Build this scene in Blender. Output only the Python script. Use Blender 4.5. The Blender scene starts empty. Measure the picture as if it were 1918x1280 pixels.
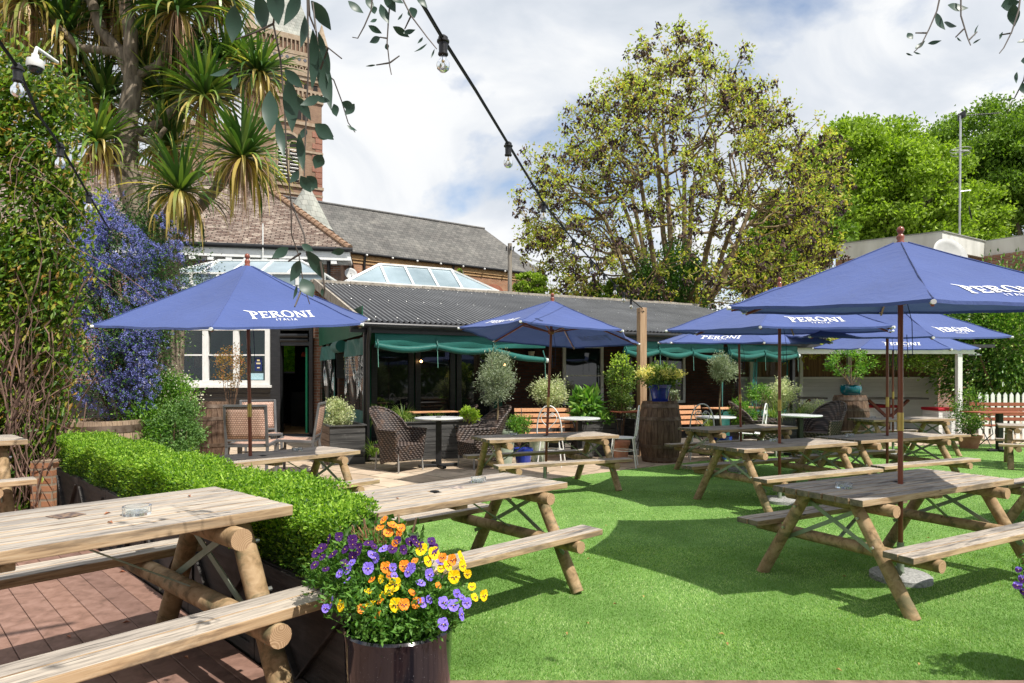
import bpy, math, random
import numpy as np
from mathutils import Vector, Matrix
R = math.radians
PI = math.pi
random.seed(7)
rng = np.random.default_rng(7)
SC = bpy.context.scene
COL = SC.collection

# ---------------------------------------------------------------- camera
FPX, HOR, CH = 1220.0, 710.0, 1.56          # focal length in photo pixels, horizon row, eye height
cam = bpy.data.cameras.new('camera')
cam.sensor_width = 36.0
cam.lens = FPX / 1918 * 36
cam.shift_y = (HOR - 640) / 1918
cam.clip_start = 0.05
cam.clip_end = 3000
camo = bpy.data.objects.new('camera', cam)
camo.location = (0, 0, CH)
camo.rotation_euler = (PI / 2, 0, 0)
COL.objects.link(camo)
SC.camera = camo

# ---------------------------------------------------------------- light
SUN = Vector((-0.47, 0.45, -1.0)).normalized()      # the way the light travels
sd = bpy.data.lights.new('sun', 'SUN')
sd.energy = 5.0
sd.angle = R(0.53)
sd.color = (1.0, 0.95, 0.87)
so = bpy.data.objects.new('sun', sd)
so.rotation_euler = SUN.to_track_quat('-Z', 'Y').to_euler()
so.location = (6, -6, 14)
COL.objects.link(so)
SC.view_settings.view_transform = 'Standard'
SC.view_settings.look = 'None'
SC.view_settings.gamma = 1
SC.view_settings.exposure = 0.28
SC.render.film_transparent = False
SC.cycles.max_bounces = 8
SC.cycles.transparent_max_bounces = 16
SC.cycles.sample_clamp_indirect = 6
SC.cycles.use_denoising = True

world = bpy.data.worlds.new('World')
SC.world = world
world.use_nodes = True
wt = world.node_tree
wt.nodes.clear()
def wn(t, **k):
    n = wt.nodes.new(t)
    for a, b in k.items(): setattr(n, a, b)
    return n
def ramp_set(n, stops):
    e = n.color_ramp.elements
    while len(e) > 1: e.remove(e[-1])
    e[0].position = stops[0][0]; e[0].color = tuple(stops[0][1]) + (1,)
    for p, c in stops[1:]:
        x = e.new(p); x.color = tuple(c) + (1,)
sky = wn('ShaderNodeTexSky', sky_type='NISHITA')
sky.sun_disc = False
sky.sun_elevation = math.asin(-SUN.z)
sky.sun_rotation = math.atan2(-SUN.x, -SUN.y)
skb = wn('ShaderNodeBackground'); skb.inputs['Strength'].default_value = 0.15
wt.links.new(sky.outputs[0], skb.inputs['Color'])
tc = wn('ShaderNodeTexCoord')
mp = wn('ShaderNodeMapping'); mp.inputs['Scale'].default_value = (1.0, 1.0, 1.9)
mp.inputs['Location'].default_value = (0.37, 0.15, 0.1)
wt.links.new(tc.outputs['Generated'], mp.inputs['Vector'])
n1 = wn('ShaderNodeTexNoise'); n1.inputs['Scale'].default_value = 2.3; n1.inputs['Detail'].default_value = 10; n1.inputs['Roughness'].default_value = 0.52; n1.inputs['Distortion'].default_value = 0.25
wt.links.new(mp.outputs[0], n1.inputs['Vector'])
r1 = wn('ShaderNodeValToRGB'); ramp_set(r1, [(0.37, (0, 0, 0)), (0.47, (1, 1, 1))])
wt.links.new(n1.outputs['Fac'], r1.inputs[0])
mp2 = wn('ShaderNodeMapping'); mp2.inputs['Scale'].default_value = (1.0, 1.0, 2.2); mp2.inputs['Location'].default_value = (4.1, 2.2, 7.3)
wt.links.new(tc.outputs['Generated'], mp2.inputs['Vector'])
n2 = wn('ShaderNodeTexNoise'); n2.inputs['Scale'].default_value = 2.6; n2.inputs['Detail'].default_value = 9; n2.inputs['Roughness'].default_value = 0.5; n2.inputs['Distortion'].default_value = 0.5
wt.links.new(mp2.outputs[0], n2.inputs['Vector'])
r2 = wn('ShaderNodeValToRGB'); ramp_set(r2, [(0.36, (0.60, 0.66, 0.74)), (0.46, (0.76, 0.80, 0.86)), (0.53, (0.93, 0.945, 0.96)), (0.66, (1, 1, 1))])
wt.links.new(n2.outputs['Fac'], r2.inputs[0])
clb = wn('ShaderNodeBackground'); clb.inputs['Strength'].default_value = 0.86
wt.links.new(r2.outputs[0], clb.inputs['Color'])
mx = wn('ShaderNodeMixShader')
wt.links.new(r1.outputs[0], mx.inputs[0]); wt.links.new(skb.outputs[0], mx.inputs[1]); wt.links.new(clb.outputs[0], mx.inputs[2])
wo = wn('ShaderNodeOutputWorld')
wt.links.new(mx.outputs[0], wo.inputs['Surface'])

# ---------------------------------------------------------------- helpers
def at(px, py, Y):
    """where the sight line through a photo pixel reaches depth Y"""
    return Vector(((px - 959) / FPX * Y, Y, CH - (py - HOR) / FPX * Y))
def rot(a): return np.array([[math.cos(a), -math.sin(a)], [math.sin(a), math.cos(a)]])

def tag(o, label=None, cat=None, group=None, kind=None):
    if label: o['label'] = label
    if cat: o['category'] = cat
    if group: o['group'] = group
    if kind: o['kind'] = kind
    return o
def empty(name, loc=(0, 0, 0), rz=0, label=None, cat=None, group=None, kind=None):
    o = bpy.data.objects.new(name, None)
    o.empty_display_size = 0.1
    o.location = loc; o.rotation_euler = (0, 0, rz)
    COL.objects.link(o)
    return tag(o, label, cat, group, kind)
KIDS = {}
def link(o, parent=None):
    COL.objects.link(o)
    if parent is not None:
        o.parent = parent
        KIDS.setdefault(parent.name, []).append(o)
    return o
def copy_tree(o, parent=None, loc=None, rz=None, label=None, scale=None):
    c = o.copy()
    link(c, parent)
    for ch in list(KIDS.get(o.name, [])): copy_tree(ch, c)
    if loc is not None: c.location = loc
    if rz is not None: c.rotation_euler = (0, 0, rz)
    if label: c['label'] = label
    if scale: c.scale = (scale,) * 3 if not isinstance(scale, tuple) else scale
    return c

class MB:
    def __init__(s): s.v = []; s.f = []; s.m = []
    def add(s, vs, fs, mi=0):
        b = len(s.v)
        s.v.extend([tuple(v) for v in vs])
        s.f.extend([tuple(i + b for i in f) for f in fs])
        s.m.extend([mi] * len(fs))
        return s
    def box(s, c, d, rx=0, ry=0, rz=0, mi=0):
        M = Matrix.Translation(Vector(c)) @ Matrix.Rotation(rz, 4, 'Z') @ Matrix.Rotation(ry, 4, 'Y') @ Matrix.Rotation(rx, 4, 'X')
        x, y, z = d[0] / 2, d[1] / 2, d[2] / 2
        vs = [M @ Vector(p) for p in ((-x, -y, -z), (x, -y, -z), (x, y, -z), (-x, y, -z), (-x, -y, z), (x, -y, z), (x, y, z), (-x, y, z))]
        return s.add(vs, [(0, 3, 2, 1), (4, 5, 6, 7), (0, 1, 5, 4), (1, 2, 6, 5), (2, 3, 7, 6), (3, 0, 4, 7)], mi)
    def b2(s, x0, x1, y0, y1, z0, z1, mi=0):
        return s.box(((x0 + x1) / 2, (y0 + y1) / 2, (z0 + z1) / 2), (abs(x1 - x0), abs(y1 - y0), abs(z1 - z0)), mi=mi)
    def bar(s, p0, p1, w, t, up=(0, 0, 1), mi=0):
        p0, p1 = Vector(p0), Vector(p1); d = (p1 - p0); L = d.length; d.normalize()
        a = d.cross(Vector(up))
        if a.length < 1e-4: a = d.cross(Vector((1, 0, 0)))
        a.normalize(); b = a.cross(d)
        vs = [p + a * (w / 2) * i + b * (t / 2) * j for p in (p0, p1) for i, j in ((-1, -1), (1, -1), (1, 1), (-1, 1))]
        return s.add(vs, [(0, 1, 2, 3), (7, 6, 5, 4), (0, 4, 5, 1), (1, 5, 6, 2), (2, 6, 7, 3), (3, 7, 4, 0)], mi)
    def tube(s, pts, r, n=8, mi=0, cap=True, capmi=None):
        pts = [Vector(p) for p in pts]
        if not hasattr(r, '__len__'): r = [r] * len(pts)
        rings = []; prev = None
        for i, p in enumerate(pts):
            d = (pts[min(i + 1, len(pts) - 1)] - pts[max(i - 1, 0)])
            if d.length < 1e-9: d = Vector((0, 0, 1))
            d.normalize()
            if prev is None:
                a = d.cross(Vector((0, 0, 1)))
                if a.length < 1e-3: a = d.cross(Vector((0, 1, 0)))
            else: a = prev - d * prev.dot(d)
            if a.length < 1e-6: a = d.orthogonal()
            a.normalize(); prev = a; b = d.cross(a)
            rings.append([p + (a * math.cos(2 * PI * k / n) + b * math.sin(2 * PI * k / n)) * r[i] for k in range(n)])
        vs = [v for q in rings for v in q]; fs = []
        for i in range(len(pts) - 1):
            for k in range(n):
                fs.append((i * n + k, i * n + (k + 1) % n, (i + 1) * n + (k + 1) % n, (i + 1) * n + k))
        s.add(vs, fs, mi)
        if cap:
            cm = mi if capmi is None else capmi
            s.add(rings[0], [tuple(range(n))[::-1]], cm); s.add(rings[-1], [tuple(range(n))], cm)
        return s
    def lathe(s, prof, n=24, c=(0, 0, 0), mi=0, ph=0):
        vs = []; fs = []
        for r, z in prof:
            for k in range(n):
                a = 2 * PI * k / n + ph
                vs.append((c[0] + r * math.cos(a), c[1] + r * math.sin(a), c[2] + z))
        for i in range(len(prof) - 1):
            for k in range(n):
                fs.append((i * n + k, i * n + (k + 1) % n, (i + 1) * n + (k + 1) % n, (i + 1) * n + k))
        return s.add(vs, fs, mi)
    def ball(s, c, r, n=12, m=8, mi=0, sz=1):
        pr = [(max(1e-4, r * math.sin(PI * i / m)), -r * sz * math.cos(PI * i / m)) for i in range(m + 1)]
        return s.lathe(pr, n, c, mi)
    def sheet(s, fn, nu, nv, mi=0):
        vs = [fn(i / nu, j / nv) for j in range(nv + 1) for i in range(nu + 1)]
        fs = [(j * (nu + 1) + i, j * (nu + 1) + i + 1, (j + 1) * (nu + 1) + i + 1, (j + 1) * (nu + 1) + i) for j in range(nv) for i in range(nu)]
        return s.add(vs, fs, mi)
    def prism(s, poly, z0, z1, mi=0):
        n = len(poly)
        vs = [(x, y, z0) for x, y in poly] + [(x, y, z1) for x, y in poly]
        fs = [tuple(range(n))[::-1], tuple(range(n, 2 * n))] + [(i, (i + 1) % n, n + (i + 1) % n, n + i) for i in range(n)]
        return s.add(vs, fs, mi)
    def build(s, name, mats, parent=None, smooth=False, bevel=0, solid=0, loc=None, rz=None, label=None, auto=None, **tg):
        me = bpy.data.meshes.new(name)
        me.from_pydata(s.v, [], s.f)
        if not isinstance(mats, (list, tuple)): mats = [mats]
        for m in mats: me.materials.append(m)
        if any(s.m): me.polygons.foreach_set('material_index', s.m)
        if smooth:
            me.polygons.foreach_set('use_smooth', [True] * len(s.f))
            if smooth is not True: 
                try: me.set_sharp_from_angle(angle=R(smooth))
                except Exception: pass
        me.update()
        o = bpy.data.objects.new(name, me)
        link(o, parent)
        if loc is not None: o.location = loc
        if rz is not None: o.rotation_euler = (0, 0, rz)
        if solid:
            m = o.modifiers.new('solid', 'SOLIDIFY'); m.thickness = solid; m.offset = 0
        if bevel:
            m = o.modifiers.new('bevel', 'BEVEL'); m.width = bevel; m.segments = 2; m.limit_method = 'ANGLE'; m.angle_limit = R(40)
        if label or tg: tag(o, label, **tg)
        return o

def np_mesh(name, verts, faces, mats, parent=None, midx=None, smooth=False, **tg):
    """verts (N,3), faces (M,k) of one size k"""
    verts = np.asarray(verts, dtype=np.float32); faces = np.asarray(faces, dtype=np.int32)
    me = bpy.data.meshes.new(name)
    k = faces.shape[1]; M = faces.shape[0]
    me.vertices.add(len(verts)); me.vertices.foreach_set('co', verts.ravel())
    me.loops.add(M * k); me.loops.foreach_set('vertex_index', faces.ravel())
    me.polygons.add(M); me.polygons.foreach_set('loop_start', np.arange(0, M * k, k, dtype=np.int32))
    try: me.polygons.foreach_set('loop_total', np.full(M, k, dtype=np.int32))
    except Exception: pass
    if not isinstance(mats, (list, tuple)): mats = [mats]
    for m in mats: me.materials.append(m)
    if midx is not None: me.polygons.foreach_set('material_index', np.asarray(midx, dtype=np.int32))
    if smooth: me.polygons.foreach_set('use_smooth', np.ones(M, dtype=bool))
    me.update(calc_edges=True)
    o = bpy.data.objects.new(name, me)
    link(o, parent)
    if tg: tag(o, **tg)
    return o

def unit(a): return a / (np.linalg.norm(a, axis=-1, keepdims=True) + 1e-9)
def leaf_arrays(C, D, Ln, Wd, fold=0.25, nrm=None):
    """folded two-quad leaf: base, tip, two sides -> 2 triangles each side (as quads of 4 verts: base,left,tip,right)"""
    N = len(C)
    D = unit(D)
    if nrm is None: nrm = rng.normal(size=(N, 3))
    S = unit(np.cross(D, nrm)); U = np.cross(S, D)
    Ln = np.broadcast_to(Ln, (N,))[:, None]; Wd = np.broadcast_to(Wd, (N,))[:, None]
    b = C; t = C + D * Ln - U * Ln * 0.12
    m = C + D * Ln * 0.48
    l = m - S * Wd / 2 + U * Wd * fold; r = m + S * Wd / 2 + U * Wd * fold
    V = np.stack([b, l, t, r], 1).reshape(-1, 3)
    F = np.arange(N * 4).reshape(N, 4)
    # split along midrib: triangles base-left-tip, base-tip-right
    T = np.concatenate([F[:, [0, 2, 1]], F[:, [0, 3, 2]]], 1).reshape(-1, 3)
    return V, T
def leaves(name, C, D, Ln, Wd, mats, parent=None, fold=0.25, nrm=None, midx=None, **tg):
    V, T = leaf_arrays(np.asarray(C), np.asarray(D), Ln, Wd, fold, nrm)
    if midx is not None: midx = np.repeat(midx, 2)
    return np_mesh(name, V, T, mats, parent, midx, **tg)
def rdir(n, up=0.0):
    d = rng.normal(size=(n, 3)); d = unit(d); d[:, 2] += up
    return unit(d)
def clumps(n, K, c, r, spread, shell=0.55, squash=1.0):
    """leaf positions in K clumps spread over an ellipsoid"""
    d = unit(rng.normal(size=(K, 3))) * (shell + (1 - shell) * rng.random((K, 1)) ** 0.6)
    cc = np.array(c) + d * np.array(r)
    idx = rng.integers(0, K, n)
    p = cc[idx] + rng.normal(size=(n, 3)) * spread * np.array([1, 1, squash])
    return p, unit(p - np.array(c) + rng.normal(size=(n, 3)) * 0.3)

# ---------------------------------------------------------------- materials
def nodes_of(name):
    m = bpy.data.materials.new(name); m.use_nodes = True
    nt = m.node_tree; nt.nodes.clear()
    out = nt.nodes.new('ShaderNodeOutputMaterial')
    return m, nt, out
def NN(nt, t, **k):
    n = nt.nodes.new(t)
    for a, b in k.items(): setattr(n, a, b)
    return n
def coords(nt, kind='Object', scale=(1, 1, 1), rnd=False):
    tc = NN(nt, 'ShaderNodeTexCoord')
    mp = NN(nt, 'ShaderNodeMapping'); mp.inputs['Scale'].default_value = scale
    src = tc.outputs[kind]
    if rnd:
        oi = NN(nt, 'ShaderNodeObjectInfo')
        mu = NN(nt, 'ShaderNodeVectorMath', operation='SCALE'); mu.inputs[0].default_value = (37, 53, 71)
        nt.links.new(oi.outputs['Random'], mu.inputs['Scale'])
        ad = NN(nt, 'ShaderNodeVectorMath', operation='ADD')
        nt.links.new(src, ad.inputs[0]); nt.links.new(mu.outputs[0], ad.inputs[1]); src = ad.outputs[0]
    nt.links.new(src, mp.inputs['Vector'])
    return mp.outputs[0]
def noise(nt, vec, scale, detail=6, rough=0.55, dist=0):
    n = NN(nt, 'ShaderNodeTexNoise')
    n.inputs['Scale'].default_value = scale; n.inputs['Detail'].default_value = detail
    n.inputs['Roughness'].default_value = rough; n.inputs['Distortion'].default_value = dist
    nt.links.new(vec, n.inputs['Vector'])
    return n.outputs['Fac']
def ramp(nt, fac, stops, interp='LINEAR'):
    r = NN(nt, 'ShaderNodeValToRGB'); r.color_ramp.interpolation = interp
    ramp_set(r, stops); nt.links.new(fac, r.inputs[0]); return r.outputs[0]
def mixc(nt, a, b, fac, blend='MIX'):
    m = NN(nt, 'ShaderNodeMix', data_type='RGBA', blend_type=blend)
    if hasattr(fac, 'links') or hasattr(fac, 'is_linked'): nt.links.new(fac, m.inputs['Factor'])
    else: m.inputs['Factor'].default_value = fac
    for s, x in ((6, a), (7, b)):
        if isinstance(x, (tuple, list)): m.inputs[s].default_value = tuple(x) + (1,)
        else: nt.links.new(x, m.inputs[s])
    return m.outputs[2]
def bump(nt, h, strength=0.3, dist=0.02):
    b = NN(nt, 'ShaderNodeBump'); b.inputs['Strength'].default_value = strength; b.inputs['Distance'].default_value = dist
    nt.links.new(h, b.inputs['Height']); return b.outputs[0]
def pbr(nt, out, col, rough=0.6, metal=0, spec=0.5, normal=None, coat=0, trans=0, alpha=None, ior=1.45):
    p = NN(nt, 'ShaderNodeBsdfPrincipled')
    if isinstance(col, (tuple, list)): p.inputs['Base Color'].default_value = tuple(col) + (1,)
    else: nt.links.new(col, p.inputs['Base Color'])
    if isinstance(rough, (int, float)): p.inputs['Roughness'].default_value = rough
    else: nt.links.new(rough, p.inputs['Roughness'])
    p.inputs['Metallic'].default_value = metal
    p.inputs['Specular IOR Level'].default_value = spec
    p.inputs['Coat Weight'].default_value = coat
    p.inputs['Coat Roughness'].default_value = 0.08
    p.inputs['Transmission Weight'].default_value = trans
    p.inputs['IOR'].default_value = ior
    if normal is not None: nt.links.new(normal, p.inputs['Normal'])
    nt.links.new(p.outputs[0], out.inputs['Surface'])
    return p
MATS = {}
def simple(name, c1, c2=None, scale=6, rough=0.6, metal=0, spec=0.4, bmp=0, bscale=None, stretch=(1, 1, 1), coat=0, lo=0.35, hi=0.65, rnd=True, bdist=0.01, dirt=None):
    m, nt, out = nodes_of(name)
    v = coords(nt, 'Object', stretch, rnd)
    f = noise(nt, v, scale)
    col = ramp(nt, f, [(lo, c1), (hi, c2 or c1)])
    if dirt:
        f3 = noise(nt, coords(nt, 'Object', (1, 1, 1), rnd), dirt[1], 8, 0.65)
        col = mixc(nt, col, dirt[0], ramp(nt, f3, [(dirt[2], (0, 0, 0)), (dirt[2] + 0.15, (dirt[3],) * 3)]))
    nrm = None
    if bmp: nrm = bump(nt, noise(nt, v, bscale or scale * 3, 8, 0.6), bmp, bdist)
    pbr(nt, out, col, rough, metal, spec, nrm, coat)
    MATS[name] = m
    return m
def leafmat(name, stops, rough=0.45, trans=0.35, spec=0.35, tc=None, big=None):
    """stops: colours picked at random for each leaf"""
    m, nt, out = nodes_of(name)
    g = NN(nt, 'ShaderNodeNewGeometry')
    col = ramp(nt, g.outputs['Random Per Island'], stops)
    if big:
        f = noise(nt, coords(nt, 'Object', (1, 1, 1)), big[0], 3)
        col = mixc(nt, col, big[1], ramp(nt, f, [(0.42, (0, 0, 0)), (0.62, (big[2],) * 3)]))
    p = pbr(nt, out, col, rough, 0, spec)
    tr = NN(nt, 'ShaderNodeBsdfTranslucent')
    tcol = mixc(nt, col, tc or (0.9, 1.0, 0.35), 1.0, 'MULTIPLY')
    sc = mixc(nt, tcol, (2.2, 2.2, 2.2), 1.0, 'MULTIPLY')
    nt.links.new(sc, tr.inputs['Color'])
    mx = NN(nt, 'ShaderNodeMixShader'); mx.inputs[0].default_value = trans
    nt.links.new(p.outputs[0], mx.inputs[1]); nt.links.new(tr.outputs[0], mx.inputs[2])
    nt.links.new(mx.outputs[0], out.inputs['Surface'])
    MATS[name] = m
    return m
def woodmat(name, c_lo, c_mid, c_hi, grain=(1.2, 22, 22), streak=None, rough=0.75, bmp=0.35, gs=3.0, knots=True):
    m, nt, out = nodes_of(name)
    v = coords(nt, 'Object', grain, True)
    f = noise(nt, v, gs, 10, 0.62, 0.6)
    col = ramp(nt, f, [(0.30, c_lo), (0.48, c_mid), (0.70, c_hi)])
    v2 = coords(nt, 'Object', (0.8, 5.5, 5.5), True)
    f2 = noise(nt, v2, 1.6, 7, 0.68, 0.5)
    if streak:
        col = mixc(nt, col, streak, ramp(nt, f2, [(0.52, (0, 0, 0)), (0.64, (0.85,) * 3)]))
    # per-board tone
    g = NN(nt, 'ShaderNodeNewGeometry')
    tone = ramp(nt, g.outputs['Random Per Island'], [(0, (0.80, 0.80, 0.82)), (0.5, (1, 1, 1)), (1, (1.12, 1.08, 1.02))])
    col = mixc(nt, col, tone, 1.0, 'MULTIPLY')
    if knots:
        vo = NN(nt, 'ShaderNodeTexVoronoi'); vo.inputs['Scale'].default_value = 2.2
        nt.links.new(coords(nt, 'Object', (1.3, 4, 4), True), vo.inputs['Vector'])
        col = mixc(nt, col, tuple(x * 0.35 for x in c_lo), ramp(nt, vo.outputs['Distance'], [(0.035, (0.9,) * 3), (0.085, (0, 0, 0))]))
    nrm = bump(nt, f, bmp, 0.004)
    pbr(nt, out, col, rough, 0, 0.3, nrm)
    MATS[name] = m
    return m
def endgrain(name, c1, c2):
    m, nt, out = nodes_of(name)
    v = coords(nt, 'Object', (1, 1, 1), True)
    w = NN(nt, 'ShaderNodeTexVoronoi'); w.inputs['Scale'].default_value = 9
    nt.links.new(v, w.inputs['Vector'])
    wv = NN(nt, 'ShaderNodeMath', operation='MULTIPLY'); wv.inputs[1].default_value = 110
    nt.links.new(w.outputs['Distance'], wv.inputs[0])
    sn = NN(nt, 'ShaderNodeMath', operation='SINE'); nt.links.new(wv.outputs[0], sn.inputs[0])
    col = ramp(nt, sn.outputs[0], [(0.0, c1), (1.0, c2)])
    f = noise(nt, v, 30, 6)
    col = mixc(nt, col, c1, ramp(nt, f, [(0.4, (0, 0, 0)), (0.7, (0.6,) * 3)]))
    pbr(nt, out, col, 0.8, 0, 0.2)
    MATS[name] = m
    return m
def brickmat(name, c1, c2, mortar, bw=0.225, bh=0.075, ms=0.012, plane='wall', vary=None, rough=0.85, bmp=0.5):
    m, nt, out = nodes_of(name)
    tc = NN(nt, 'ShaderNodeTexCoord')
    sx = NN(nt, 'ShaderNodeSeparateXYZ'); nt.links.new(tc.outputs['Object'], sx.inputs[0])
    cx = NN(nt, 'ShaderNodeCombineXYZ')
    if plane == 'wall':
        ad = NN(nt, 'ShaderNodeMath', operation='ADD'); nt.links.new(sx.outputs[0], ad.inputs[0]); nt.links.new(sx.outputs[1], ad.inputs[1])
        nt.links.new(ad.outputs[0], cx.inputs[0]); nt.links.new(sx.outputs[2], cx.inputs[1])
    else:
        nt.links.new(sx.outputs[0], cx.inputs[0]); nt.links.new(sx.outputs[1], cx.inputs[1])
    b = NN(nt, 'ShaderNodeTexBrick')
    b.inputs['Scale'].default_value = 1
    b.inputs['Brick Width'].default_value = bw; b.inputs['Row Height'].default_value = bh
    b.inputs['Mortar Size'].default_value = ms; b.inputs['Mortar Smooth'].default_value = 0.2
    b.inputs['Color1'].default_value = tuple(c1) + (1,); b.inputs['Color2'].default_value = tuple(c2) + (1,); b.inputs['Mortar'].default_value = tuple(mortar) + (1,)
    b.inputs['Bias'].default_value = 0.0
    nt.links.new(cx.outputs[0], b.inputs['Vector'])
    col = b.outputs['Color']
    f = noise(nt, tc.outputs['Object'], 0.9, 8, 0.65)
    col = mixc(nt, col, ramp(nt, f, [(0.3, (0.7, 0.68, 0.68)), (0.7, (1.2, 1.18, 1.15))]), 1.0, 'MULTIPLY')
    if vary:
        f2 = noise(nt, tc.outputs['Object'], vary[1], 8, 0.7)
        col = mixc(nt, col, vary[0], ramp(nt, f2, [(vary[2], (0, 0, 0)), (vary[2] + 0.1, (vary[3],) * 3)]))
    inv = NN(nt, 'ShaderNodeMath', operation='SUBTRACT'); inv.inputs[0].default_value = 1; nt.links.new(b.outputs['Fac'], inv.inputs[1])
    pbr(nt, out, col, rough, 0, 0.25, bump(nt, inv.outputs[0], bmp, 0.01))
    MATS[name] = m
    return m
def glassmat(name, tint=(1, 1, 1), rough=0.0, clear=0.85):
    """thin pane: mostly see-through, reflects by angle"""
    m, nt, out = nodes_of(name)
    tr = NN(nt, 'ShaderNodeBsdfTransparent'); tr.inputs['Color'].default_value = tuple(x * clear for x in tint) + (1,)
    gl = NN(nt, 'ShaderNodeBsdfGlossy'); gl.inputs['Roughness'].default_value = rough
    fr = NN(nt, 'ShaderNodeFresnel'); fr.inputs['IOR'].default_value = 1.6
    mx = NN(nt, 'ShaderNodeMixShader')
    nt.links.new(fr.outputs[0], mx.inputs[0]); nt.links.new(tr.outputs[0], mx.inputs[1]); nt.links.new(gl.outputs[0], mx.inputs[2])
    nt.links.new(mx.outputs[0], out.inputs['Surface'])
    MATS[name] = m
    return m
def fabric(name, c, trans=0.2, rough=0.85, wv=400, c2=None):
    m, nt, out = nodes_of(name)
    v = coords(nt, 'Object', (1, 1, 1), True)
    f = noise(nt, v, 1.3, 5)
    col = ramp(nt, f, [(0.35, tuple(x * 0.92 for x in c)), (0.65, c2 or tuple(min(1, x * 1.1) for x in c))])
    f2 = noise(nt, v, 140, 2)
    f3 = noise(nt, v, 4.2, 6, .6, 1.5)
    nrm = bump(nt, f3, 0.45, 0.03)
    p = pbr(nt, out, mixc(nt, col, (0.75, 0.75, 0.8), ramp(nt, f2, [(0.3, (0.0,) * 3), (0.8, (0.04,) * 3)])), rough, 0, 0.2, nrm)
    p.inputs['Sheen Weight'].default_value = 0.15
    tr = NN(nt, 'ShaderNodeBsdfTranslucent'); nt.links.new(col, tr.inputs['Color'])
    mx = NN(nt, 'ShaderNodeMixShader'); mx.inputs[0].default_value = trans
    nt.links.new(p.outputs[0], mx.inputs[1]); nt.links.new(tr.outputs[0], mx.inputs[2]); nt.links.new(mx.outputs[0], out.inputs['Surface'])
    MATS[name] = m
    return m

W_TOP = woodmat('weathered_table_wood', (0.12, 0.108, 0.097), (0.37, 0.325, 0.275), (0.56, 0.495, 0.415), grain=(1.6, 24, 24), streak=(0.105, 0.10, 0.10))
W_EDGE = woodmat('honey_board_edge', (0.17, 0.11, 0.065), (0.42, 0.29, 0.17), (0.54, 0.41, 0.27), grain=(1.6, 24, 24), streak=(0.15, 0.115, 0.08))
W_CUT = simple('dark_board_end', (0.09, 0.085, 0.06), (0.21, 0.17, 0.115), 30, 0.85, bmp=.3)
W_LEG = woodmat('honey_log_wood', (0.14, 0.095, 0.048), (0.32, 0.215, 0.115), (0.46, 0.33, 0.20), grain=(6, 6, 6), streak=(0.13, 0.12, 0.065), gs=2.5, bmp=0.45)
W_END = endgrain('log_end_wood', (0.36, 0.23, 0.13), (0.56, 0.39, 0.24))
GALV = simple('greenish_galvanised_steel', (0.24, 0.30, 0.22), (0.34, 0.38, 0.30), 12, 0.5, 0.35)
STEEL = simple('bolt_steel', (0.5, 0.5, 0.5), (0.65, 0.65, 0.62), 20, 0.35, 0.9)
POLE = simple('varnished_brown_pole', (0.20, 0.052, 0.03), (0.27, 0.075, 0.042), 8, 0.32, 0, 0.5, stretch=(6, 6, 1), coat=0.3)
BRASS = simple('brass', (0.55, 0.38, 0.12), (0.65, 0.48, 0.18), 9, 0.35, 0.85)
BLUE = fabric('royal_blue_canvas', (0.064, 0.100, 0.285), 0.16)
WHITEPR = simple('white_print', (0.85, 0.85, 0.86), None, 5, 0.7)
WPLASTIC = simple('white_plastic', (0.75, 0.75, 0.73), None, 5, 0.4)
CORD = simple('navy_cord', (0.02, 0.03, 0.09), None, 5, 0.7)
CONC = simple('grey_terrazzo', (0.18, 0.18, 0.175), (0.42, 0.42, 0.40), 60, 0.7, bmp=0.2)
GLASSM, _nt, _o = nodes_of('clear_glass')
_p = pbr(_nt, _o, (0.98, 1, 1), 0.02, 0, 0.5, None, 0, 1.0)
BLACKM = simple('black_painted_metal', (0.015, 0.015, 0.017), (0.03, 0.03, 0.033), 9, 0.4, 0.2, 0.5)
RUBBER = simple('black_rubber', (0.012, 0.012, 0.013), (0.02, 0.02, 0.02), 9, 0.6)
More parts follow.
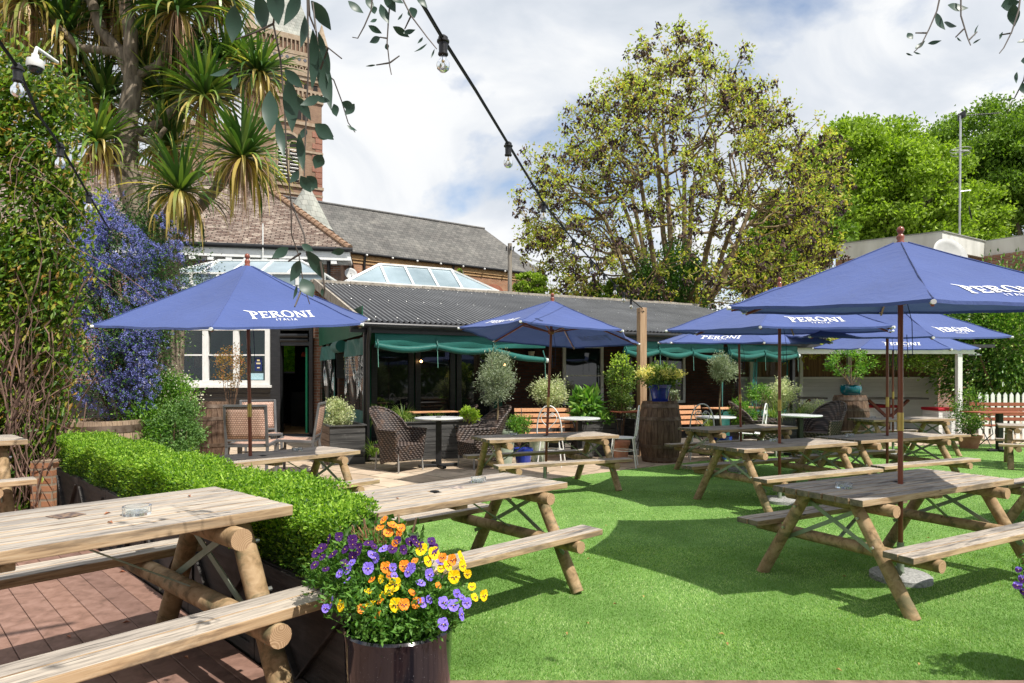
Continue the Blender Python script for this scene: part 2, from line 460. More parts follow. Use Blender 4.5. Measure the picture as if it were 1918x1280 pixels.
# ================================================================ picnic tables
def log_mb(mb, p0, p1, r, n=14, half=False):
    mb.tube([p0, p1], r, n, 0, True, 1)
def edges(m):
    for i in range(len(m.f)):
        k = i % 6
        if k in (2, 4): m.m[i] = 1
        elif k in (3, 5): m.m[i] = 2
def make_table():
    t = empty('picnic_table')
    L, W, zt, th = 1.98, 0.73, 0.75, 0.044
    m = MB(); n = 7; pw = W / n
    for i in range(n):
        y = -W / 2 + pw * (i + .5)
        e = random.uniform(-.008, .008)
        hole = i == 3
        if not hole: m.box((e, y, zt - th / 2), (L, pw - .011, th))
        else:
            for sx in (-1, 1):
                m.box((sx * (L / 4 + .016) + e / 2, y, zt - th / 2), (L / 2 - .032, pw - .011, th))
    edges(m); top = m.build('tabletop', [W_TOP, W_EDGE, W_CUT], t, bevel=.004)
    r = MB()                                                     # the metal-rimmed parasol hole
    r.lathe([(.033, 0), (.033, .004), (.024, .004), (.024, -.03)], 20, (0, 0, zt))
    r.build('parasol_hole_ring', BLACKM, t)
    for s in (-1, 1):
        b = MB(); 
        for k in range(2):
            y = s * (.545 + .105 * k)
            b.box((random.uniform(-.006, .006), y, .45 - .021), (L + .02, .097, .042))
        edges(b); b.build('bench_seat', [W_TOP, W_EDGE, W_CUT], t, bevel=.005)
    for sx in (-1, 1):
        x = sx * .83
        for sy in (-1, 1):
            g = MB(); g.tube([(x, sy * (.60 - .41 * q), .70 * q) for q in (0, .25, .5, .75, 1)], [.046, .047, .044, .045, .042], 14, 0, True, 1)
            leg = g.build('leg', [W_LEG, W_END], t, smooth=45)
            for q in (.60, .42):
                bl = MB(); f = 1 - (q / .7)
                bl.tube([(x + sx * .045, sy * (.19 + .41 * f), q), (x + sx * .062, sy * (.19 + .41 * f), q)], .010, 8)
                bl.build('bolt', STEEL, leg)
        xi = sx * (.83 - .10)
        g = MB(); log_mb(g, (xi, -.43, .662), (xi, .43, .662), .043)
        g.build('crossbeam', [W_LEG, W_END], t, smooth=45)
        g = MB(); log_mb(g, (xi, -.72, .365), (xi, .72, .365), .043)
        g.build('bench_beam', [W_LEG, W_END], t, smooth=45)
        for sy in (-1, 1):
            g = MB(); g.bar((x - sx * .045, sy * -.22, .65), (x - sx * (.045 + .008 * sy), sy * .50, .27), .006, .030, up=(0, -.38, .72))
            g.build('cross_brace', GALV, t)
        g = MB(); g.bar((xi - sx * .02, 0, .40), (sx * .22, 0, .70), .030, .006, up=(.3, 0, 1))
        g.build('diagonal_brace', GALV, t)
    g = MB(); g.box((0, 0, .69), (.10, .62, .04)); g.build('underside_batten', W_LEG, t, bevel=.004)
    return t
TABLE0 = make_table()
G_T = 'wooden picnic tables across the beer garden'
def table(x, y, z, a, label, first=[True], scale=None):
    if first[0]:
        o = TABLE0; first[0] = False; o.location = (x, y, z); o.rotation_euler = (0, 0, a)
        tag(o, label, 'picnic table', G_T)
        if scale: o.scale = scale
        return o
    return copy_tree(TABLE0, None, (x, y, z), a, label, scale)
tag(TABLE0, 'x', 'picnic table', G_T)
TP = {}
DZ = 0.28
TP['C'] = table(3.03, 5.12, 0, .50, 'weathered picnic table at front right, pierced by the nearest parasol, half its top shaded')
TP['A'] = table(-1.843, 2.238, DZ, .85, 'nearest picnic table, big in the left foreground on the brown decking, cut by the frame')
TP['B'] = table(-.544, 4.569, .02, .745, 'sunlit bleached picnic table on the grass behind the pansies, with no parasol')
TP['D'] = table(-2.633, 6.88, 0, .869, 'picnic table on the paving just behind the clipped hedge, pierced by the leftmost parasol')
TP['E'] = table(.48, 9.22, .01, .404, 'picnic table half on paving in the middle, between the wicker chairs and the wooden post')
TP['F'] = table(3.39, 8.23, 0, .462, 'left one of two picnic tables pushed end to end behind the front right table')
TP['G'] = table(5.33, 9.28, 0, .43, 'orange-tinted right one of two picnic tables pushed end to end')
TP['H'] = table(3.818, 10.98, 0, .45, 'picnic table beside the big barrel with the wicker chairs behind it')
TP['I'] = table(8.0, 13.4, 0, .233, 'farthest small-looking picnic table, in front of the white bar shelter')
TP['L'] = table(6.3, 6.85, 0, .50, 'picnic table at the right edge of which only a bench end and leg show')
TP['K'] = table(9.53, 11.13, 0, -.60, 'picnic table turned the other way at the right edge near the picket fence')
TP['J'] = table(-5.03, 5.04, DZ + .02, .80, 'picnic table at the far left edge beside the creeper, only its end showing')

# ================================================================ parasols
def letter_shapes():
    """strokes as quads in a unit em: every glyph is a list of 4-point polygons"""
    G = {}
    def rect(x0, y0, x1, y1): return [(x0, y0), (x1, y0), (x1, y1), (x0, y1)]
    def ring(cx, cy, rx, ry, wx, wy, a0, a1, n=14):
        q = []
        for i in range(n):
            a, b = R(a0 + (a1 - a0) * i / n), R(a0 + (a1 - a0) * (i + 1) / n)
            q.append([(cx + (rx - wx) * math.cos(a), cy + (ry - wy) * math.sin(a)), (cx + rx * math.cos(a), cy + ry * math.sin(a)),
                      (cx + rx * math.cos(b), cy + ry * math.sin(b)), (cx + (rx - wx) * math.cos(b), cy + (ry - wy) * math.sin(b))])
        return q
    s = .17
    G['P'] = (.80, [rect(.14, -.14, .34, 1), rect(.04, -.14, .44, -.05), [(-.22, 1.0), (.14, .90), (.14, 1.0), (-.22, 1.06)], rect(.0, .93, .34, 1.0)] + ring(.34, .73, .40, .27, .19, .09, -90, 90))
    G['E'] = (.74, [rect(.08, 0, .27, 1), rect(0, 0, .70, .10), rect(0, .90, .68, 1), rect(.27, .46, .55, .55), rect(.60, 0, .70, .25), rect(.58, .77, .68, 1), rect(.49, .38, .55, .63)])
    G['R'] = (.84, [rect(.08, 0, .27, 1), rect(0, 0, .36, .08), rect(0, .92, .30, 1), [(.34, .50), (.52, .52), (.86, 0), (.62, 0)], rect(.62, 0, .92, .07)] + ring(.30, .74, .38, .26, .18, .09, -90, 90))
    G['O'] = (1.02, ring(.50, .5, .50, .53, .19, .10, 0, 360, 28))
    G['N'] = (1.00, [rect(.10, 0, .20, 1), rect(0, 0, .32, .08), [(.02, 1), (.24, 1), (.86, 0), (.66, 0)], rect(.74, 0, .86, 1), rect(.62, .92, .98, 1)])
    G['I'] = (.42, [rect(.10, 0, .30, 1), rect(0, 0, .40, .09), rect(0, .91, .40, 1)])
    t = .16
    G['i'] = (.30, [rect(.05, 0, .05 + t, 1)])
    G['t'] = (.78, [rect(.30, 0, .30 + t, 1), rect(0, .86, .76, 1)])
    G['a'] = (.86, [[(0, 0), (t, 0), (.50, 1), (.34, 1)], [(.84 - t, 0), (.84, 0), (.50, 1), (.34, 1)], rect(.2, .28, .64, .42)])
    G['l'] = (.66, [rect(0, 0, t, 1), rect(0, 0, .60, .14)])
    return G
GLYPH = letter_shapes()
def text_quads(word, h, gap):
    q = []; x = 0
    for c in word:
        w, sh = GLYPH[c]
        q += [[(x + px * h, py * h) for px, py in p] for p in sh]
        x += w * h + gap
    return q, x - gap
def make_parasol(name, base, phi, H, rim, r, text_panels, label, lean=(0, 0), text_w=.62, base_vis=True, tilt=(0, 0)):
    o = empty(name, base, 0, label, 'parasol', 'blue branded parasols over the picnic tables')
    lx, ly = lean
    def P(z): return Vector((lx * z / 2.5, ly * z / 2.5, z))
    m = MB(); m.tube([P(.10), P(H - .05)], .019, 14); m.build('pole', POLE, o, smooth=True)
    m = MB(); m.tube([P(1.16), P(1.30)], .0225, 14); m.build('brass_joint', BRASS, o, smooth=45)
    m = MB(); c = P(H - .06)
    m.lathe([(.001, .12), (.02, .11), (.028, .09), (.02, .068), (.012, .06), (.024, .05), (.03, .03), (.022, .008), (.028, 0), (.028, -.02)], 14, c)
    m.build('finial', POLE, o, smooth=True)
    if base_vis:
        m = MB(); m.lathe([(.001, 0), (.20, 0), (.215, .012), (.215, .05), (.20, .062), (.03, .066), (.03, .066)], 32)
        bs = m.build('base_slab', CONC, o, smooth=40)
        m = MB(); m.tube([(0, 0, .06), (0, 0, .30)], .025, 12); m.tube([(.025, 0, .22), (.06, 0, .22)], .006, 8); m.build('pole_sleeve', GALV, bs, smooth=45)
    ap = P(H - .05); rc = P(rim)
    tips = [rc + Vector((r * math.cos(R(phi + 60 * k)), r * math.sin(R(phi + 60 * k)), 0)) for k in range(6)]
    for q in tips: q.z += tilt[0] * (q.x - rc.x) + tilt[1] * (q.y - rc.y)
    def S(k, rad, t, off=0):
        a, b = tips[k % 6], tips[(k + 1) % 6]
        sag = 1 - (2 * t) ** 2
        e = a.lerp(b, t + .5)
        mid = (e - rc)
        p = rc + mid * rad * (1 - .045 * sag * rad)
        hh = (1 - rad) * .86 + .14 * (1 - rad) ** 2
        p = p + (ap - rc) * hh
        # a shallow pucker along each seam
        p.z -= .030 * sag * rad * (1 - rad * .6) - .004 * math.sin(rad * 23 + k) * (2 * abs(t)) ** 4 * rad
        p.z += .007 * math.sin(t * 17 + k * 2.1 + rad * 3) * rad ** 2 * math.sin(rad * 9 + k) + off
        return p
    for k in range(6):
        pass
    m = MB(); nr, ntt = 16, 10
    for k in range(6):
        m.sheet(lambda u, v, k=k: S(k, .03 + .97 * v, u - .5), ntt, nr)
    m2 = MB()
    for k in range(6): m2.tube([S(k, .04 + .96 * j / 12, -.5, .004) for j in range(13)], .0045, 5)
    m2.build('seam_piping', BLUE, o)
    # hem turned down
    for k in range(6):
        m.sheet(lambda u, v, k=k: S(k, 1.0, u - .5) + Vector((0, 0, -.022 * v)), ntt, 1)
    m.build('canopy', BLUE, o, smooth=True)
    # print
    for k in text_panels:
        pr = MB()
        q, wd = text_quads('PERONI', 1, .05)
        q2, wd2 = text_quads('italia', .30, .11)
        sc = text_w / wd
        side = r
        polys = [[((x - wd / 2) * sc, .185 + y * sc * 1.15) for x, y in p] for p in q] + [[((x - wd2 / 2 + .12) * sc, .185 + (y - .52) * sc * 1.1) for x, y in p] for p in q2]
        slant = (ap - rc).length
        for p in polys:
            # subdivide each quad along x so it hugs the cloth
            for i in range(2):
                def L(a, b, f): return (a[0] + (b[0] - a[0]) * f, a[1] + (b[1] - a[1]) * f)
                f0, f1 = i / 2, (i + 1) / 2
                qq = [L(p[0], p[1], f0), L(p[0], p[1], f1), L(p[3], p[2], f1), L(p[3], p[2], f0)]
                vs = []
                for (x, y) in qq:
                    rad = 1 - y / (r * .98)
                    t = x / (side * rad)
                    a = S(k, rad, t, .006)
                    vs.append(a)
                pr.add(vs, [(0, 1, 2, 3)])
        pr.build('printed_lettering', WHITEPR, o)
    hub = P(rim - .10 + (H - rim) * .30); slider = P(rim + .05)
    m = MB(); m.lathe([(.02, -.03), (.045, -.03), (.05, 0), (.045, .03), (.02, .03)], 14, P(H - .11)); m.build('top_hub', POLE, o)
    m = MB(); m.lathe([(.02, -.035), (.04, -.035), (.05, 0), (.045, .035), (.02, .035)], 14, slider); m.build('slider_hub', POLE, o)
    for k in range(6):
        tp = tips[k]; d = (tp - rc).normalized()
        a = P(H - .11) + d * .04; e = tp - d * .02 + Vector((0, 0, -.014))
        m = MB(); m.bar(a + Vector((0, 0, -.062)), e + Vector((0, 0, -.016)), .016, .022); rb = m.build('rib', POLE, o)
        mid = a.lerp(e, .45) + Vector((0, 0, -.055))
        m = MB(); m.bar(slider + d * .04, mid, .012, .020); m.build('strut', POLE, rb)
        m = MB(); m.tube([e - d * .015, e + d * .035], .015, 10); m.build('rib_end_cap', WPLASTIC, rb, smooth=45)
    m = MB()
    pts = [P(H - .5) + Vector((.03, -.02, 0)), P(2.0) + Vector((.07, -.03, 0)), P(1.75) + Vector((.075, -.03, 0)), P(1.72) + Vector((.04, -.03, 0)), P(1.9) + Vector((.03, -.03, 0))]
    m.tube(pts, .003, 5); m.build('pull_cord', CORD, o)
    return o
make_parasol('parasol', (3.0, 5.03, 0), 6, 2.68, 2.115, 1.38, (4, 1), 'nearest big blue parasol at front right, its canopy running out of the frame', tilt=(0, .075), text_w=.61)
make_parasol('parasol', (-2.74, 6.85, 0), 40, 2.82, 2.165, 1.39, (4, 1), 'blue parasol at the left in front of the white window', lean=(-.04, 0), tilt=(0, .125))
make_parasol('parasol', (.47, 9.3, 0), 10, 2.73, 2.18, 1.32, (3, 0), 'blue parasol seen from slightly below in the middle of the garden', lean=(.10, 0), tilt=(-.065, -.06))
make_parasol('parasol', (3.36, 8.18, 0), 0, 2.78, 2.175, 1.42, (4, 1), 'blue parasol just left of the nearest one, over the left table of the pair', tilt=(0, .04))
make_parasol('parasol', (3.86, 10.95, 0), 25, 2.72, 2.18, 1.42, (3, 0), 'blue parasol beside the wooden post, above the table next to the barrel', lean=(-.05, 0), tilt=(0, .055))
make_parasol('parasol', (5.37, 9.32, 0), 20, 2.80, 2.18, 1.42, (4, 1), 'blue parasol half hidden by the front right one, reaching toward the climber', tilt=(0, .075))
make_parasol('parasol', (7.78, 13.3, 0), -22, 2.86, 2.19, 1.48, (4, 1), 'farthest blue parasol, in front of the white shelter roof', tilt=(0, .055))
# ================================================================ ground
def L45(s, w):
    """trough frame: s along the hedge (far = larger), w across it"""
    return (-.42 - .7071 * s + .7071 * w, 2.53 + .7071 * s + .7071 * w)
# wide earth sheet out to the horizon
_g = simple('bare_ground', (0.10, 0.095, 0.075), (0.16, 0.15, 0.12), 1.5, 0.95, bmp=0.3)
m = MB(); m.add([(-400, -60, -.03), (400, -60, -.03), (400, 900, -.03), (-400, 900, -.03)], [(0, 1, 2, 3)])
m.build('ground', _g, kind='structure')
# paving of irregular sandstone flags
def flagmat():
    m, nt, out = nodes_of('sandstone_flags')
    tc = NN(nt, 'ShaderNodeTexCoord'); mp = NN(nt, 'ShaderNodeMapping'); mp.inputs['Rotation'].default_value = (0, 0, R(38))
    nt.links.new(tc.outputs['Object'], mp.inputs['Vector'])
    dn = NN(nt, 'ShaderNodeTexNoise'); dn.inputs['Scale'].default_value = 1.2; nt.links.new(mp.outputs[0], dn.inputs['Vector'])
    ms = NN(nt, 'ShaderNodeVectorMath', operation='SCALE'); nt.links.new(dn.outputs['Color'], ms.inputs[0]); ms.inputs['Scale'].default_value = 0.18
    ad = NN(nt, 'ShaderNodeVectorMath', operation='ADD'); nt.links.new(mp.outputs[0], ad.inputs[0]); nt.links.new(ms.outputs[0], ad.inputs[1])
    b = NN(nt, 'ShaderNodeTexBrick'); b.inputs['Scale'].default_value = 1; b.inputs['Brick Width'].default_value = .88; b.inputs['Row Height'].default_value = .58
    b.inputs['Mortar Size'].default_value = .012; b.offset = .37; b.squash = .7; b.squash_frequency = 3
    b.inputs['Color1'].default_value = (0.42, 0.33, 0.245, 1); b.inputs['Color2'].default_value = (0.56, 0.46, 0.36, 1); b.inputs['Mortar'].default_value = (0.12, 0.11, 0.075, 1)
    nt.links.new(ad.outputs[0], b.inputs['Vector'])
    f = noise(nt, tc.outputs['Object'], 3.5, 8, 0.6)
    col = mixc(nt, b.outputs['Color'], ramp(nt, f, [(0.3, (0.72, 0.70, 0.66)), (0.7, (1.15, 1.1, 1.05))]), 1.0, 'MULTIPLY')
    f2 = noise(nt, tc.outputs['Object'], 1.3, 8, 0.7)
    col = mixc(nt, col, (0.10, 0.13, 0.05), ramp(nt, f2, [(0.60, (0, 0, 0)), (0.70, (0.6,) * 3)]))
    inv = NN(nt, 'ShaderNodeMath', operation='SUBTRACT'); inv.inputs[0].default_value = 1; nt.links.new(b.outputs['Fac'], inv.inputs[1])
    pbr(nt, out, col, 0.85, 0, 0.3, bump(nt, inv.outputs[0], 0.5, 0.01))
    return m
m = MB(); m.add([(-14, 3, 0), (22, 3, 0), (22, 26, 0), (-14, 26, 0)], [(0, 1, 2, 3)])
m.build('paving', flagmat(), kind='structure')
# artificial turf
edge = [(-1.6, 8.45), (-.2, 9.5), (.83, 10.25), (2.0, 11.15), (3.4, 12.15), (4.6, 13.0), (6.2, 13.9), (8.6, 14.9), (14, 16.0)]
lawn_poly = [(-.10, 2.75), (30, 2.75), (30, 15.5)] + edge[::-1] + [(-2.6, 7.3), (-3.5, 6.1), (-.62, 3.25)]
def turfmat():
    m, nt, out = nodes_of('artificial_turf')
    v = coords(nt, 'Object')
    f = noise(nt, v, 2.2, 4, 0.6); f2 = noise(nt, v, 420, 3, 0.7); f3 = noise(nt, v, 28, 3, 0.6)
    col = ramp(nt, f2, [(0.30, (0.06, 0.15, 0.025)), (0.52, (0.18, 0.35, 0.08)), (0.72, (0.36, 0.54, 0.19))])
    col = mixc(nt, col, ramp(nt, f, [(0.35, (0.75, 0.78, 0.7)), (0.65, (1.12, 1.1, 1.05))]), 1.0, 'MULTIPLY')
    pbr(nt, out, col, 0.75, 0, 0.25, bump(nt, f2, 0.8, 0.01))
    return m
from mathutils.geometry import tessellate_polygon
def flat(name, poly, z, mat, **k):
    tri = tessellate_polygon([[Vector((x, y, 0)) for x, y in poly]])
    m = MB(); m.add([(x, y, z) for x, y in poly], [tuple(t) for t in tri])
    o = m.build(name, mat, **k)
    return o
flat('lawn', lawn_poly, .012, turfmat(), kind='structure')
def in_poly(P, poly):
    x, y = P[:, 0], P[:, 1]; c = np.zeros(len(P), bool); n = len(poly)
    for i in range(n):
        x0, y0 = poly[i]; x1, y1 = poly[(i + 1) % n]
        k = ((y0 > y) != (y1 > y)) & (x < (x1 - x0) * (y - y0) / (y1 - y0 + 1e-12) + x0)
        c ^= k
    return c
def turf_blades():
    P = []
    for (y0, y1, n) in ((2.75, 4.2, 220000), (4.2, 6.0, 200000), (6.0, 9.0, 150000), (9.0, 15, 90000)):
        y = rng.uniform(y0, y1, n); x = rng.uniform(-.85, .85, n) * y
        P.append(np.stack([x, y], 1))
    P = np.concatenate(P); P = P[in_poly(P, lawn_poly)]
    n = len(P)
    # nap direction wanders slowly, so that the turf shows lighter and darker brushed patches
    ang = 2.2 * np.sin(P[:, 0] * 1.1 + 1.3 * np.sin(P[:, 1] * .9)) + 1.6 * np.sin(P[:, 1] * 1.7 + P[:, 0] * .6) + rng.normal(0, 1.1, n)
    h = rng.uniform(.009, .019, n); lean = rng.uniform(.3, 1.1, n)
    D = np.stack([np.cos(ang) * lean, np.sin(ang) * lean, np.ones(n)], 1); D = unit(D)
    w = .0013 + .0004 * P[:, 1]
    a = rng.uniform(0, PI, n); S = np.stack([np.cos(a), np.sin(a), np.zeros(n)], 1) * w[:, None]
    B = np.concatenate([P, np.full((n, 1), .010)], 1)
    T = B + D * h[:, None]
    V = np.stack([B - S, B + S, T], 1).reshape(-1, 3)
    o = np_mesh('turf_pile', V, np.arange(n * 3).reshape(n, 3), leafmat('turf_blade', [(0, (0.06, 0.155, 0.028)), (0.3, (0.165, 0.32, 0.065)), (0.62, (0.33, 0.49, 0.15)), (0.9, (0.50, 0.63, 0.28)), (1, (0.55, 0.58, 0.36))], 0.5, 0.25, 0.3, big=(1.3, (0.09, 0.20, 0.03), .7)))
    tag(o, 'bright green artificial grass pile covering the seating area', 'artificial grass', kind='stuff')
turf_blades()
# decking: separate boards in red brown paint, merged as one setting surface
DECK = woodmat('red_brown_deck_paint', (0.15, 0.09, 0.07), (0.23, 0.135, 0.105), (0.30, 0.185, 0.15), grain=(4, 4, 4), rough=0.6, bmp=0.25, knots=False)
m = MB(); d = np.array([.7071, .7071]); e = np.array([-.7071, .7071])
for i in range(60):
    w0 = -6.6 + i * .125
    if w0 + .12 > -.22: break
    # boards run along the hedge
    (x0, y0) = L45(-2.6, w0 + .06); (x1, y1) = L45(8.0, w0 + .06)
    m.bar((x0, y0, DZ - .014), (x1, y1, DZ - .014), .1225, .028)
m.build('decking', DECK, kind='structure', bevel=.004)
m = MB()
for i in range(14):
    m.box((7.1, 2.70 - i * .146, DZ - .014), (15.0, .14, .028))
m.build('decking_front', DECK, kind='structure', bevel=.004)
m = MB(); m.box((7.1, 2.74 + .03, .13), (15.0, .02, .26)); m.build('deck_fascia', DECK, kind='structure')
# fallen leaves on the deck
n = 46
P = np.stack([rng.uniform(-3.6, -.6, n), rng.uniform(1.9, 4.5, n)], 1)
P = P[(P[:, 0] + P[:, 1]) < 1.75]
for i, p in enumerate(P):
    V, T = leaf_arrays(np.array([[0, 0, 0.]]), np.array([[1., 0, .15]]), .045, .016, .5, np.array([[0, 0, 1.]]))
    o = np_mesh('fallen_leaf', V, T, simple('dry_leaf', (0.28, 0.09, 0.05), (0.42, 0.2, 0.1), 9, 0.7) if i == 0 else MATS['dry_leaf'])
    o.location = (p[0], p[1], DZ + .003); o.rotation_euler = (0, 0, rng.uniform(0, 6))
    tag(o, 'dry reddish eucalyptus leaf lying on the brown decking', 'leaf', 'fallen leaves on the decking')

simple('lawn_leaf', (0.45, 0.33, 0.10), (0.30, 0.16, 0.06), 9, 0.7)
for i in range(26):
    y = random.uniform(3.2, 9); x = random.uniform(.05, .8) * y * .9
    V, T = leaf_arrays(np.array([[0, 0, 0.]]), np.array([[1., 0, .2]]), random.uniform(.025, .045), .016, .5, np.array([[0, 0, 1.]]))
    o = np_mesh('fallen_leaf', V, T, MATS['lawn_leaf']); o.location = (x, y, .034); o.rotation_euler = (random.uniform(-.2, .2), 0, random.uniform(0, 6))
    tag(o, 'small dry yellow-brown leaf lying on the artificial grass', 'leaf', 'fallen leaves on the lawn')
# ================================================================ hedge trough
TW = simple('dark_stained_timber', (0.018, 0.016, 0.015), (0.05, 0.043, 0.038), 4, 0.6, bmp=0.3, stretch=(1, 1, 6), dirt=((0.11, 0.10, 0.09), 3.0, .58, .5))
SOIL = simple('soil', (0.02, 0.014, 0.01), (0.05, 0.035, 0.025), 12, 0.95, bmp=0.8)
t = empty('hedge_trough', (-.42, 2.53, 0), R(135), 'long dark timber trough of diamond-braced panels holding the clipped hedge', 'planter')
Lh = 5.1; zt = DZ + .46; tw = .20
for side in (1, -1):
    for i in range(6):
        m = MB(); x0 = i * Lh / 6
        m.box((x0 + Lh / 12, side * tw, (DZ + zt) / 2), (Lh / 6 - .006, .02, .47))
        y = side * (tw + .015)
        for (z) in (DZ + .03, zt - .03): m.box((x0 + Lh / 12, y, z), (Lh / 6 - .006, .012, .055))
        for xx in (x0 + .03, x0 + Lh / 6 - .03): m.box((xx, y, (DZ + zt) / 2), (.05, .011, .47))
        m.bar((x0 + .06, y + side * .004, zt - .06), (x0 + Lh / 12, y + side * .004, DZ + .05), .010, .035, up=(0, 1, 0))
        m.bar((x0 + Lh / 6 - .06, y + side * .004, zt - .06), (x0 + Lh / 12, y + side * .004, DZ + .05), .010, .035, up=(0, 1, 0))
        m.build('side_panel', TW, t, bevel=.003)
m = MB(); m.box((0, 0, (zt) / 2), (.02, tw * 2 - .025, zt)); m.build('end_panel', TW, t, bevel=.003)
m = MB(); m.box((Lh, 0, (zt) / 2), (.02, tw * 2 - .025, zt)); m.build('end_panel', TW, t, bevel=.003)
m = MB(); m.box((Lh / 2, 0, zt - .06), (Lh - .03, tw * 2 - .03, .04)); m.build('soil', SOIL, t)
m = MB(); m.b2(0.011, Lh - .011, -tw + .011, tw - .011, 0, DZ); m.build('plinth', TW, t)
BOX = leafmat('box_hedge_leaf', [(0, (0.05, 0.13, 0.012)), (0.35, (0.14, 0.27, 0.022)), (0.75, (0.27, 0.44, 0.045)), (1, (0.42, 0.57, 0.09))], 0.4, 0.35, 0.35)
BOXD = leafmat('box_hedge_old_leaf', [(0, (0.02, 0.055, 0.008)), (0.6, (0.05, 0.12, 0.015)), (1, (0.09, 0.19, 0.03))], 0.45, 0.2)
def hedge():
    o = empty('box_hedge', (-.42, 2.53, 0), R(135), 'clipped lime green box hedge growing in the long dark trough', 'hedge')
    n = 95000
    s = rng.uniform(.12, 5.05, n); face = rng.random(n)
    y = np.empty(n); z = np.empty(n); Dd = rdir(n, .7)
    zt_, zb_, hw = 1.015, .75, .215
    top = face < .55
    wob = .022 * np.sin(s * 5.3 + 1) + .018 * np.sin(s * 11.7)
    y[top] = rng.uniform(-hw, hw, top.sum()); z[top] = zt_ - rng.random(top.sum()) ** 2 * .09
    sd_ = ~top; sg = np.where(rng.random(n) < .7, 1, -1)     # +y is the side seen over the deck
    y[sd_] = (sg * (hw - rng.random(n) ** 2 * .08))[sd_]; z[sd_] = rng.uniform(zb_, zt_, n)[sd_]
    # round the shoulders
    ex = np.clip((np.abs(y) - .16) / .09, 0, 1) * np.clip((z - .94) / .09, 0, 1); z = z - ex * .035
    z = z + wob * (z > .9) + rng.normal(0, .008, n)
    y = y + .016 * np.sin(s * 7.1 + z * 9) + rng.normal(0, .006, n)
    z += (rng.random(n) < .04) * rng.random(n) * .035
    cut = s < .12 + (-y + .235) * .85
    s = np.where(cut, s + .6 + .2 * rng.random(n), s)
    C = np.stack([s, y, z], 1)
    Dd[sd_, 1] += sg[sd_] * .8; Dd = unit(Dd)
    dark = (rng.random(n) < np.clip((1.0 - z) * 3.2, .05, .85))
    near = 1.0 + .0 * s
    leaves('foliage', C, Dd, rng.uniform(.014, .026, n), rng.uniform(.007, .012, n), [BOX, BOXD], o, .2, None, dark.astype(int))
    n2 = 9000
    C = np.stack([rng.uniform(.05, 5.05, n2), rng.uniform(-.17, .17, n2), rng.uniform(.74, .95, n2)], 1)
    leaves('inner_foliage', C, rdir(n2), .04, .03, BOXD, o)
    m = MB()
    for i in range(46):
        x = i * .106 + .15
        for k in range(3):
            a = random.uniform(-.15, .15)
            m.tube([(x, a * .4, .70), (x + random.uniform(-.04, .04), a, .85), (x + random.uniform(-.08, .08), a * 1.2, .98)], .005, 4)
    m.build('stem', simple('hedge_twig', (0.10, 0.06, 0.035), (0.2, 0.13, 0.08), 9, 0.8), o)
hedge()

# ================================================================ glazed pot and pansies
GLAZE, nt, out = nodes_of('speckled_dark_glaze')
v = coords(nt, 'Object', (1, 1, .35)); f = noise(nt, v, 5, 6, .6, .8); f2 = noise(nt, coords(nt, 'Object'), 210, 2, .5)
col = ramp(nt, f, [(0.35, (0.006, 0.006, 0.012)), (0.58, (0.014, 0.012, 0.016)), (0.85, (0.045, 0.018, 0.015))])
col = mixc(nt, col, (0.35, 0.33, 0.34), ramp(nt, f2, [(0.70, (0, 0, 0)), (0.78, (0.7,) * 3)]))
pbr(nt, out, col, 0.10, 0, 0.6, None, 0.6)
PX, PY = -.40, 2.30
m = MB(); m.lathe([(.001, 0), (.150, 0), (.165, .03), (.178, .18), (.186, .35), (.188, .43), (.193, .46), (.186, .468), (.178, .46), (.17, .40), (.001, .40)], 48)
o = m.build('glazed_pot', GLAZE, smooth=50, loc=(PX, PY, DZ - .05)); tag(o, 'large glossy black-brown glazed pot with speckles, full of pansies', 'plant pot')
PZ = DZ - .05 + .44
def petal_flower(mats_idx, r):
    """a pansy: five rounded petals and a dark blotch and a yellow eye"""
    m = MB()
    def petal(ang, ln, wd, z, mi, lift):
        n = 7; pts = [(0, 0, z)]
        for i in range(n + 1):
            a = -1 + 2 * i / n
            rr = ln * (1 - .32 * a * a); x = wd * math.sin(a * 1.35); y = rr * math.cos(a * .9)
            pts.append((x, y, z + lift * (y / ln) + .0012 * math.sin(a * 9)))
        c, s_ = math.cos(ang), math.sin(ang)
        vs = [(x * c - y * s_, x * s_ + y * c, zz) for x, y, zz in pts]
        m.add(vs, [(0, i, i + 1) for i in range(1, n + 1)], mi)
    petal(R(35), r, r * .62, .0, 0, .25 * r); petal(R(-35), r, r * .62, .0006, 0, .25 * r)
    petal(R(98), r * .88, r * .55, .0018, 1, .12 * r); petal(R(-98), r * .88, r * .55, .0018, 1, .12 * r)
    petal(R(180), r * .98, r * .72, .003, 1, .10 * r)
    for ang in (98, -98, 180):
        for w in (-.16, 0, .16):
            a = R(ang) + w; c, s_ = math.cos(a), math.sin(a)
            m.add([(0, 0, .0045), (-s_ * r * .40 - c * .0012, c * r * .40 - s_ * .0012, .0062), (-s_ * r * .40 + c * .0012, c * r * .40 + s_ * .0012, .0062)], [(0, 1, 2)], 2)
    m.lathe([(r * .10, .006), (.0005, .008)], 8, (0, -r * .04, 0), 3)
    return m
FL = lambda n, a, b: simple(n, a, b, 60, 0.55, spec=0.25)
YEL, ORA, VIO, DKP, BLO, EYE = FL('yellow_petal', (0.80, 0.50, 0.0), (0.88, 0.62, 0.01)), FL('orange_petal', (0.78, 0.19, 0.01), (0.85, 0.30, 0.03)), FL('violet_petal', (0.16, 0.10, 0.55), (0.28, 0.20, 0.72)), FL('dark_purple_petal', (0.035, 0.006, 0.075), (0.07, 0.015, 0.14)), FL('blotch', (0.03, 0.01, 0.05), (0.05, 0.01, 0.07)), FL('flower_eye', (0.9, 0.6, 0.05), (0.9, 0.7, 0.1))
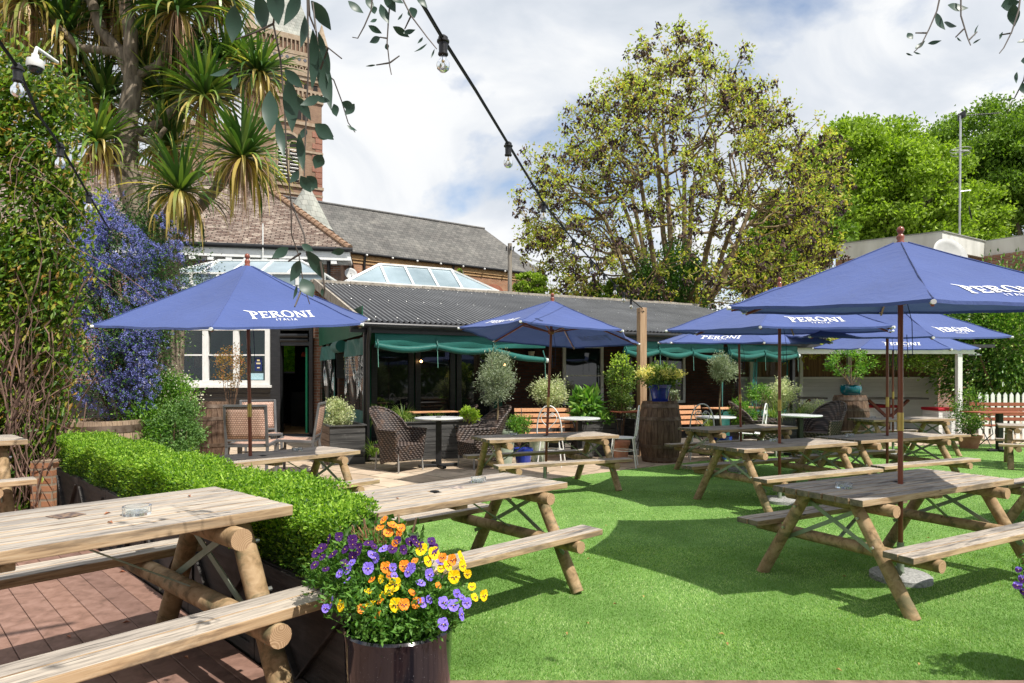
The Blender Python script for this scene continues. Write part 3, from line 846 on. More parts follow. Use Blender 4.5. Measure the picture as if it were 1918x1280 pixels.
PLEAF = leafmat('pansy_leaf', [(0, (0.03, 0.09, 0.015)), (0.5, (0.08, 0.20, 0.03)), (1, (0.18, 0.34, 0.07))], 0.45, 0.3)
def pansy_plant(label, spots, petal, lower, leaf_c, leaf_r, nleaf, rad=(.016, .023), group='pansies planted around the near end of the hedge'):
    """spots: flower positions and facing"""
    o = empty('pansy_plant', leaf_c, 0, label, 'flowering plant', group)
    oc = np.array(leaf_c)
    p, d = clumps(nleaf, max(6, nleaf // 25), (0, 0, 0), leaf_r, .022, .4)
    leaves('foliage', p, unit(d + np.array([0, -.2, .5])), rng.uniform(.015, .034, nleaf), rng.uniform(.007, .013, nleaf), PLEAF, o, .15)
    proto = [petal_flower(None, r).build('flower', [petal, lower, BLO, EYE], o) for r in (rad[0], (rad[0] + rad[1]) / 2, rad[1])]
    for i, s in enumerate(spots):
        fo = proto[i] if i < 3 else link(proto[i % 3].copy(), o)
        q = Vector(s) - Vector(leaf_c)
        fo.location = q
        # face up, out and toward the light at the front
        nrm = Vector((random.uniform(-.8, .8) + q.x * 3, -1.0 + random.uniform(-.4, .75), .6 + random.uniform(-.5, .8))).normalized()
        fo.rotation_euler = nrm.to_track_quat('Z', 'Y').to_euler()
    m = MB()
    for s in spots:
        q = Vector(s) - Vector(leaf_c)
        m.tube([q + Vector((0, .004, -.002)), q + Vector((0, .012, -.03)), Vector((q.x * .6, q.y * .6 + .01, q.z - .09))], .0012, 4)
    m.build('stem', PLEAF, o)
    return o
def spots_px(lst, Y): return [tuple(at(x, y, Y + random.uniform(-.03, .03))) for x, y in lst]
def front(px, py):
    """depth of the flower mound under a pixel"""
    return 2.13 + .0016 * max(0, 1150 - py) * .75 + abs(px - 760) * .0003
def mound(lst): return [tuple(at(x, y, front(x, y))) for x, y in lst]
yel = [(718, 1117), (800, 1052), (850, 1080), (884, 1100), (865, 1060), (740, 1095), (690, 1110), (693, 1133), (742, 1133), (888, 1120), (905, 1115), (812, 1037), (826, 1066), (838, 1060), (790, 1030), (715, 1085), (729, 1105), (862, 1045), (876, 1075), (640, 1135)]
ora = [(697, 1087), (677, 1141), (757, 1133), (713, 1127), (708, 1152), (722, 1063), (730, 1079), (772, 1112), (781, 1130), (820, 1098), (720, 975), (735, 985), (748, 1000), (712, 990), (727, 1000), (740, 1018), (751, 990), (757, 1060), (777, 1052), (829, 1045), (846, 1049)]
vio = [(736, 1063), (788, 1094), (803, 1077), (652, 1088), (652, 1067), (690, 1065), (738, 1080), (766, 1072), (830, 1130), (803, 1123), (790, 1130), (849, 1135), (865, 1121), (874, 1130), (862, 1151), (660, 1055), (705, 1045), (720, 1030), (822, 1055), (638, 1075), (829, 1170), (855, 1112), (771, 1064), (623, 1130), (610, 1140), (697, 1040)]
dkp = [(618, 1008), (635, 1006), (660, 1012), (672, 1025), (648, 1030), (625, 1040), (605, 1045), (592, 1038), (662, 1043), (610, 1068), (660, 1020), (690, 1020), (745, 1012), (765, 1016), (778, 1018), (790, 1022), (808, 1015), (812, 1028), (775, 1010), (590, 1060), (645, 1058), (672, 1035), (755, 1030), (735, 1030), (700, 1025), (615, 1022), (603, 1028)]
c0 = (PX, PY, PZ + .10)
pansy_plant('yellow-flowered pansies on the right side of the glazed pot', mound(yel), YEL, YEL, (PX + .04, PY - .02, PZ + .09), (.19, .16, .11), 2600, (.016, .025))
pansy_plant('orange-flowered pansies low in the middle of the glazed pot and up behind it', mound(ora), ORA, ORA, (PX, PY + .02, PZ + .05), (.20, .17, .09), 1800, (.014, .021))
pansy_plant('light violet pansies filling the middle of the glazed pot', mound(vio), VIO, VIO, (PX - .02, PY - .02, PZ + .10), (.20, .17, .11), 2600, (.0155, .023))
pansy_plant('dark purple pansies spilling over the near end of the hedge trough', mound(dkp), DKP, DKP, (PX - .12, PY + .08, PZ + .18), (.21, .14, .13), 2600, (.015, .021))
# dried seed heads beside the hedge end
m = MB()
for i in range(130):
    b = Vector(at(705 + random.gauss(0, 12), 1040, 2.5)); b.z -= .05
    tp = b + Vector((random.gauss(0, .04), random.gauss(0, .03), random.uniform(.09, .17)))
    m.tube([b, b.lerp(tp, .5) + Vector((random.gauss(0, .01),) * 3), tp], .0013, 3)
tag(m.build('dead_plant', simple('dead_brown_stem', (0.25, 0.11, 0.05), (0.42, 0.22, 0.12), 9, 0.8)), 'tuft of dry brown stems between the hedge end and the orange pansies', 'dead plant')
# ================================================================ materials for the buildings
BRICK = brickmat('old_red_brick', (0.22, 0.095, 0.06), (0.34, 0.17, 0.10), (0.30, 0.27, 0.23), vary=((0.13, 0.10, 0.085), 1.1, .52, .6))
BRICKD = brickmat('shade_darkened_brick', (0.06, 0.028, 0.02), (0.10, 0.045, 0.032), (0.05, 0.045, 0.04))  # brick colour darkened to hold the deep shade under the terrace roof
BRICKC = brickmat('orange_church_brick', (0.36, 0.16, 0.085), (0.46, 0.23, 0.13), (0.34, 0.27, 0.2), vary=((0.22, 0.12, 0.08), .5, .55, .5))
BRICKT = brickmat('tower_brick', (0.235, 0.145, 0.092), (0.315, 0.205, 0.135), (0.25, 0.19, 0.14), vary=((0.24, 0.15, 0.11), .35, .5, .5))
BRICKQ = brickmat('red_quoin_brick', (0.33, 0.12, 0.075), (0.38, 0.16, 0.10), (0.25, 0.2, 0.17))
SLATE = brickmat('grey_slate', (0.13, 0.13, 0.13), (0.21, 0.205, 0.20), (0.06, 0.06, 0.06), .30, .20, .008, vary=((0.26, 0.25, 0.22), .4, .55, .5), bmp=.3)
SLATEP = brickmat('pale_green_slate', (0.30, 0.32, 0.29), (0.40, 0.41, 0.37), (0.2, 0.2, 0.18), .35, .28, .012, bmp=.3)
TILE = brickmat('weathered_clay_tile', (0.15, 0.085, 0.065), (0.30, 0.20, 0.155), (0.035, 0.028, 0.025), .17, .115, .022, vary=((0.42, 0.36, 0.28), 2.2, .56, .65), bmp=.9)
RIDGE = simple('clay_ridge_tile', (0.24, 0.14, 0.09), (0.34, 0.23, 0.15), 8, 0.8, bmp=.3)
WHITE = simple('white_painted_timber', (0.72, 0.72, 0.69), (0.82, 0.82, 0.80), 5, 0.45, dirt=((0.5, 0.48, 0.43), 5, .6, .5))
STONE = simple('pale_stone', (0.29, 0.215, 0.145), (0.39, 0.31, 0.225), 4, 0.85, bmp=.2)
COPING = simple('lichened_coping', (0.24, 0.21, 0.175), (0.42, 0.38, 0.32), 7, 0.9, bmp=.4, dirt=((0.10, 0.09, 0.08), 4, .55, .6))
BLKWOOD = simple('black_painted_boards', (0.014, 0.014, 0.015), (0.03, 0.03, 0.033), 6, 0.28, spec=.6, stretch=(.6, .6, 5), bmp=.15)
GUT = simple('black_gutter', (0.012, 0.012, 0.013), (0.02, 0.02, 0.022), 5, 0.35, spec=.5)
CORR = simple('dark_corrugated_sheet', (0.035, 0.036, 0.040), (0.062, 0.064, 0.070), 1.2, 0.30, 0.0, .6, dirt=((0.085, 0.085, 0.08), 1.5, .55, .5))
CORR2, nt, out = nodes_of('corrugated_sheet_painted_shade')
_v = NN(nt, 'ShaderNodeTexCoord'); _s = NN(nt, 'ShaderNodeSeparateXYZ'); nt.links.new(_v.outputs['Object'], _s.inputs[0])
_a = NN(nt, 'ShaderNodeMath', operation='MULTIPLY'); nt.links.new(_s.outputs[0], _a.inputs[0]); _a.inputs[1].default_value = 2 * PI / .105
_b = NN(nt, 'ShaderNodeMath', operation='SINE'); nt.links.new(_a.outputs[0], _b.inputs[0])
_c = ramp(nt, _b.outputs[0], [(0.0, (.016, .016, .018)), (.55, (.05, .052, .057)), (1, (.17, .175, .185))])  # sunlit ridges and shaded troughs put into the sheet colour
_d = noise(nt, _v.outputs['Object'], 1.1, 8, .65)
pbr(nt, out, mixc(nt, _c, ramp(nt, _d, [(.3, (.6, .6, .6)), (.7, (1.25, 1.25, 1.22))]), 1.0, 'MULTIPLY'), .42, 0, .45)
FELT = simple('dark_roof_felt', (0.035, 0.036, 0.04), (0.06, 0.06, 0.065), 3, 0.8)
GREENC = fabric('green_canvas', (0.012, 0.13, 0.108), 0.15, 0.42)
GREENW = simple('dark_green_paint', (0.0, 0.07, 0.035), (0.004, 0.10, 0.05), 3, 0.5)
VINYL, nt, out = nodes_of('clear_vinyl')
_v = coords(nt, 'Object', (1, 1, .45)); _f = noise(nt, _v, 2.4, 2, .5, 1.0)
_b = bump(nt, _f, 0.35, 0.05)
_tr = NN(nt, 'ShaderNodeBsdfTransparent'); _tr.inputs['Color'].default_value = (0.82, 0.84, 0.84, 1)
_gl = NN(nt, 'ShaderNodeBsdfGlossy'); _gl.inputs['Roughness'].default_value = .05; nt.links.new(_b, _gl.inputs['Normal'])
_fr = NN(nt, 'ShaderNodeFresnel'); _fr.inputs['IOR'].default_value = 1.38; nt.links.new(_b, _fr.inputs['Normal'])
_mx = NN(nt, 'ShaderNodeMixShader'); _hm = NN(nt, 'ShaderNodeMath', operation='MULTIPLY'); _hm.inputs[1].default_value = .45; nt.links.new(_fr.outputs[0], _hm.inputs[0]); nt.links.new(_hm.outputs[0], _mx.inputs[0]); nt.links.new(_tr.outputs[0], _mx.inputs[1]); nt.links.new(_gl.outputs[0], _mx.inputs[2]); nt.links.new(_mx.outputs[0], out.inputs['Surface'])
PANE = glassmat('window_pane', (.95, .98, .96), 0.0, .92)
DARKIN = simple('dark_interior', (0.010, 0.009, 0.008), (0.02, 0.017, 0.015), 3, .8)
WINDK = simple('dark_window_glass', (0.012, 0.014, 0.015), (0.02, 0.022, 0.024), 2, 0.03, spec=.9)
FLOORW = simple('orange_floorboards', (0.30, 0.15, 0.06), (0.42, 0.24, 0.11), 5, .5)
LANTG = simple('skylight_glass', (0.16, 0.22, 0.25), (0.30, 0.38, 0.42), .8, 0.06, spec=.9)
A0 = .45
E1 = Vector((math.cos(A0), math.sin(A0), 0)); E2 = Vector((-math.sin(A0), math.cos(A0), 0)); O0 = Vector((-2.75, 12.3, 0))
def sh(s, t, z=0): return O0 + E1 * s + E2 * t + Vector((0, 0, z))

# ================================================================ covered terrace with the corrugated roof
ter = empty('covered_terrace', O0, A0, 'long low terrace shelter with a dark corrugated roof and black posts', 'terrace shelter')
SL = 12.3; zf, zb_, yb = 2.60, 4.02, 5.0
sl = (zb_ - zf) / (yb + .25)
m = MB(); nw = int((SL + .15) / .0145)
def corr(u, v):
    x = -.12 + (SL + .12) * u; y = -.25 + (yb + .25) * v
    return (x, y, zf + .03 + (y + .25) * sl + .024 * math.sin(2 * PI * x / .105))
m.sheet(corr, 118 * 8, 3)
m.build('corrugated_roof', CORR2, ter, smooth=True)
for r_ in range(3):                                           # rows of fixing screws
    m = MB(); y = .1 + r_ * 2.2
    for i in range(30):
        x = .2 + i * .42
        m.ball((x, y, zf + .05 + (y + .25) * sl), .012, 6, 4)
    m.build('fixing_screws', STEEL, ter)
for xx in (1.9, 3.8, 5.7, 7.6, 9.5, 11.3):                     # sheet laps
    m = MB(); m.sheet(lambda u, v: (xx + .055 * u, -.25 + (yb + .25) * v, zf + .036 + (yb + .25) * v * sl + .016 * math.sin(2 * PI * (xx + .055 * u) / .105)), 6, 2); m.build('sheet_lap', CORR, ter)
m = MB()
for i in range(13): m.box((-.25 + i * .985 + .49, yb + .12, zb_ + .05 + .01 * (i % 2)), (.975, .34, .085))
m.build('stone_coping', COPING, ter, bevel=.008)
m = MB(); m.box((SL / 2, yb + .14, 3.3), (SL + .3, .26, 1.35)); m.build('parapet_wall', BRICK, ter)
# sloping verge at the left end
m = MB(); m.bar((-.17, -.25, zf), (-.17, yb, zb_), .05, .22); m.build('verge_board', COPING, ter)
m = MB()
g = [(-.3 + SL * i / 8, -.31, zf - .04) for i in range(9)]
m.tube(g, .055, 10); m.build('gutter', GUT, ter, smooth=True)
m = MB(); m.box((SL / 2 - .3, -.20, zf - .10), (SL + .1, .03, .16)); m.build('fascia', GUT, ter)
m = MB(); m.tube([(-.02, -.31, zf - .07), (-.02, -.31, zf - .2), (.0, -.12, zf - .42), (0, -.10, .05)], .038, 10); m.build('downpipe', GUT, ter, smooth=True)
POSTS = [0.0, 6.05, 6.35, 11.3]
for i, x in enumerate(POSTS):
    m = MB(); m.box((x, .02, 1.25), (.10, .10, 2.5)); p = m.build('post', GUT, ter, bevel=.004)
    if i in (1, 2):
        for k in range(9):
            b = MB(); b.ball((x, -.035, .3 + k * .25), .008, 6, 4); b.build('bolt', STEEL, p)
# back wall with dark framed doors, brick panel, white sash window
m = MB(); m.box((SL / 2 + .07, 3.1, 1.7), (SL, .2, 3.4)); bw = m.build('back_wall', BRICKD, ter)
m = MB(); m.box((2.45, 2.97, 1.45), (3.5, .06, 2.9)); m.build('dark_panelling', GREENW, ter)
m = MB(); m.box((SL / 2, 1.45, -.005 + .02), (SL, 2.9, .012)); m.build('terrace_floor', simple('terrace_slab', (0.10, 0.085, 0.07), (0.16, 0.14, 0.12), 3, .8), ter)
def framed_window(parent, x0, x1, z0, z1, y, mat_f, mat_g, bars_x=(), bars_z=(), fw=.07, name='window', dep=.06, gy=.01):
    m = MB()
    m.b2(x0, x1, y - dep, y, z1 - fw, z1); m.b2(x0, x1, y - dep, y, z0, z0 + fw)
    m.b2(x0, x0 + fw, y - dep, y, z0 + fw, z1 - fw); m.b2(x1 - fw, x1, y - dep, y, z0 + fw, z1 - fw)
    f = m.build(name, mat_f, parent, bevel=.004)
    for x in bars_x:
        b = MB(); b.b2(x - .028, x + .028, y - dep + .008, y - .004, z0 + fw, z1 - fw); b.build('mullion', mat_f, f, bevel=.003)
    for z in bars_z:
        b = MB(); b.b2(x0 + fw, x1 - fw, y - dep + .014, y - .010, z - .018, z + .018); b.build('glazing_bar', mat_f, f)
    b = MB(); b.b2(x0 + fw, x1 - fw, y - gy - .006, y - gy, z0 + fw, z1 - fw); b.build('pane', mat_g, f)
    return f
for x0, x1 in ((.80, 1.82), (1.86, 2.88), (2.92, 3.94)):
    framed_window(ter, x0, x1, .08, 2.35, 2.93, BLKWOOD, WINDK, fw=.13, name='glazed_door')
framed_window(ter, 6.9 - .9, 7.5 - .2, .85, 2.5, 2.99, WHITE, WINDK, (), (1.65,), fw=.09, name='sash_window')
framed_window(ter, 8.9, 10.2, .85, 2.5, 2.99, WHITE, WINDK, (9.55,), (1.65,), fw=.08, name='sash_window')
# wall lanterns and lit lamps inside
LAMP, nt, out = nodes_of('lit_bulb'); em = NN(nt, 'ShaderNodeEmission'); em.inputs['Color'].default_value = (1, .55, .22, 1); em.inputs['Strength'].default_value = 9; nt.links.new(em.outputs[0], out.inputs['Surface'])
for i, (x, z, lb) in enumerate(((1.95, 1.98, 'small lit amber wall lamp seen through the terrace beside the glazed doors'), (4.15, 1.92, 'small lit amber wall lamp left of the olive tree crown'))):
    l = empty('wall_lamp', sh(x, 2.72, z), A0, lb, 'lamp', 'lit lamps on the terrace wall')
    m = MB(); m.ball((0, 0, 0), .032, 10, 8); m.build('bulb', LAMP, l)
    m = MB(); m.lathe([(.02, .03), (.03, .05), (.012, .09), (.008, .15)], 10); m.build('holder', BLACKM, l)
l = empty('wall_lantern', sh(5.0, 2.86, 2.05), A0, 'white-glazed wall lantern hanging on the brick under the terrace roof', 'lantern')
m = MB(); m.lathe([(.05, 0), (.10, .22), (.10, .23)], 6); m.build('glass_body', simple('milky_glass', (.62, .6, .5), (.7, .68, .58), 3, .2), l)
m = MB(); m.lathe([(.12, .23), (.05, .33), (.012, .36), (.012, .42)], 6); m.lathe([(.05, -.03), (.055, 0)], 6); m.build('frame', BLACKM, l)

# rolled green canvas blinds under the gutter
def blind(x0, x1, label, droop=.10, end_drop=0):
    o = empty('canvas_blind', sh(x0, -.12, 0), A0, label, 'canvas blind', 'rolled green canvas blinds under the terrace gutter')
    W = x1 - x0
    m = MB()
    m.sheet(lambda u, v: (u * W, -.03 - .05 * math.sin(v * 2.2) + .015 * math.sin(u * 17 + v * 4), 2.47 - .26 * v - .03 * math.sin(u * PI) * v), 40, 5)
    m.build('valance', GREENC, o, smooth=True)
    m = MB(); pts = []; rr = []
    for i in range(33):
        u = i / 32
        lobe = abs(math.sin(u * PI * max(1, round(W / 1.15))))
        pts.append((u * W, -.07, 2.24 - droop * (.35 + .65 * lobe) - end_drop * u ** 4)); rr.append(.050 + .016 * lobe)
    m.tube(pts, rr, 12); m.build('rolled_curtain', GREENC, o, smooth=True)
    n = max(1, round(W / 1.15))
    for i in range(n + 1):
        x = min(W - .04, max(.04, W * i / n))
        t_ = MB(); z = 2.24 - droop * .35 - end_drop * (i / n) ** 4
        t_.tube([(x, -.03, z + .20), (x, -.135, z + .02), (x, -.13, z - .06), (x, -.07, z - .075)], .012, 6)
        st = t_.build('tie_strap', GREENC, o)
        t_ = MB(); t_.tube([(x, -.12, z - .06), (x + .01, -.12, z - .42)], .0045, 5); t_.build('cord', simple('pale_green_cord', (.2, .45, .36), None, 4, .7) if 'pale_green_cord' not in MATS else MATS['pale_green_cord'], st)
    c = MB(); c.tube([(W - .005, -.07, 2.24 - droop * .35 - end_drop), (W + .06, -.07, 2.235 - droop * .35 - end_drop * 1.05)], .05, 10); c.build('roll_end', simple('pale_vinyl_edge', (.6, .66, .64), None, 4, .3) if 'pale_vinyl_edge' not in MATS else MATS['pale_vinyl_edge'], o)
    return o
blind(.12, 3.75, 'rolled green canvas blind left of the middle parasol', .12, .24)
blind(5.75, 8.7, 'rolled green canvas blind passing behind the wooden post', .14, .08)
blind(8.85, 11.25, 'rolled green canvas blind at the right end of the terrace', .14, .02)
# lowered curtains at the left side and the right bays
def curtain(name_loc, rz, W, label, zt=2.36, win=(.95, 2.02), splits=1):
    o = empty('clear_curtain', name_loc, rz, label, 'curtain', 'green edged clear curtains lowered round the terrace')
    wob = lambda u, v: .03 * math.sin(u * 9 + v * 2) + .018 * math.sin(u * 23 - v * 3)
    def seg(a, b, z0, z1, mat, nm, off=0):
        m = MB(); m.sheet(lambda u, v: (a + (b - a) * u, wob((a + (b - a) * u) / W, v) + off, z0 + (z1 - z0) * v), 24, 8); return m.build(nm, mat, o, smooth=True)
    seg(0, W, win[1], zt, GREENC, 'top_band'); seg(0, W, .05, win[0], GREENC, 'bottom_band')
    for i in range(splits):
        a = W * i / splits; b = W * (i + 1) / splits
        seg(a, a + .06, win[0], win[1], GREENC, 'edge_band', .002); seg(b - .06, b, win[0], win[1], GREENC, 'edge_band', .002)
        seg(a + .06, b - .06, win[0], win[1], VINYL, 'clear_window')
    return o
# left side: two leaves with a gap, in the plane running back from the corner post
curtain(sh(-.02, .06), A0 + PI / 2, 1.9, 'clear vinyl curtain with green edges hanging next to the corner post')
curtain(sh(-.02, 3.0), A0 + PI / 2, 2.0, 'clear vinyl curtain with green edges hanging beside the pub door')
m = MB(); m.b2(.06, 4.9, -.01, .01, 2.40, 2.95); o = m.build('green_side_panel', GREENW, loc=sh(-.05, .05), rz=A0 + PI / 2)
tag(o, 'dark green boarded panel over the side curtains of the terrace', 'panel')
m = MB(); m.tube([(2.0, .0, 2.27), (2.62, .0, 2.27)], .13, 14); o = m.build('rolled_door_flap', GREENC, loc=sh(-.06, 0.05), rz=A0 + PI / 2, smooth=45)
tag(o, 'short rolled-up green canvas flap tied above the gap in the side curtains', 'rolled flap')
curtain(sh(8.95, .12), A0, 1.1, 'clear curtain with dark green frame at the left of the olive tree stem', win=(.75, 2.0))
curtain(sh(10.1, .12), A0, 1.15, 'clear curtain with dark green frame at the right end of the terrace', win=(.75, 2.0))
# board with gold lettering in the gap
bd = empty('house_rules_board', sh(.30, 2.93, .38), A0, 'narrow black board with small gold lettering behind the side curtains', 'sign')
m = MB(); m.b2(-.30, .30, .0, .03, 1.20, 1.75); m.build('board', BLKWOOD, bd)
GOLD = simple('gold_lettering', (.75, .55, .22), (.8, .6, .25), 9, .5)
# ================================================================ pub front with white window and door
PY0 = 17.3
pub = empty('pub_front', (-5.15, PY0, 0), 0, 'single storey pub front with black boarding, white casement window and open doorway', 'pub building')
m = MB()
for i in range(11):
    z = .06 + i * .125
    m.box((-5.0, -.03, z + .06), (7.56, .05, .12), rx=R(13))
m.build('boarding', BLKWOOD, pub)
m = MB(); m.b2(-10.2, -1.24, 0.02, .22, 0, 1.40); m.b2(-10.2, 2.6, .02, .22, 3.02, 3.6); m.b2(-10.2, -4.72, .02, .22, 1.40, 3.02); m.b2(-.18, .1, .02, .22, 0, 3.02); m.build('brick_wall', BRICK, pub)
w0, w1, wz0, wz1 = -4.72, -1.25, 1.40, 2.96
wf = framed_window(pub, w0, w1, wz0, wz1, -.02, WHITE, PANE, (-3.78, -2.95, -2.14), (2.19,), fw=.12, name='casement_window', dep=.10)
m = MB(); m.box(((w0 + w1) / 2, -.08, wz0 - .04), (w1 - w0 + .1, .16, .07)); m.build('sill', WHITE, wf, bevel=.006)
for x in (-3.78, -2.95, -2.14):
    b = MB(); b.b2(x - .075, x + .075, -.11, -.02, wz0 + .12, wz1 - .12); b.build('casement_stile', WHITE, wf, bevel=.004)
# what one sees through the window: room with green wall, framed prints, a poster on the glass
m = MB(); m.b2(-9.8, -1.9, 2.6, 2.7, 0, 3.2); m.build('room_wall', simple('green_room_paint', (0.0, .13, .07), (.01, .18, .10), 2, .5), pub)
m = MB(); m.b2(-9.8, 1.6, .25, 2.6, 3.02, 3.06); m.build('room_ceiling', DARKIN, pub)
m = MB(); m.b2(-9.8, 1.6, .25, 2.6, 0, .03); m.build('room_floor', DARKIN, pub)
PAPER = simple('old_print', (.45, .36, .2), (.30, .2, .12), 14, .6)
for x in (-3.5, -4.3):
    b = MB(); b.b2(x - .22, x + .22, 2.5, 2.59, 1.9, 2.35); f = b.build('picture_frame', simple('brown_frame', (.12, .06, .03), None, 4, .4) if 'brown_frame' not in MATS else MATS['brown_frame'], pub)
    b = MB(); b.b2(x - .18, x + .18, 2.49, 2.499, 1.94, 2.31); b.build('print', PAPER, f)
b = MB(); b.b2(-1.66, -1.47, -.052, -.046, 1.77, 2.13); po = b.build('poster', simple('navy_poster', (.015, .03, .12), None, 4, .4), pub)
for (x0, x1, z0, z1) in ((-1.60, -1.53, 2.03, 2.08), (-1.62, -1.51, 1.95, 1.99), (-1.60, -1.53, 1.84, 1.87)):
    b = MB(); b.b2(x0, x1, -.056, -.0525, z0, z1); b.build('poster_print', simple('cream_print', (.7, .6, .35), None, 4, .5) if 'cream_print' not in MATS else MATS['cream_print'], po)
b = MB(); b.b2(-1.80, -1.43, -.052, -.046, 1.54, 1.71); b.build('sticker', simple('pale_blue_sticker', (.30, .50, .58), (.5, .7, .75), 30, .4), pub)
# doorway
m = MB(); m.b2(-1.24, -.98, -.08, .12, 0, 3.02); m.b2(-.22, -.12, -.08, .12, 0, 3.02); m.b2(-.98, -.22, -.08, .12, 2.84, 3.02); m.b2(-.98, -.22, -.06, .12, 2.44, 2.56); dfm = m.build('door_frame', BLKWOOD, pub, bevel=.006)
m = MB(); m.tube([(-.97, -.07, 2.70), (-.24, -.07, 2.70)], .06, 10); m.tube([(-.97, -.06, 2.58), (-.24, -.06, 2.58)], .05, 10); m.build('rolled_shutter', GUT, dfm, smooth=45)
m = MB(); m.b2(-1.1, -.15, -.45, .10, 0, .10); m.build('doorstep', simple('doorstep_mat', (.02, .02, .022), (.05, .05, .05), 30, .9), pub, bevel=.006)
m = MB(); m.b2(-4, 1.5, .12, 4.0, .06, .11); m.build('hall_floor', FLOORW, pub)
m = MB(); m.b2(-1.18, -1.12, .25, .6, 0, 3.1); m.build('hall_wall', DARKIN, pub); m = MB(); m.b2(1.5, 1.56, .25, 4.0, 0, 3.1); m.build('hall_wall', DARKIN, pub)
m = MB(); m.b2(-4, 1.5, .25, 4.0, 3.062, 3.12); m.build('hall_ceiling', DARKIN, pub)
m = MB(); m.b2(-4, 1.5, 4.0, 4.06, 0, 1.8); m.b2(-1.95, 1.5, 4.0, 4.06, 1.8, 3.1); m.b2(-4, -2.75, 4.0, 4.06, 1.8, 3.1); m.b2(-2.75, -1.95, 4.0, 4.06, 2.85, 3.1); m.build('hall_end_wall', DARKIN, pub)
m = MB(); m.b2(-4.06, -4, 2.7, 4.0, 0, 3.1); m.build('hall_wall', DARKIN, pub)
m = MB(); m.b2(-.38, -.33, .14, .9, .11, 2.4); m.build('open_door', simple('bright_green_door', (.0, .22, .10), None, 3, .35), pub)
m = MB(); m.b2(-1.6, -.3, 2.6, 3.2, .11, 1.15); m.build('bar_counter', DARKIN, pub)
m = MB(); m.b2(-.42, -.34, 2.2, 2.29, .11, 2.6); m.build('hall_pillar', WHITE, pub)
m = MB(); m.b2(-2.75, -1.95, 3.93, 4.0, 1.74, 1.80); m.build('hall_window_sill', WHITE, pub)
BELL = simple('red_lampshade', (.35, .04, .02), (.4, .06, .03), 3, .4)
for i, (x, z) in enumerate(((-.80, 2.22), (-.52, 2.36))):
    l = empty('pendant_lamp', (-5.15 + x, PY0 + 1.4, z), 0, ('red pendant lamp seen through the pub doorway, the lower left one', 'red pendant lamp seen through the pub doorway, the higher right one')[i], 'lamp', 'red pendant lamps inside the pub')
    m = MB(); m.lathe([(.02, .12), (.06, .10), (.11, .0), (.105, -.02)], 16); m.build('lamp_shade', BELL, l, smooth=True)
    m = MB(); m.tube([(0, 0, .12), (0, 0, 3.06 - z)], .006, 6); m.build('flex', BLACKM, l)
# flat roof over the pub, brick soldier course above the window
m = MB(); m.b2(-10.2, 2.4, -.02, .25, 3.00, 3.10); m.build('brick_course', brickmat('soldier_course', (.36, .15, .09), (.42, .2, .12), (.4, .36, .3), .085, .3, .012), pub)
m = MB(); m.b2(-10.4, 1.5, .24, 4.1, 3.62, 3.72); m.build('flat_roof', FELT, pub)
m = MB(); m.b2(-10.2, .2, -.05, .3, 3.60, 3.78); m.build('roof_edge', COPING, pub, bevel=.01)

# ================================================================ glazed roof lanterns
def lantern(loc, rz, L, W, h, z0, label, nb=4, hip=.75, base=0.12, wallh=0):
    o = empty('roof_lantern', loc, rz, label, 'roof lantern', 'white framed glass roof lanterns on the pub')
    m = MB(); m.b2(0, L, 0, W, z0 - base, z0); m.build('kerb', WHITE, o, bevel=.01)
    zt = z0 + h; z1 = z0 + wallh
    if wallh:
        for i in range(7):
            x = L * i / 6; m = MB(); m.b2(x - .045, x + .045, -.03, .03, z0, z1); m.build('upright', WHITE, o)
        m = MB(); m.b2(.0, L, .005, .012, z0, z1); m.build('side_pane', LANTG, o)
    a, b, c, d = Vector((0, 0, z1)), Vector((L, 0, z1)), Vector((L, W, z1)), Vector((0, W, z1))
    e, f = Vector((hip, W / 2, zt)), Vector((L - hip, W / 2, zt))
    for q in ((a, b, f, e), (c, d, e, f), (b, c, f), (d, a, e)):
        m = MB(); m.add(q, [tuple(range(len(q)))]); m.build('glass_slope', LANTG, o)
    for p, q in ((a, e), (d, e), (b, f), (c, f), (e, f), (a, b), (b, c), (c, d), (d, a)):
        m = MB(); m.bar(p + Vector((0, 0, .02)), q + Vector((0, 0, .02)), .075, .05); m.build('frame_bar', WHITE, o)
    for i in range(nb):
        t = i / (nb - 1) if nb > 1 else .5
        p = e.lerp(f, t); q = Vector((p.x, 0, z1))
        m = MB(); m.bar(q + Vector((0, 0, .02)), p + Vector((0, 0, .02)), .06, .045); m.build('frame_bar', WHITE, o)
        q = Vector((p.x, W, z1)); m = MB(); m.bar(q + Vector((0, 0, .02)), p + Vector((0, 0, .02)), .06, .045); m.build('frame_bar', WHITE, o)
    return o
lantern(sh(.75, 5.5), A0, 4.5, 1.9, .70, 4.18, 'hipped white-framed glass lantern rising behind the corrugated roof', 4, 1.15)
lantern((-9.7, 18.2, 0), .03, 4.4, 2.4, .88, 4.20, 'white-framed glass lantern behind the left parasol, under the old tiled roof', 4, 1.0, wallh=.30)
m = MB(); m.b2(-.2, 12.0, 5.2, 11.5, 3.62, 3.92); o = m.build('flat_roof', FELT, loc=O0, rz=A0); tag(o, 'dark flat roof behind the corrugated terrace roof', 'flat roof')

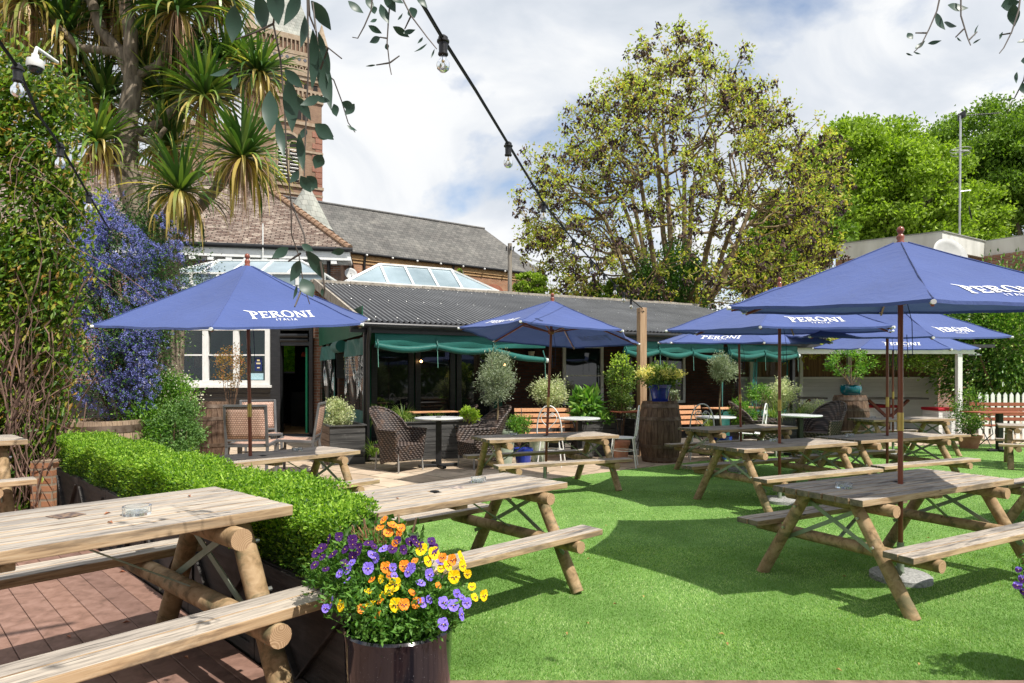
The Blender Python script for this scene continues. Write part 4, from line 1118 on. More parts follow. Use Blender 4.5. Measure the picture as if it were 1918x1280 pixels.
# ================================================================ old house with clay tile roof
hs = empty('tiled_house', (-5.75, 23.1, 0), .2, 'old brick house with a hipped weathered clay tile roof and white cornice', 'house')
ze = 6.15; HL = 17.0
m = MB(); m.b2(-HL, -.35, .35, 8.0, 0, ze - .2); m.build('brick_wall', BRICK, hs)
rp = 4.1
def roofquad(vs, mat, name, parent, flatmap=True):
    """a slope in its own local frame so that tile courses follow it"""
    vs = [Vector(v) for v in vs]
    ex = (vs[1] - vs[0]).normalized(); nz = ex.cross(vs[-1] - vs[0]).normalized(); ey = nz.cross(ex)
    M = Matrix((ex, ey, nz)).transposed()
    loc = [M.inverted() @ (v - vs[0]) for v in vs]
    m = MB(); m.add(loc, [tuple(range(len(loc)))])
    o = m.build(name, mat, parent); o.location = vs[0]; o.rotation_euler = M.to_euler()
    return o
TILEF = brickmat('clay_tile_slope', (0.15, 0.10, 0.08), (0.33, 0.27, 0.225), (0.05, 0.035, 0.03), .30, .10, .018, plane='flat', vary=((0.50, 0.43, 0.35), 3.0, .54, .65), bmp=1)
SLF = brickmat('slate_slope', (0.115, 0.115, 0.11), (0.175, 0.17, 0.16), (0.06, 0.06, 0.058), .30, .22, .012, plane='flat', vary=((0.27, 0.255, 0.225), .5, .55, .5), bmp=.3)
SLP = brickmat('pale_slate_slope', (0.33, 0.34, 0.31), (0.43, 0.43, 0.39), (0.22, 0.22, 0.2), .35, .28, .015, plane='flat', bmp=.3)
roofquad([(-HL, 0, ze), (0, 0, ze), (-rp, rp, ze + 3.6), (-HL, rp, ze + 3.6)], TILEF, 'front_slope', hs)
roofquad([(0, 0, ze), (0, 2 * rp, ze), (-rp, rp, ze + 3.6)], TILEF, 'hip_slope', hs)
m = MB(); n = 26
for i in range(n):
    a = Vector((0, 0, ze)).lerp(Vector((-rp, rp, ze + 3.6)), i / n); b = Vector((0, 0, ze)).lerp(Vector((-rp, rp, ze + 3.6)), (i + 1.15) / n)
    m.tube([a + Vector((0, 0, .05)), b + Vector((0, 0, .02))], [.13, .10], 8)
m.build('hip_tiles', RIDGE, hs)
m = MB(); m.tube([(-HL, rp, ze + 3.63), (-rp, rp, ze + 3.63)], .13, 8); m.build('ridge_tiles', RIDGE, hs)
m = MB(); m.tube([(-HL, -.08, ze - .03), (.1, -.08, ze - .03)], .085, 10); m.build('gutter', GUT, hs, smooth=True)
m = MB(); m.b2(-HL, 0, -.02, .36, ze - .40, ze - .10); m.b2(-HL, 0, .30, .42, ze - .5, ze - .26); m.build('white_cornice', WHITE, hs)
for i in range(12):
    m = MB(); x = -.55 - i * .58; m.b2(x - .1, x + .1, .0, .29, ze - .53, ze - .402); m.build('cornice_bracket', WHITE, hs)
m = MB(); m.tube([(-.75, .28, ze - .3), (-.75, .28, 0)], .06, 8); m.build('downpipe', GUT, hs, smooth=True)
m = MB(); m.tube([(.0, .28, ze - .4), (-.05, .2, 4.0)], .05, 8); m.build('downpipe', GUT, hs, smooth=True)
by = empty('bay', (0, 0, 0)); by.parent = hs; KIDS.setdefault(hs.name, []).append(by)
COL.objects.unlink(by); bpy.data.objects.remove(by); KIDS[hs.name].pop()
m = MB(); m.b2(-4.35, -1.15, .10, .34, 4.1, ze - .5); bay = m.build('white_bay', WHITE, hs)
for x0, x1, lou in ((-4.25, -3.55, 1), (-3.3, -2.3, 0), (-2.05, -1.35, 1)):
    if lou:
        m = MB()
        for k in range(12): m.box(((x0 + x1) / 2, .075, 4.35 + k * .105), (x1 - x0 - .12, .02, .08), rx=R(25))
        m.b2(x0, x0 + .06, .04, .10, 4.2, 5.65); m.b2(x1 - .06, x1, .04, .10, 4.2, 5.65); m.b2(x0, x1, .04, .10, 5.60, 5.66); m.build('louvred_shutter', WHITE, bay)
    else:
        m = MB(); m.b2(x0, x1, .08, .095, 4.2, 5.55); m.build('pane', simple('curtained_glass', (.30, .36, .37), (.42, .47, .46), 2, .1, stretch=(8, 1, .3)), bay)
m = MB(); m.b2(-5.95, -5.05, .26, .34, 4.2, 5.4); m.build('blind_panel', TILE, hs)
for x in (-6.3, -2.9):
    m = MB(); m.tube([(x, -.12, ze - .45), (x, -.14, ze + .75)], .022, 6); m.build('vent_pipe', WHITE, hs)
m = MB(); m.b2(-.05, .07, -.9, .15, ze - .55, ze - .42); m.build('floodlight_arm', WHITE, hs)
# small satellite dish on the wall corner
def dish(loc, rz, r, label, cat='satellite dish', mat=None, wall=.25, pole=False):
    o = empty('satellite_dish', loc, rz, label, cat, 'satellite dishes')
    m = MB(); pr = [(r * q, .22 * r * q * q) for q in (0.001, .25, .5, .75, 1)]
    m.lathe(pr, 28); d = m.build('reflector', mat or simple('dish_white', (.40, .40, .39), (.46, .46, .45), 3, .5) if 'dish_white' not in MATS else MATS['dish_white'], o, smooth=True, solid=.012)
    d.rotation_euler = (R(72), 0, 0)
    m = MB(); m.tube([(0, -.02, -.9 * r), (0, -.75 * r, -.25 * r), (0, -.8 * r, -.05)], .014, 6); m.build('feed_arm', BLACKM, o)
    m = MB(); m.tube([(0, .02, 0), (0, wall, 0), (0, wall, -r * 1.3)], .022, 8); m.build('bracket', GALV, o)
    return o
dish(at(657, 514, 22.8), .5, .22, 'small white satellite dish on the old house corner beside the roof lantern')

# ================================================================ church: nave, turret, tower
ch = empty('church_nave', (-8.35, 33.2, 0), .62, 'long church nave with grey slate roof and orange brick wall with round windows', 'church')
NL = 12.9; zeN = 8.05
m = MB(); m.b2(-6, NL, .14, 10, 0, zeN - .1); m.build('brick_wall', BRICKC, ch)
roofquad([(-6, 0, zeN), (NL, 0, zeN), (NL - 2.6, 3.1, zeN + 3.1), (-6, 3.1, zeN + 3.1)], SLF, 'roof_slope', ch)
roofquad([(NL, 0, zeN), (NL, 6.2, zeN), (NL - 2.6, 3.1, zeN + 3.1)], SLF, 'roof_hip', ch)
m = MB(); m.tube([(-6, 3.1, zeN + 3.13), (NL - 2.6, 3.1, zeN + 3.13)], .08, 6); m.build('ridge', SLATE, ch)
m = MB(); m.tube([(-6, -.06, zeN - .04), (NL, -.06, zeN - .04)], .08, 8); m.build('gutter', GUT, ch, smooth=True)
m = MB(); m.b2(-6, NL, .03, .16, zeN - .36, zeN - .1); m.b2(-6, NL, .09, .16, zeN - .52, zeN - .40); m.build('corbel_course', simple('yellow_brick_band', (.42, .25, .12), (.5, .33, .17), 8, .85), ch)
for i in range(5):
    x = -.6 + i * 2.9
    f = MB(); f.lathe([(.52, 0), (.52, .06), (.86, .06), (.86, 0)], 28); fo = f.build('window_arch', BRICKQ, ch); fo.location = (x + .9, .14, zeN - 1.75); fo.rotation_euler = (PI / 2, 0, 0)
    f = MB(); f.lathe([(.001, .03), (.52, .03)], 28); pn = f.build('pane', WINDK, ch); pn.location = (x + .9, .135, zeN - 1.75); pn.rotation_euler = (PI / 2, 0, 0)
    f = MB()
    for k in range(3):
        a = k * PI / 3; f.bar((x + .9 - .5 * math.cos(a), .08, zeN - 1.75 - .5 * math.sin(a)), (x + .9 + .5 * math.cos(a), .08, zeN - 1.75 + .5 * math.sin(a)), .05, .05)
    f.build('tracery', STONE, ch)
for x in (.9, 6.2):
    m = MB(); m.tube([(x, .0, zeN - .1), (x, .06, zeN - .6), (x, .06, 0)], .07, 8); m.build('downpipe', GUT, ch, smooth=True)
for i in range(9):
    m = MB(); m.ball((-.5 + i * 1.45, -.16, zeN - .10), .06, 6, 4); m.build('gutter_bracket_end', WHITE, ch)
# conical turret
tu = empty('round_turret', at(575, 428, 31.5).xy.to_3d(), 0, 'round turret with a pale slate cone roof between the church tower and nave', 'turret')
zc = 1.56 + (710 - 428) / FPX * 31.5
m = MB(); m.lathe([(1.0, 0), (1.0, zc - .3)], 12); m.build('brick_drum', BRICKC, tu)
m = MB(); m.lathe([(1.28, zc - .12), (1.12, zc + .12), (.55, zc + 1.25), (.02, zc + 2.2)], 12); m.build('cone_roof', SLATEP, tu)
m = MB(); m.lathe([(1.15, zc - .3), (1.30, zc - .15), (1.27, zc - .10)], 12); m.build('eaves', GUT, tu)
# tower
TX, TY, TW_, TA = -20.05, 50.0, 5.35, .5
tw = empty('church_tower', (TX, TY, 0), TA, 'tall orange brick church tower with arcaded parapet, belfry windows and slate spire', 'church tower')
def tz(py): return 1.56 + (710 - py) / FPX * 50
body = MB(); body.b2(0, TW_, 0, TW_, 0, tz(118)); body.build('brick_shaft', BRICKT, tw)
m = MB()
for py, e, hh in ((118, .28, .5), (128, .18, .3), (150, .10, .2), (168, .12, .22), (215, .14, .25), (268, .10, .16), (337, .14, .22), (352, .08, .16)):
    m.b2(-e, TW_ + e, -e, TW_ + e, tz(py) - hh / 2, tz(py) + hh / 2)
m.build('string_courses', STONE, tw)
for pa, pb, n, dx in ((150, 166, 16, .0),):
    for k in range(n):
        m = MB(); x = .2 + (TW_ - .4) * k / (n - 1); m.b2(x - .07, x + .07, -.16, 0, tz(pb) + .1, tz(pa) - .1); m.build('corbel', STONE, tw)
# upper stage: set-back bands and arcade
m = MB(); m.b2(.1, TW_ - .1, .1, TW_ - .1, tz(118), tz(48)); m.build('upper_core', simple('tower_recess', (.16, .09, .06), (.2, .12, .08), 3, .9), tw)
m = MB()
m.b2(-.05, TW_ + .05, -.05, TW_ + .05, tz(52) - .15, tz(48) + .1); m.b2(-.05, TW_ + .05, -.05, TW_ + .05, tz(82) - .05, tz(76)); m.b2(-.02, TW_ + .02, -.02, TW_ + .02, tz(98), tz(84)); m.b2(-.08, TW_ + .08, -.08, TW_ + .08, tz(100) - .12, tz(100) + .12)
m.build('parapet_bands', STONE, tw)
for k in range(17):
    m = MB(); x = .16 + (TW_ - .32) * k / 16; m.tube([(x, -.0, tz(76)), (x, 0, tz(52) - .1)], .065, 6); m.build('arcade_column', STONE, tw)
    m = MB(); m.tube([(0, x, tz(76)), (0, x, tz(52) - .1)], .065, 6); m.build('arcade_column', STONE, tw)
for k in range(11):
    m = MB(); x = .4 + (TW_ - .8) * k / 10; m.box((x, -.03, tz(91)), (.22, .03, .22), ry=R(45)); m.build('diamond_inlay', simple('blue_brick_inlay', (.12, .12, .14), None, 3, .8) if 'blue_brick_inlay' not in MATS else MATS['blue_brick_inlay'], tw)
for k in range(12):
    m = MB(); x = .3 + (TW_ - .6) * k / 11; m.lathe([(.10, 0), (.10, .1), (.17, .1), (.17, 0)], 10); q = m.build('ring_tracery', STONE, tw); q.location = (x, .02, tz(108)); q.rotation_euler = (PI / 2, 0, 0)
for k in range(7):
    m = MB(); x = .5 + (TW_ - 1.0) * k / 6; m.b2(x - .17, x + .17, -.02, .02, tz(148), tz(136)); m.build('niche', DARKIN, tw)
def arch(x, z0, z1, w, mat, nm, y=-.02, d=.04):
    n = 14; pts = [(x - w / 2, z0), (x + w / 2, z0)] + [(x + w / 2 * math.cos(PI * i / n), z1 - w / 2 + w / 2 * math.sin(PI * i / n)) for i in range(n + 1)]
    m = MB(); k = len(pts); m.add([(a, y, b) for a, b in pts] + [(a, y + d, b) for a, b in pts], [tuple(range(k))[::-1]] + [(i, (i + 1) % k, (i + 1) % k + k, i + k) for i in range(k)]); return m.build(nm, mat, tw)
arch(2.75, tz(331), tz(233), 2.2, STONE, 'belfry_arch', -.06, .06)
arch(2.75, tz(330), tz(238), 1.85, DARKIN, 'belfry_recess', -.075, .01)
for xx in (2.32, 3.18):
    f = MB()
    for k in range(9): f.box((xx, -.12, tz(325) + k * .28), (.66, .12, .05), rx=R(-35))
    f.build('louvres', WHITE, tw)
for xx in (1.9, 2.75, 3.6):
    m = MB(); m.tube([(xx, -.12, tz(330)), (xx, -.12, tz(268))], .07, 8); m.build('colonnette', STONE, tw)
for xx in (2.32, 3.18):
    m = MB(); m.lathe([(.36, 0), (.36, .08), (.46, .08), (.46, 0)], 16); q = m.build('tracery_ring', STONE, tw); q.location = (xx, -.08, tz(262)); q.rotation_euler = (PI / 2, 0, 0)
for xx in (3.55, 4.05):
    arch(xx, tz(207), tz(175), .42, DARKIN, 'small_window', -.03)
arch(3.9, tz(392), tz(350), .8, DARKIN, 'lower_window', -.03)
m = MB()
z = 3.0
k = 0
while z < tz(220):
    m.b2(TW_ - (.75 if k % 2 else .5), TW_ + .05, -.05, .5, z, z + .42); z += .46; k += 1
m.build('quoins', BRICKQ, tw)
for x, y in ((0, 0), (TW_, 0), (0, TW_), (TW_, TW_)):
    m = MB(); m.lathe([(.42, tz(118)), (.42, tz(60)), (.55, tz(58)), (.5, tz(55)), (.06, tz(16)), (.001, tz(12))], 10, (x, y, 0)); m.build('pinnacle', STONE, tw)
m = MB(); a = .35; b_ = TW_ - .35; zz = tz(48) + .1; cx_ = TW_ / 2
m.add([(a, a, zz), (b_, a, zz), (b_, b_, zz), (a, b_, zz), (cx_, cx_, zz + 7.5)], [(0, 1, 4), (1, 2, 4), (2, 3, 4), (3, 0, 4)]); m.build('spire', SLATEP, tw)
# lower transept to the left of the tower
tr_ = empty('church_transept', (-19.5, 43.5, 0), .5, 'lower brick church wall seen between the cordyline heads left of the tower', 'church')
m = MB(); m.b2(-4, 3.4, 0, 5, 0, 18.2); m.build('brick_wall', BRICKT, tr_)
m = MB(); m.b2(-4.1, 3.5, -.1, 5.1, 18.2, 18.5); m.build('coping', STONE, tr_)
# telegraph pole
tp_ = empty('telegraph_pole', (at(955, 700, 24).x, 24, 0), 0, 'wooden telegraph pole rising behind the terrace roof at the end of the nave', 'telegraph pole')
m = MB(); m.tube([(0, 0, 0), (0, 0, 6.55)], [.10, .075], 10); m.build('pole', simple('grey_pole_wood', (.2, .17, .14), (.34, .3, .25), 4, .85, stretch=(8, 8, .5)), tp_, smooth=45)
for k in range(4):
    m = MB(); a = k * PI / 2 + .3; m.box((.13 * math.cos(a), .13 * math.sin(a), 6.35), (.05, .05, .16)); m.build('insulator', BLACKM, tp_)
# ================================================================ modern flat roofed building at the right
CONCR = simple('streaked_concrete', (0.50, 0.49, 0.45), (0.66, 0.65, 0.61), 1.6, .85, stretch=(1, 1, .3), dirt=((0.20, 0.19, 0.17), 1.2, .60, .6))
fb = empty('flat_roofed_building', (0, 0, 0), 0, 'flat-roofed brick building with a stepped pale concrete parapet at upper right', 'building')
def pt(px, Y): return ((px - 959) / FPX * Y, Y)
pl = [pt(1565, 31.0), pt(1757, 28.4), pt(1835, 30.4), pt(1940, 28.6), pt(1940, 42), pt(1565, 42)]
m = MB(); m.prism(pl, 0, 7.25); m.build('brick_wall', BRICK, fb)
c_ = Vector((13, 34)); pl2 = [tuple(c_ + (Vector(p) - c_) * 1.02) for p in pl]
m = MB(); m.prism(pl2, 7.2, 7.95); m.build('parapet', CONCR, fb)
m = MB(); m.prism([tuple(c_ + (Vector(p) - c_) * 1.026) for p in pl], 7.95, 8.0); m.build('parapet_cap', simple('parapet_cap_dark', (.2, .2, .18), (.3, .3, .27), 3, .8), fb)
pl = [pt(1490, 31.5), pt(1566, 30.6), pt(1600, 36), pt(1490, 38)]
m = MB(); m.prism(pl, 0, 5.9); m.build('low_wall', BRICK, fb); m = MB(); c_ = Vector((14.5, 34)); m.prism([tuple(c_ + (Vector(p) - c_) * 1.03) for p in pl], 5.9, 6.8); m.build('low_parapet', CONCR, fb)
dd = dish(at(1775, 482, 27.6), .15, .80, 'big pale grey satellite dish on the flat-roofed building', wall=.6); KIDS
# antenna mast
am = empty('antenna_mast', (at(1797, 700, 29.2).x, 29.2, 7.2), 0, 'tall thin aerial mast with a yagi antenna on the flat roof', 'antenna')
AL = simple('aluminium', (.5, .5, .5), (.62, .62, .62), 3, .35, .7)
zt_ = 1.56 + (710 - 217) / FPX * 29.2 - 7.2
m = MB(); m.tube([(0, 0, 0), (.05, 0, zt_)], .045, 8); m.build('mast', AL, am, smooth=True)
m = MB(); m.tube([(-.05, 0, zt_), (1.85, 0, zt_ + .12)], .018, 6)
for k in range(14): m.tube([(.55 + k * .095, -.14, zt_ + .04 + k * .006), (.55 + k * .095, .14, zt_ + .04 + k * .006)], .008, 4)
m.box((.1, 0, zt_), (.04, .5, .3)); m.build('yagi_aerial', BLACKM, am)
m = MB(); m.lathe([(.40, 0), (.42, .015), (.40, .03)], 20, (.05, 0, zt_ - 1.55)); m.lathe([(.36, 0), (.38, .015), (.36, .03)], 20, (.05, 0, zt_ - 1.72)); m.tube([(-.35, 0, zt_ - 1.55), (.45, 0, zt_ - 1.55)], .012, 5); m.build('halo_aerial', AL, am)
m = MB(); m.tube([(0, 0, zt_ - 3.4), (.5, 0, zt_ - 3.35)], .02, 6); m.build('side_arm', AL, am)
m = MB(); m.lathe([(.001, 0), (.3, .05), (.3, .08)], 18); q = m.build('small_dish', BLACKM, am, smooth=45); q.location = (.35, -.1, zt_ - 4.4); q.rotation_euler = (R(80), 0, .9)
# ================================================================ white bar shelter at the right
bs = empty('bar_shelter', (7.45, 17.2, 0), 0, 'open white timber shelter with clapboard back wall and bamboo screen panels', 'shelter')
WB = simple('white_clapboard', (0.50, 0.51, 0.50), (0.60, 0.61, 0.60), 3, .5, stretch=(.5, 1, 3))
BAM = simple('bamboo_screen', (0.10, 0.055, 0.025), (0.26, 0.15, 0.07), 2.2, .7, stretch=(30, 30, .6), bmp=.5)
m = MB(); m.b2(-.1, 4.75, -.02, .05, 2.22, 2.38); m.build('roof_fascia', WHITE, bs, bevel=.004)
m = MB(); m.b2(-.3, 5.2, -.15, 3.5, 2.38, 2.46); m.build('roof', FELT, bs)
m = MB(); m.b2(4.30, 4.42, -.04, .08, 0, 2.22); m.build('corner_post', WHITE, bs, bevel=.006)
for x in (0.0, 1.55, 3.05):
    m = MB(); m.b2(x - .05, x + .05, 3.05, 3.15, 0, 2.38); m.build('back_post', WHITE, bs)
m = MB()
for i in range(13): m.box((2.6, 3.24, .06 + i * .12), (6.6, .03, .125), rx=R(8))
m.build('clapboard_wall', WB, bs)
m = MB(); m.b2(-.8, 5.9, 3.28, 3.32, 1.55, 2.4); m.build('bamboo_panel', BAM, bs)
m = MB(); m.b2(-.8, 5.9, 3.16, 3.22, 1.56, 1.62); m.build('wall_rail', WHITE, bs)
m = MB(); m.b2(-.2, 4.9, 0, 3.3, .013, .022); m.build('shelter_floor', MATS['terrace_slab'], bs)
def slat_box(x0, x1, y0, y1, h, nm, label):
    o = empty(nm, (7.45, 17.2, 0), 0, label, 'bench seat', 'white boxed benches with red cushions in the shelter')
    m = MB()
    n = int(h / .1)
    for i in range(n):
        m.b2(x0, x1, y0, y1, i * h / n + .006, (i + 1) * h / n)
    m.build('slatted_box', WHITE, o, bevel=.004)
    m = MB(); m.b2(x0 - .03, x1 + .03, y0 - .03, y1 + .03, h + .004, h + .085); m.build('cushion', simple('red_cushion', (.34, .012, .02), (.42, .02, .03), 4, .7) if 'red_cushion' not in MATS else MATS['red_cushion'], o, bevel=.025)
slat_box(2.85, 3.65, 1.6, 2.6, .72, 'boxed_bench', 'white slatted box bench with red cushion beside the second barrel')
slat_box(3.95, 4.42, .2, .9, .70, 'boxed_bench', 'white slatted box bench with red cushion beside the shelter corner post')
def trestle(x, y, L, label, z=.98):
    o = empty('shelter_table', (x, y, 0), .05, label, 'table', 'dark tables on brown trestle legs in the shelter')
    m = MB(); m.b2(-L / 2, L / 2, -.35, .35, z, z + .05); m.build('tabletop', simple('dark_table_top', (.035, .03, .028), (.08, .07, .06), 4, .4) if 'dark_table_top' not in MATS else MATS['dark_table_top'], o, bevel=.006)
    RB = MATS.get('red_brown_timber') or simple('red_brown_timber', (.12, .035, .022), (.2, .065, .04), 5, .6)
    for s in (-1, 0, 1):
        m = MB(); m.bar((s * .62 * L / 2, 0, z - .02), (0, 0, z - .55 if s else .1), .07, .07, up=(0, 1, 0)); m.build('leg', RB, o)
    m = MB(); m.b2(-.35, .35, -.3, .3, .02, .08); m.build('foot', RB, o)
trestle(7.45 + 3.3, 18.6, 1.9, 'dark table on brown V-shaped legs in the shelter, right of the barrel')
trestle(7.45 + .65, 18.9, 1.8, 'dark table on brown V-shaped legs in the shelter, left of the barrel')
for i, (px, py) in enumerate(((1556, 680), (1735, 683), (1825, 668))):
    p = at(px, py, 18.3)
    l = empty('cage_lamp', p, 0, ('leftmost', 'middle', 'rightmost')[i] + ' of the three enamel pendant lamps under the shelter roof', 'lamp', 'enamel pendant lamps in the bar shelter')
    m = MB(); m.lathe([(.03, .12), (.05, .10), (.17, .05), (.175, .03)], 20); m.build('lamp_shade', simple('pale_enamel', (.5, .52, .5), None, 4, .3) if 'pale_enamel' not in MATS else MATS['pale_enamel'], l, smooth=True)
    m = MB(); m.lathe([(.06, .06), (.06, -.06), (.03, -.10), (.001, -.11)], 14); m.build('glass_jar', GLASSM, l, smooth=True)
    m = MB(); m.tube([(0, 0, .12), (0, 0, 2.38 - p.z)], .006, 5); m.build('flex', BLACKM, l)
# ================================================================ picket fence
fe = empty('picket_fence', (11.75, 16.4, 0), -.02, 'white picket fence with pointed pales at the right edge of the garden', 'fence')
for i in range(26):
    x = i * .155
    m = MB(); m.add([(x, 0, .04), (x + .09, 0, .04), (x + .09, 0, 1.15), (x + .045, 0, 1.22), (x, 0, 1.15), (x, .02, .04), (x + .09, .02, .04), (x + .09, .02, 1.15), (x + .045, .02, 1.22), (x, .02, 1.15)],
                    [(0, 1, 2, 3, 4), (9, 8, 7, 6, 5), (0, 5, 6, 1), (1, 6, 7, 2), (2, 7, 8, 3), (3, 8, 9, 4), (4, 9, 5, 0)]); m.build('picket', WHITE, fe)
for z in (.35, .92):
    m = MB(); m.b2(-.05, 4.1, .02, .06, z - .04, z + .04); m.build('rail', WHITE, fe)
# big timber post
po_ = empty('timber_post', (at(1202, 700, 13.3).x, 13.3, 0), .3, 'tall square timber post in the middle carrying the string lights', 'post')
m = MB(); m.box((0, 0, 1.5), (.155, .155, 3.02)); m.build('post_shaft', woodmat('post_pine', (.26, .15, .08), (.42, .27, .16), (.54, .38, .24), grain=(22, 22, 1.0), gs=2.0), po_, bevel=.012)
m = MB(); m.tube([(-.09, -.03, 2.9), (-.02, -.1, 2.94), (.09, -.02, 2.9)], .008, 6); m.build('hook', BLACKM, po_)

p, d = clumps(3000, 40, (-7.5, 22.1, 2.4), (1.0, .25, 1.2), .2, .2) # hall_end_greenery
w_ = leaves('ivy_screen', p, d, .14, .12, leafmat('backyard_ivy', [(0, (0.25, 0.42, 0.06)), (1, (0.50, 0.66, 0.16))], .4, .5), None)
tag(w_, 'green ivy seen right through the pub hallway by its back window', 'ivy', kind='stuff')
# ================================================================ vegetation
BARK = simple('grey_brown_bark', (0.11, 0.085, 0.06), (0.26, 0.21, 0.155), 6, .9, bmp=.8, stretch=(3, 3, .7))
BARKL = simple('pale_lichened_bark', (0.12, 0.085, 0.045), (0.28, 0.21, 0.12), 5, .9, bmp=.6, stretch=(2, 2, 1))
TWIG = simple('brown_twig', (0.10, 0.055, 0.035), (0.22, 0.14, 0.09), 8, .85)
def branchy(start, dirn, length, rad, depth, nb, spread, up=0.15, segs=5, mb=None, tips=None, wig=.18, shrink=.68, tipall=None):
    """recursive limbs; returns tip points"""
    p = Vector(start); d = Vector(dirn).normalized(); pts = [p.copy()]; rr = [rad]
    for i in range(segs):
        d = (d + Vector((random.gauss(0, wig), random.gauss(0, wig), random.gauss(0, wig) + up * .3))).normalized()
        p = p + d * (length / segs); pts.append(p.copy()); rr.append(rad * (1 - .45 * (i + 1) / segs))
        if tipall is not None and depth <= 1: tipall.append(p.copy())
    mb.tube(pts, rr, 6 if depth > 1 else 4, cap=False)
    if depth == 0:
        tips.append(p.copy()); return
    for k in range(nb):
        t = random.uniform(.35, 1.0) if k else 1.0
        i = min(segs, max(1, int(t * segs)))
        a = Vector((random.gauss(0, 1), random.gauss(0, 1), random.gauss(0, .7) + up)).normalized()
        nd = (d * (1 - spread) + a * spread).normalized()
        branchy(pts[i], nd, length * random.uniform(shrink - .1, shrink + .1), rr[i] * .62, depth - 1, nb, spread, up, segs, mb, tips, wig, shrink, tipall)

# ---- the big open-crowned tree behind the terrace
ASHL = leafmat('spring_ash_leaf', [(0, (0.23, 0.28, 0.04)), (0.45, (0.39, 0.44, 0.075)), (0.75, (0.50, 0.46, 0.11)), (0.9, (0.44, 0.27, 0.09)), (1, (0.27, 0.42, 0.06))], .5, .38)
SEED = leafmat('dark_seed_cluster', [(0, (0.030, 0.018, 0.022)), (0.6, (0.07, 0.042, 0.05)), (1, (0.14, 0.08, 0.06))], .7, .1)
def ash_tree():
    Yt = 27.0; base = Vector((at(1268, 700, Yt).x, Yt, 0))
    o = empty('ash_tree', base, 0, 'big open-crowned tree with sparse yellow-green leaves and dark seed clusters behind the terrace', 'tree')
    random.seed(21)
    mb = MB(); mb.tube([(0, 0, 0), (.1, 0, 2), (-.1, .1, 4.2)], [.42, .34, .30], 10)
    mb.build('trunk', BARK, o, smooth=True)
    # main limbs fan out to a dome; smaller limbs and twigs each spring from the nearest bigger one
    cz, ex = 8.2, np.array([6.75, 5.4, 7.5])
    def shell(n, lo, hi, zmin=-.66):
        out = []
        while len(out) < n:
            u = np.array([random.gauss(0, 1) for _ in range(3)]); u /= np.linalg.norm(u)
            if u[2] < zmin: continue
            q = random.uniform(lo, hi); out.append(np.array([0, 0, cz]) + u * ex * q * (1 - .13 * max(0, math.sin(u[0] * 9 + u[2] * 6)) - .16 * max(0, 1 - abs(abs(u[0]) - .62) / .35) * (u[2] > .35)))
        return out
    limbs = MB()
    prim = []
    for e in shell(17, .40, .55, -.5):
        b = np.array([random.uniform(-.2, .2), 0, random.uniform(3.0, 4.4)]); mdd = b * .5 + e * .5 + np.array([e[0] * .10, 0, -.5 + random.uniform(-.3, .3)])
        limbs.tube([b, b * .6 + mdd * .4 + np.array([0, 0, -.1]), mdd, mdd * .45 + e * .55 + np.array([0, 0, .1]), e], [.15, .13, .11, .09, .07], 7, cap=False); prim += [mdd, e, mdd * .45 + e * .55]
    def attach(pts, parents, r0, r1, sagf):
        res = []
        Pm = np.array(parents)
        for e in pts:
            # prefer a parent that lies inward of the target
            d = np.linalg.norm(Pm - e, axis=1) + .5 * np.maximum(0, Pm[:, 2] - e[2])
            b = Pm[int(np.argmin(d))]; L = np.linalg.norm(e - b)
            m1 = b * .62 + e * .38 + np.array([random.gauss(0, .06), random.gauss(0, .06), -.10 * sagf]) * L; m2_ = b * .28 + e * .72 + np.array([random.gauss(0, .05), random.gauss(0, .05), -.06 * sagf]) * L
            limbs.tube([b, m1, m2_, e], [r0, r0 * .8, (r0 + r1) / 2, r1], 5, cap=False); res += [m1, m2_, e]
        return res
    sec = attach(shell(120, .55, .80), prim, .055, .03, 1)
    ter = attach(shell(430, .72, .95), sec, .028, .015, .6)
    tw = attach(shell(1250, .80, 1.03), ter, .014, .006, .4)
    limbs.build('branches', BARKL, o)
    T = np.array(tw[2::3]); Al = np.array(tw[1::3] + ter)
    ctr = np.array([0, 0, 5.2])
    # leaf sprays at the twig ends
    n = 25000
    i = rng.integers(0, len(T), n); C = T[i] + rng.normal(0, .13, (n, 3))
    j = rng.integers(0, len(Al), 5500); C2 = Al[j] + rng.normal(0, .20, (5500, 3))
    C = np.concatenate([C, C2]); C = C[C[:, 2] > 2.4]
    # whole clusters take one tint: split in two tones by twig
    leaves('foliage', C, unit(rdir(len(C), .35)), rng.uniform(.10, .19, len(C)), rng.uniform(.055, .09, len(C)), ASHL, o)
    k = rng.choice(len(T), int(len(T) * .8), replace=False)
    S = np.repeat(T[k] + rng.normal(0, .12, (len(k), 3)), 14, axis=0); S = S + rng.normal(0, .085, S.shape) - np.array([0, 0, .12])
    k2 = rng.choice(len(Al), int(len(Al) * .10), replace=False)
    S2 = np.repeat(Al[k2] + rng.normal(0, .12, (len(k2), 3)), 9, axis=0); S2 = S2 + rng.normal(0, .08, S2.shape) - np.array([0, 0, .12])
    S = np.concatenate([S, S2])
    Dn = rdir(len(S)); Dn[:, 2] -= 1.0
    leaves('seed_clusters', S, unit(Dn), rng.uniform(.12, .22, len(S)), rng.uniform(.07, .12, len(S)), SEED, o)
    # ivy round the lower limbs
    n = 15000
    p, d = clumps(n, 90, (-.3, -.5, 4.3), (1.9, 1.2, 2.6), .26, .25)
    leaves('ivy', p, d, rng.uniform(.07, .12, n), rng.uniform(.06, .1, n), leafmat('ivy_leaf', [(0, (0.02, 0.06, 0.012)), (.6, (0.05, 0.13, 0.02)), (1, (0.12, 0.24, 0.04))], .35, .15), o)
    0 and print('ash tips', len(T), 'extent', T.min(0), T.max(0))
ash_tree()
random.seed(5)
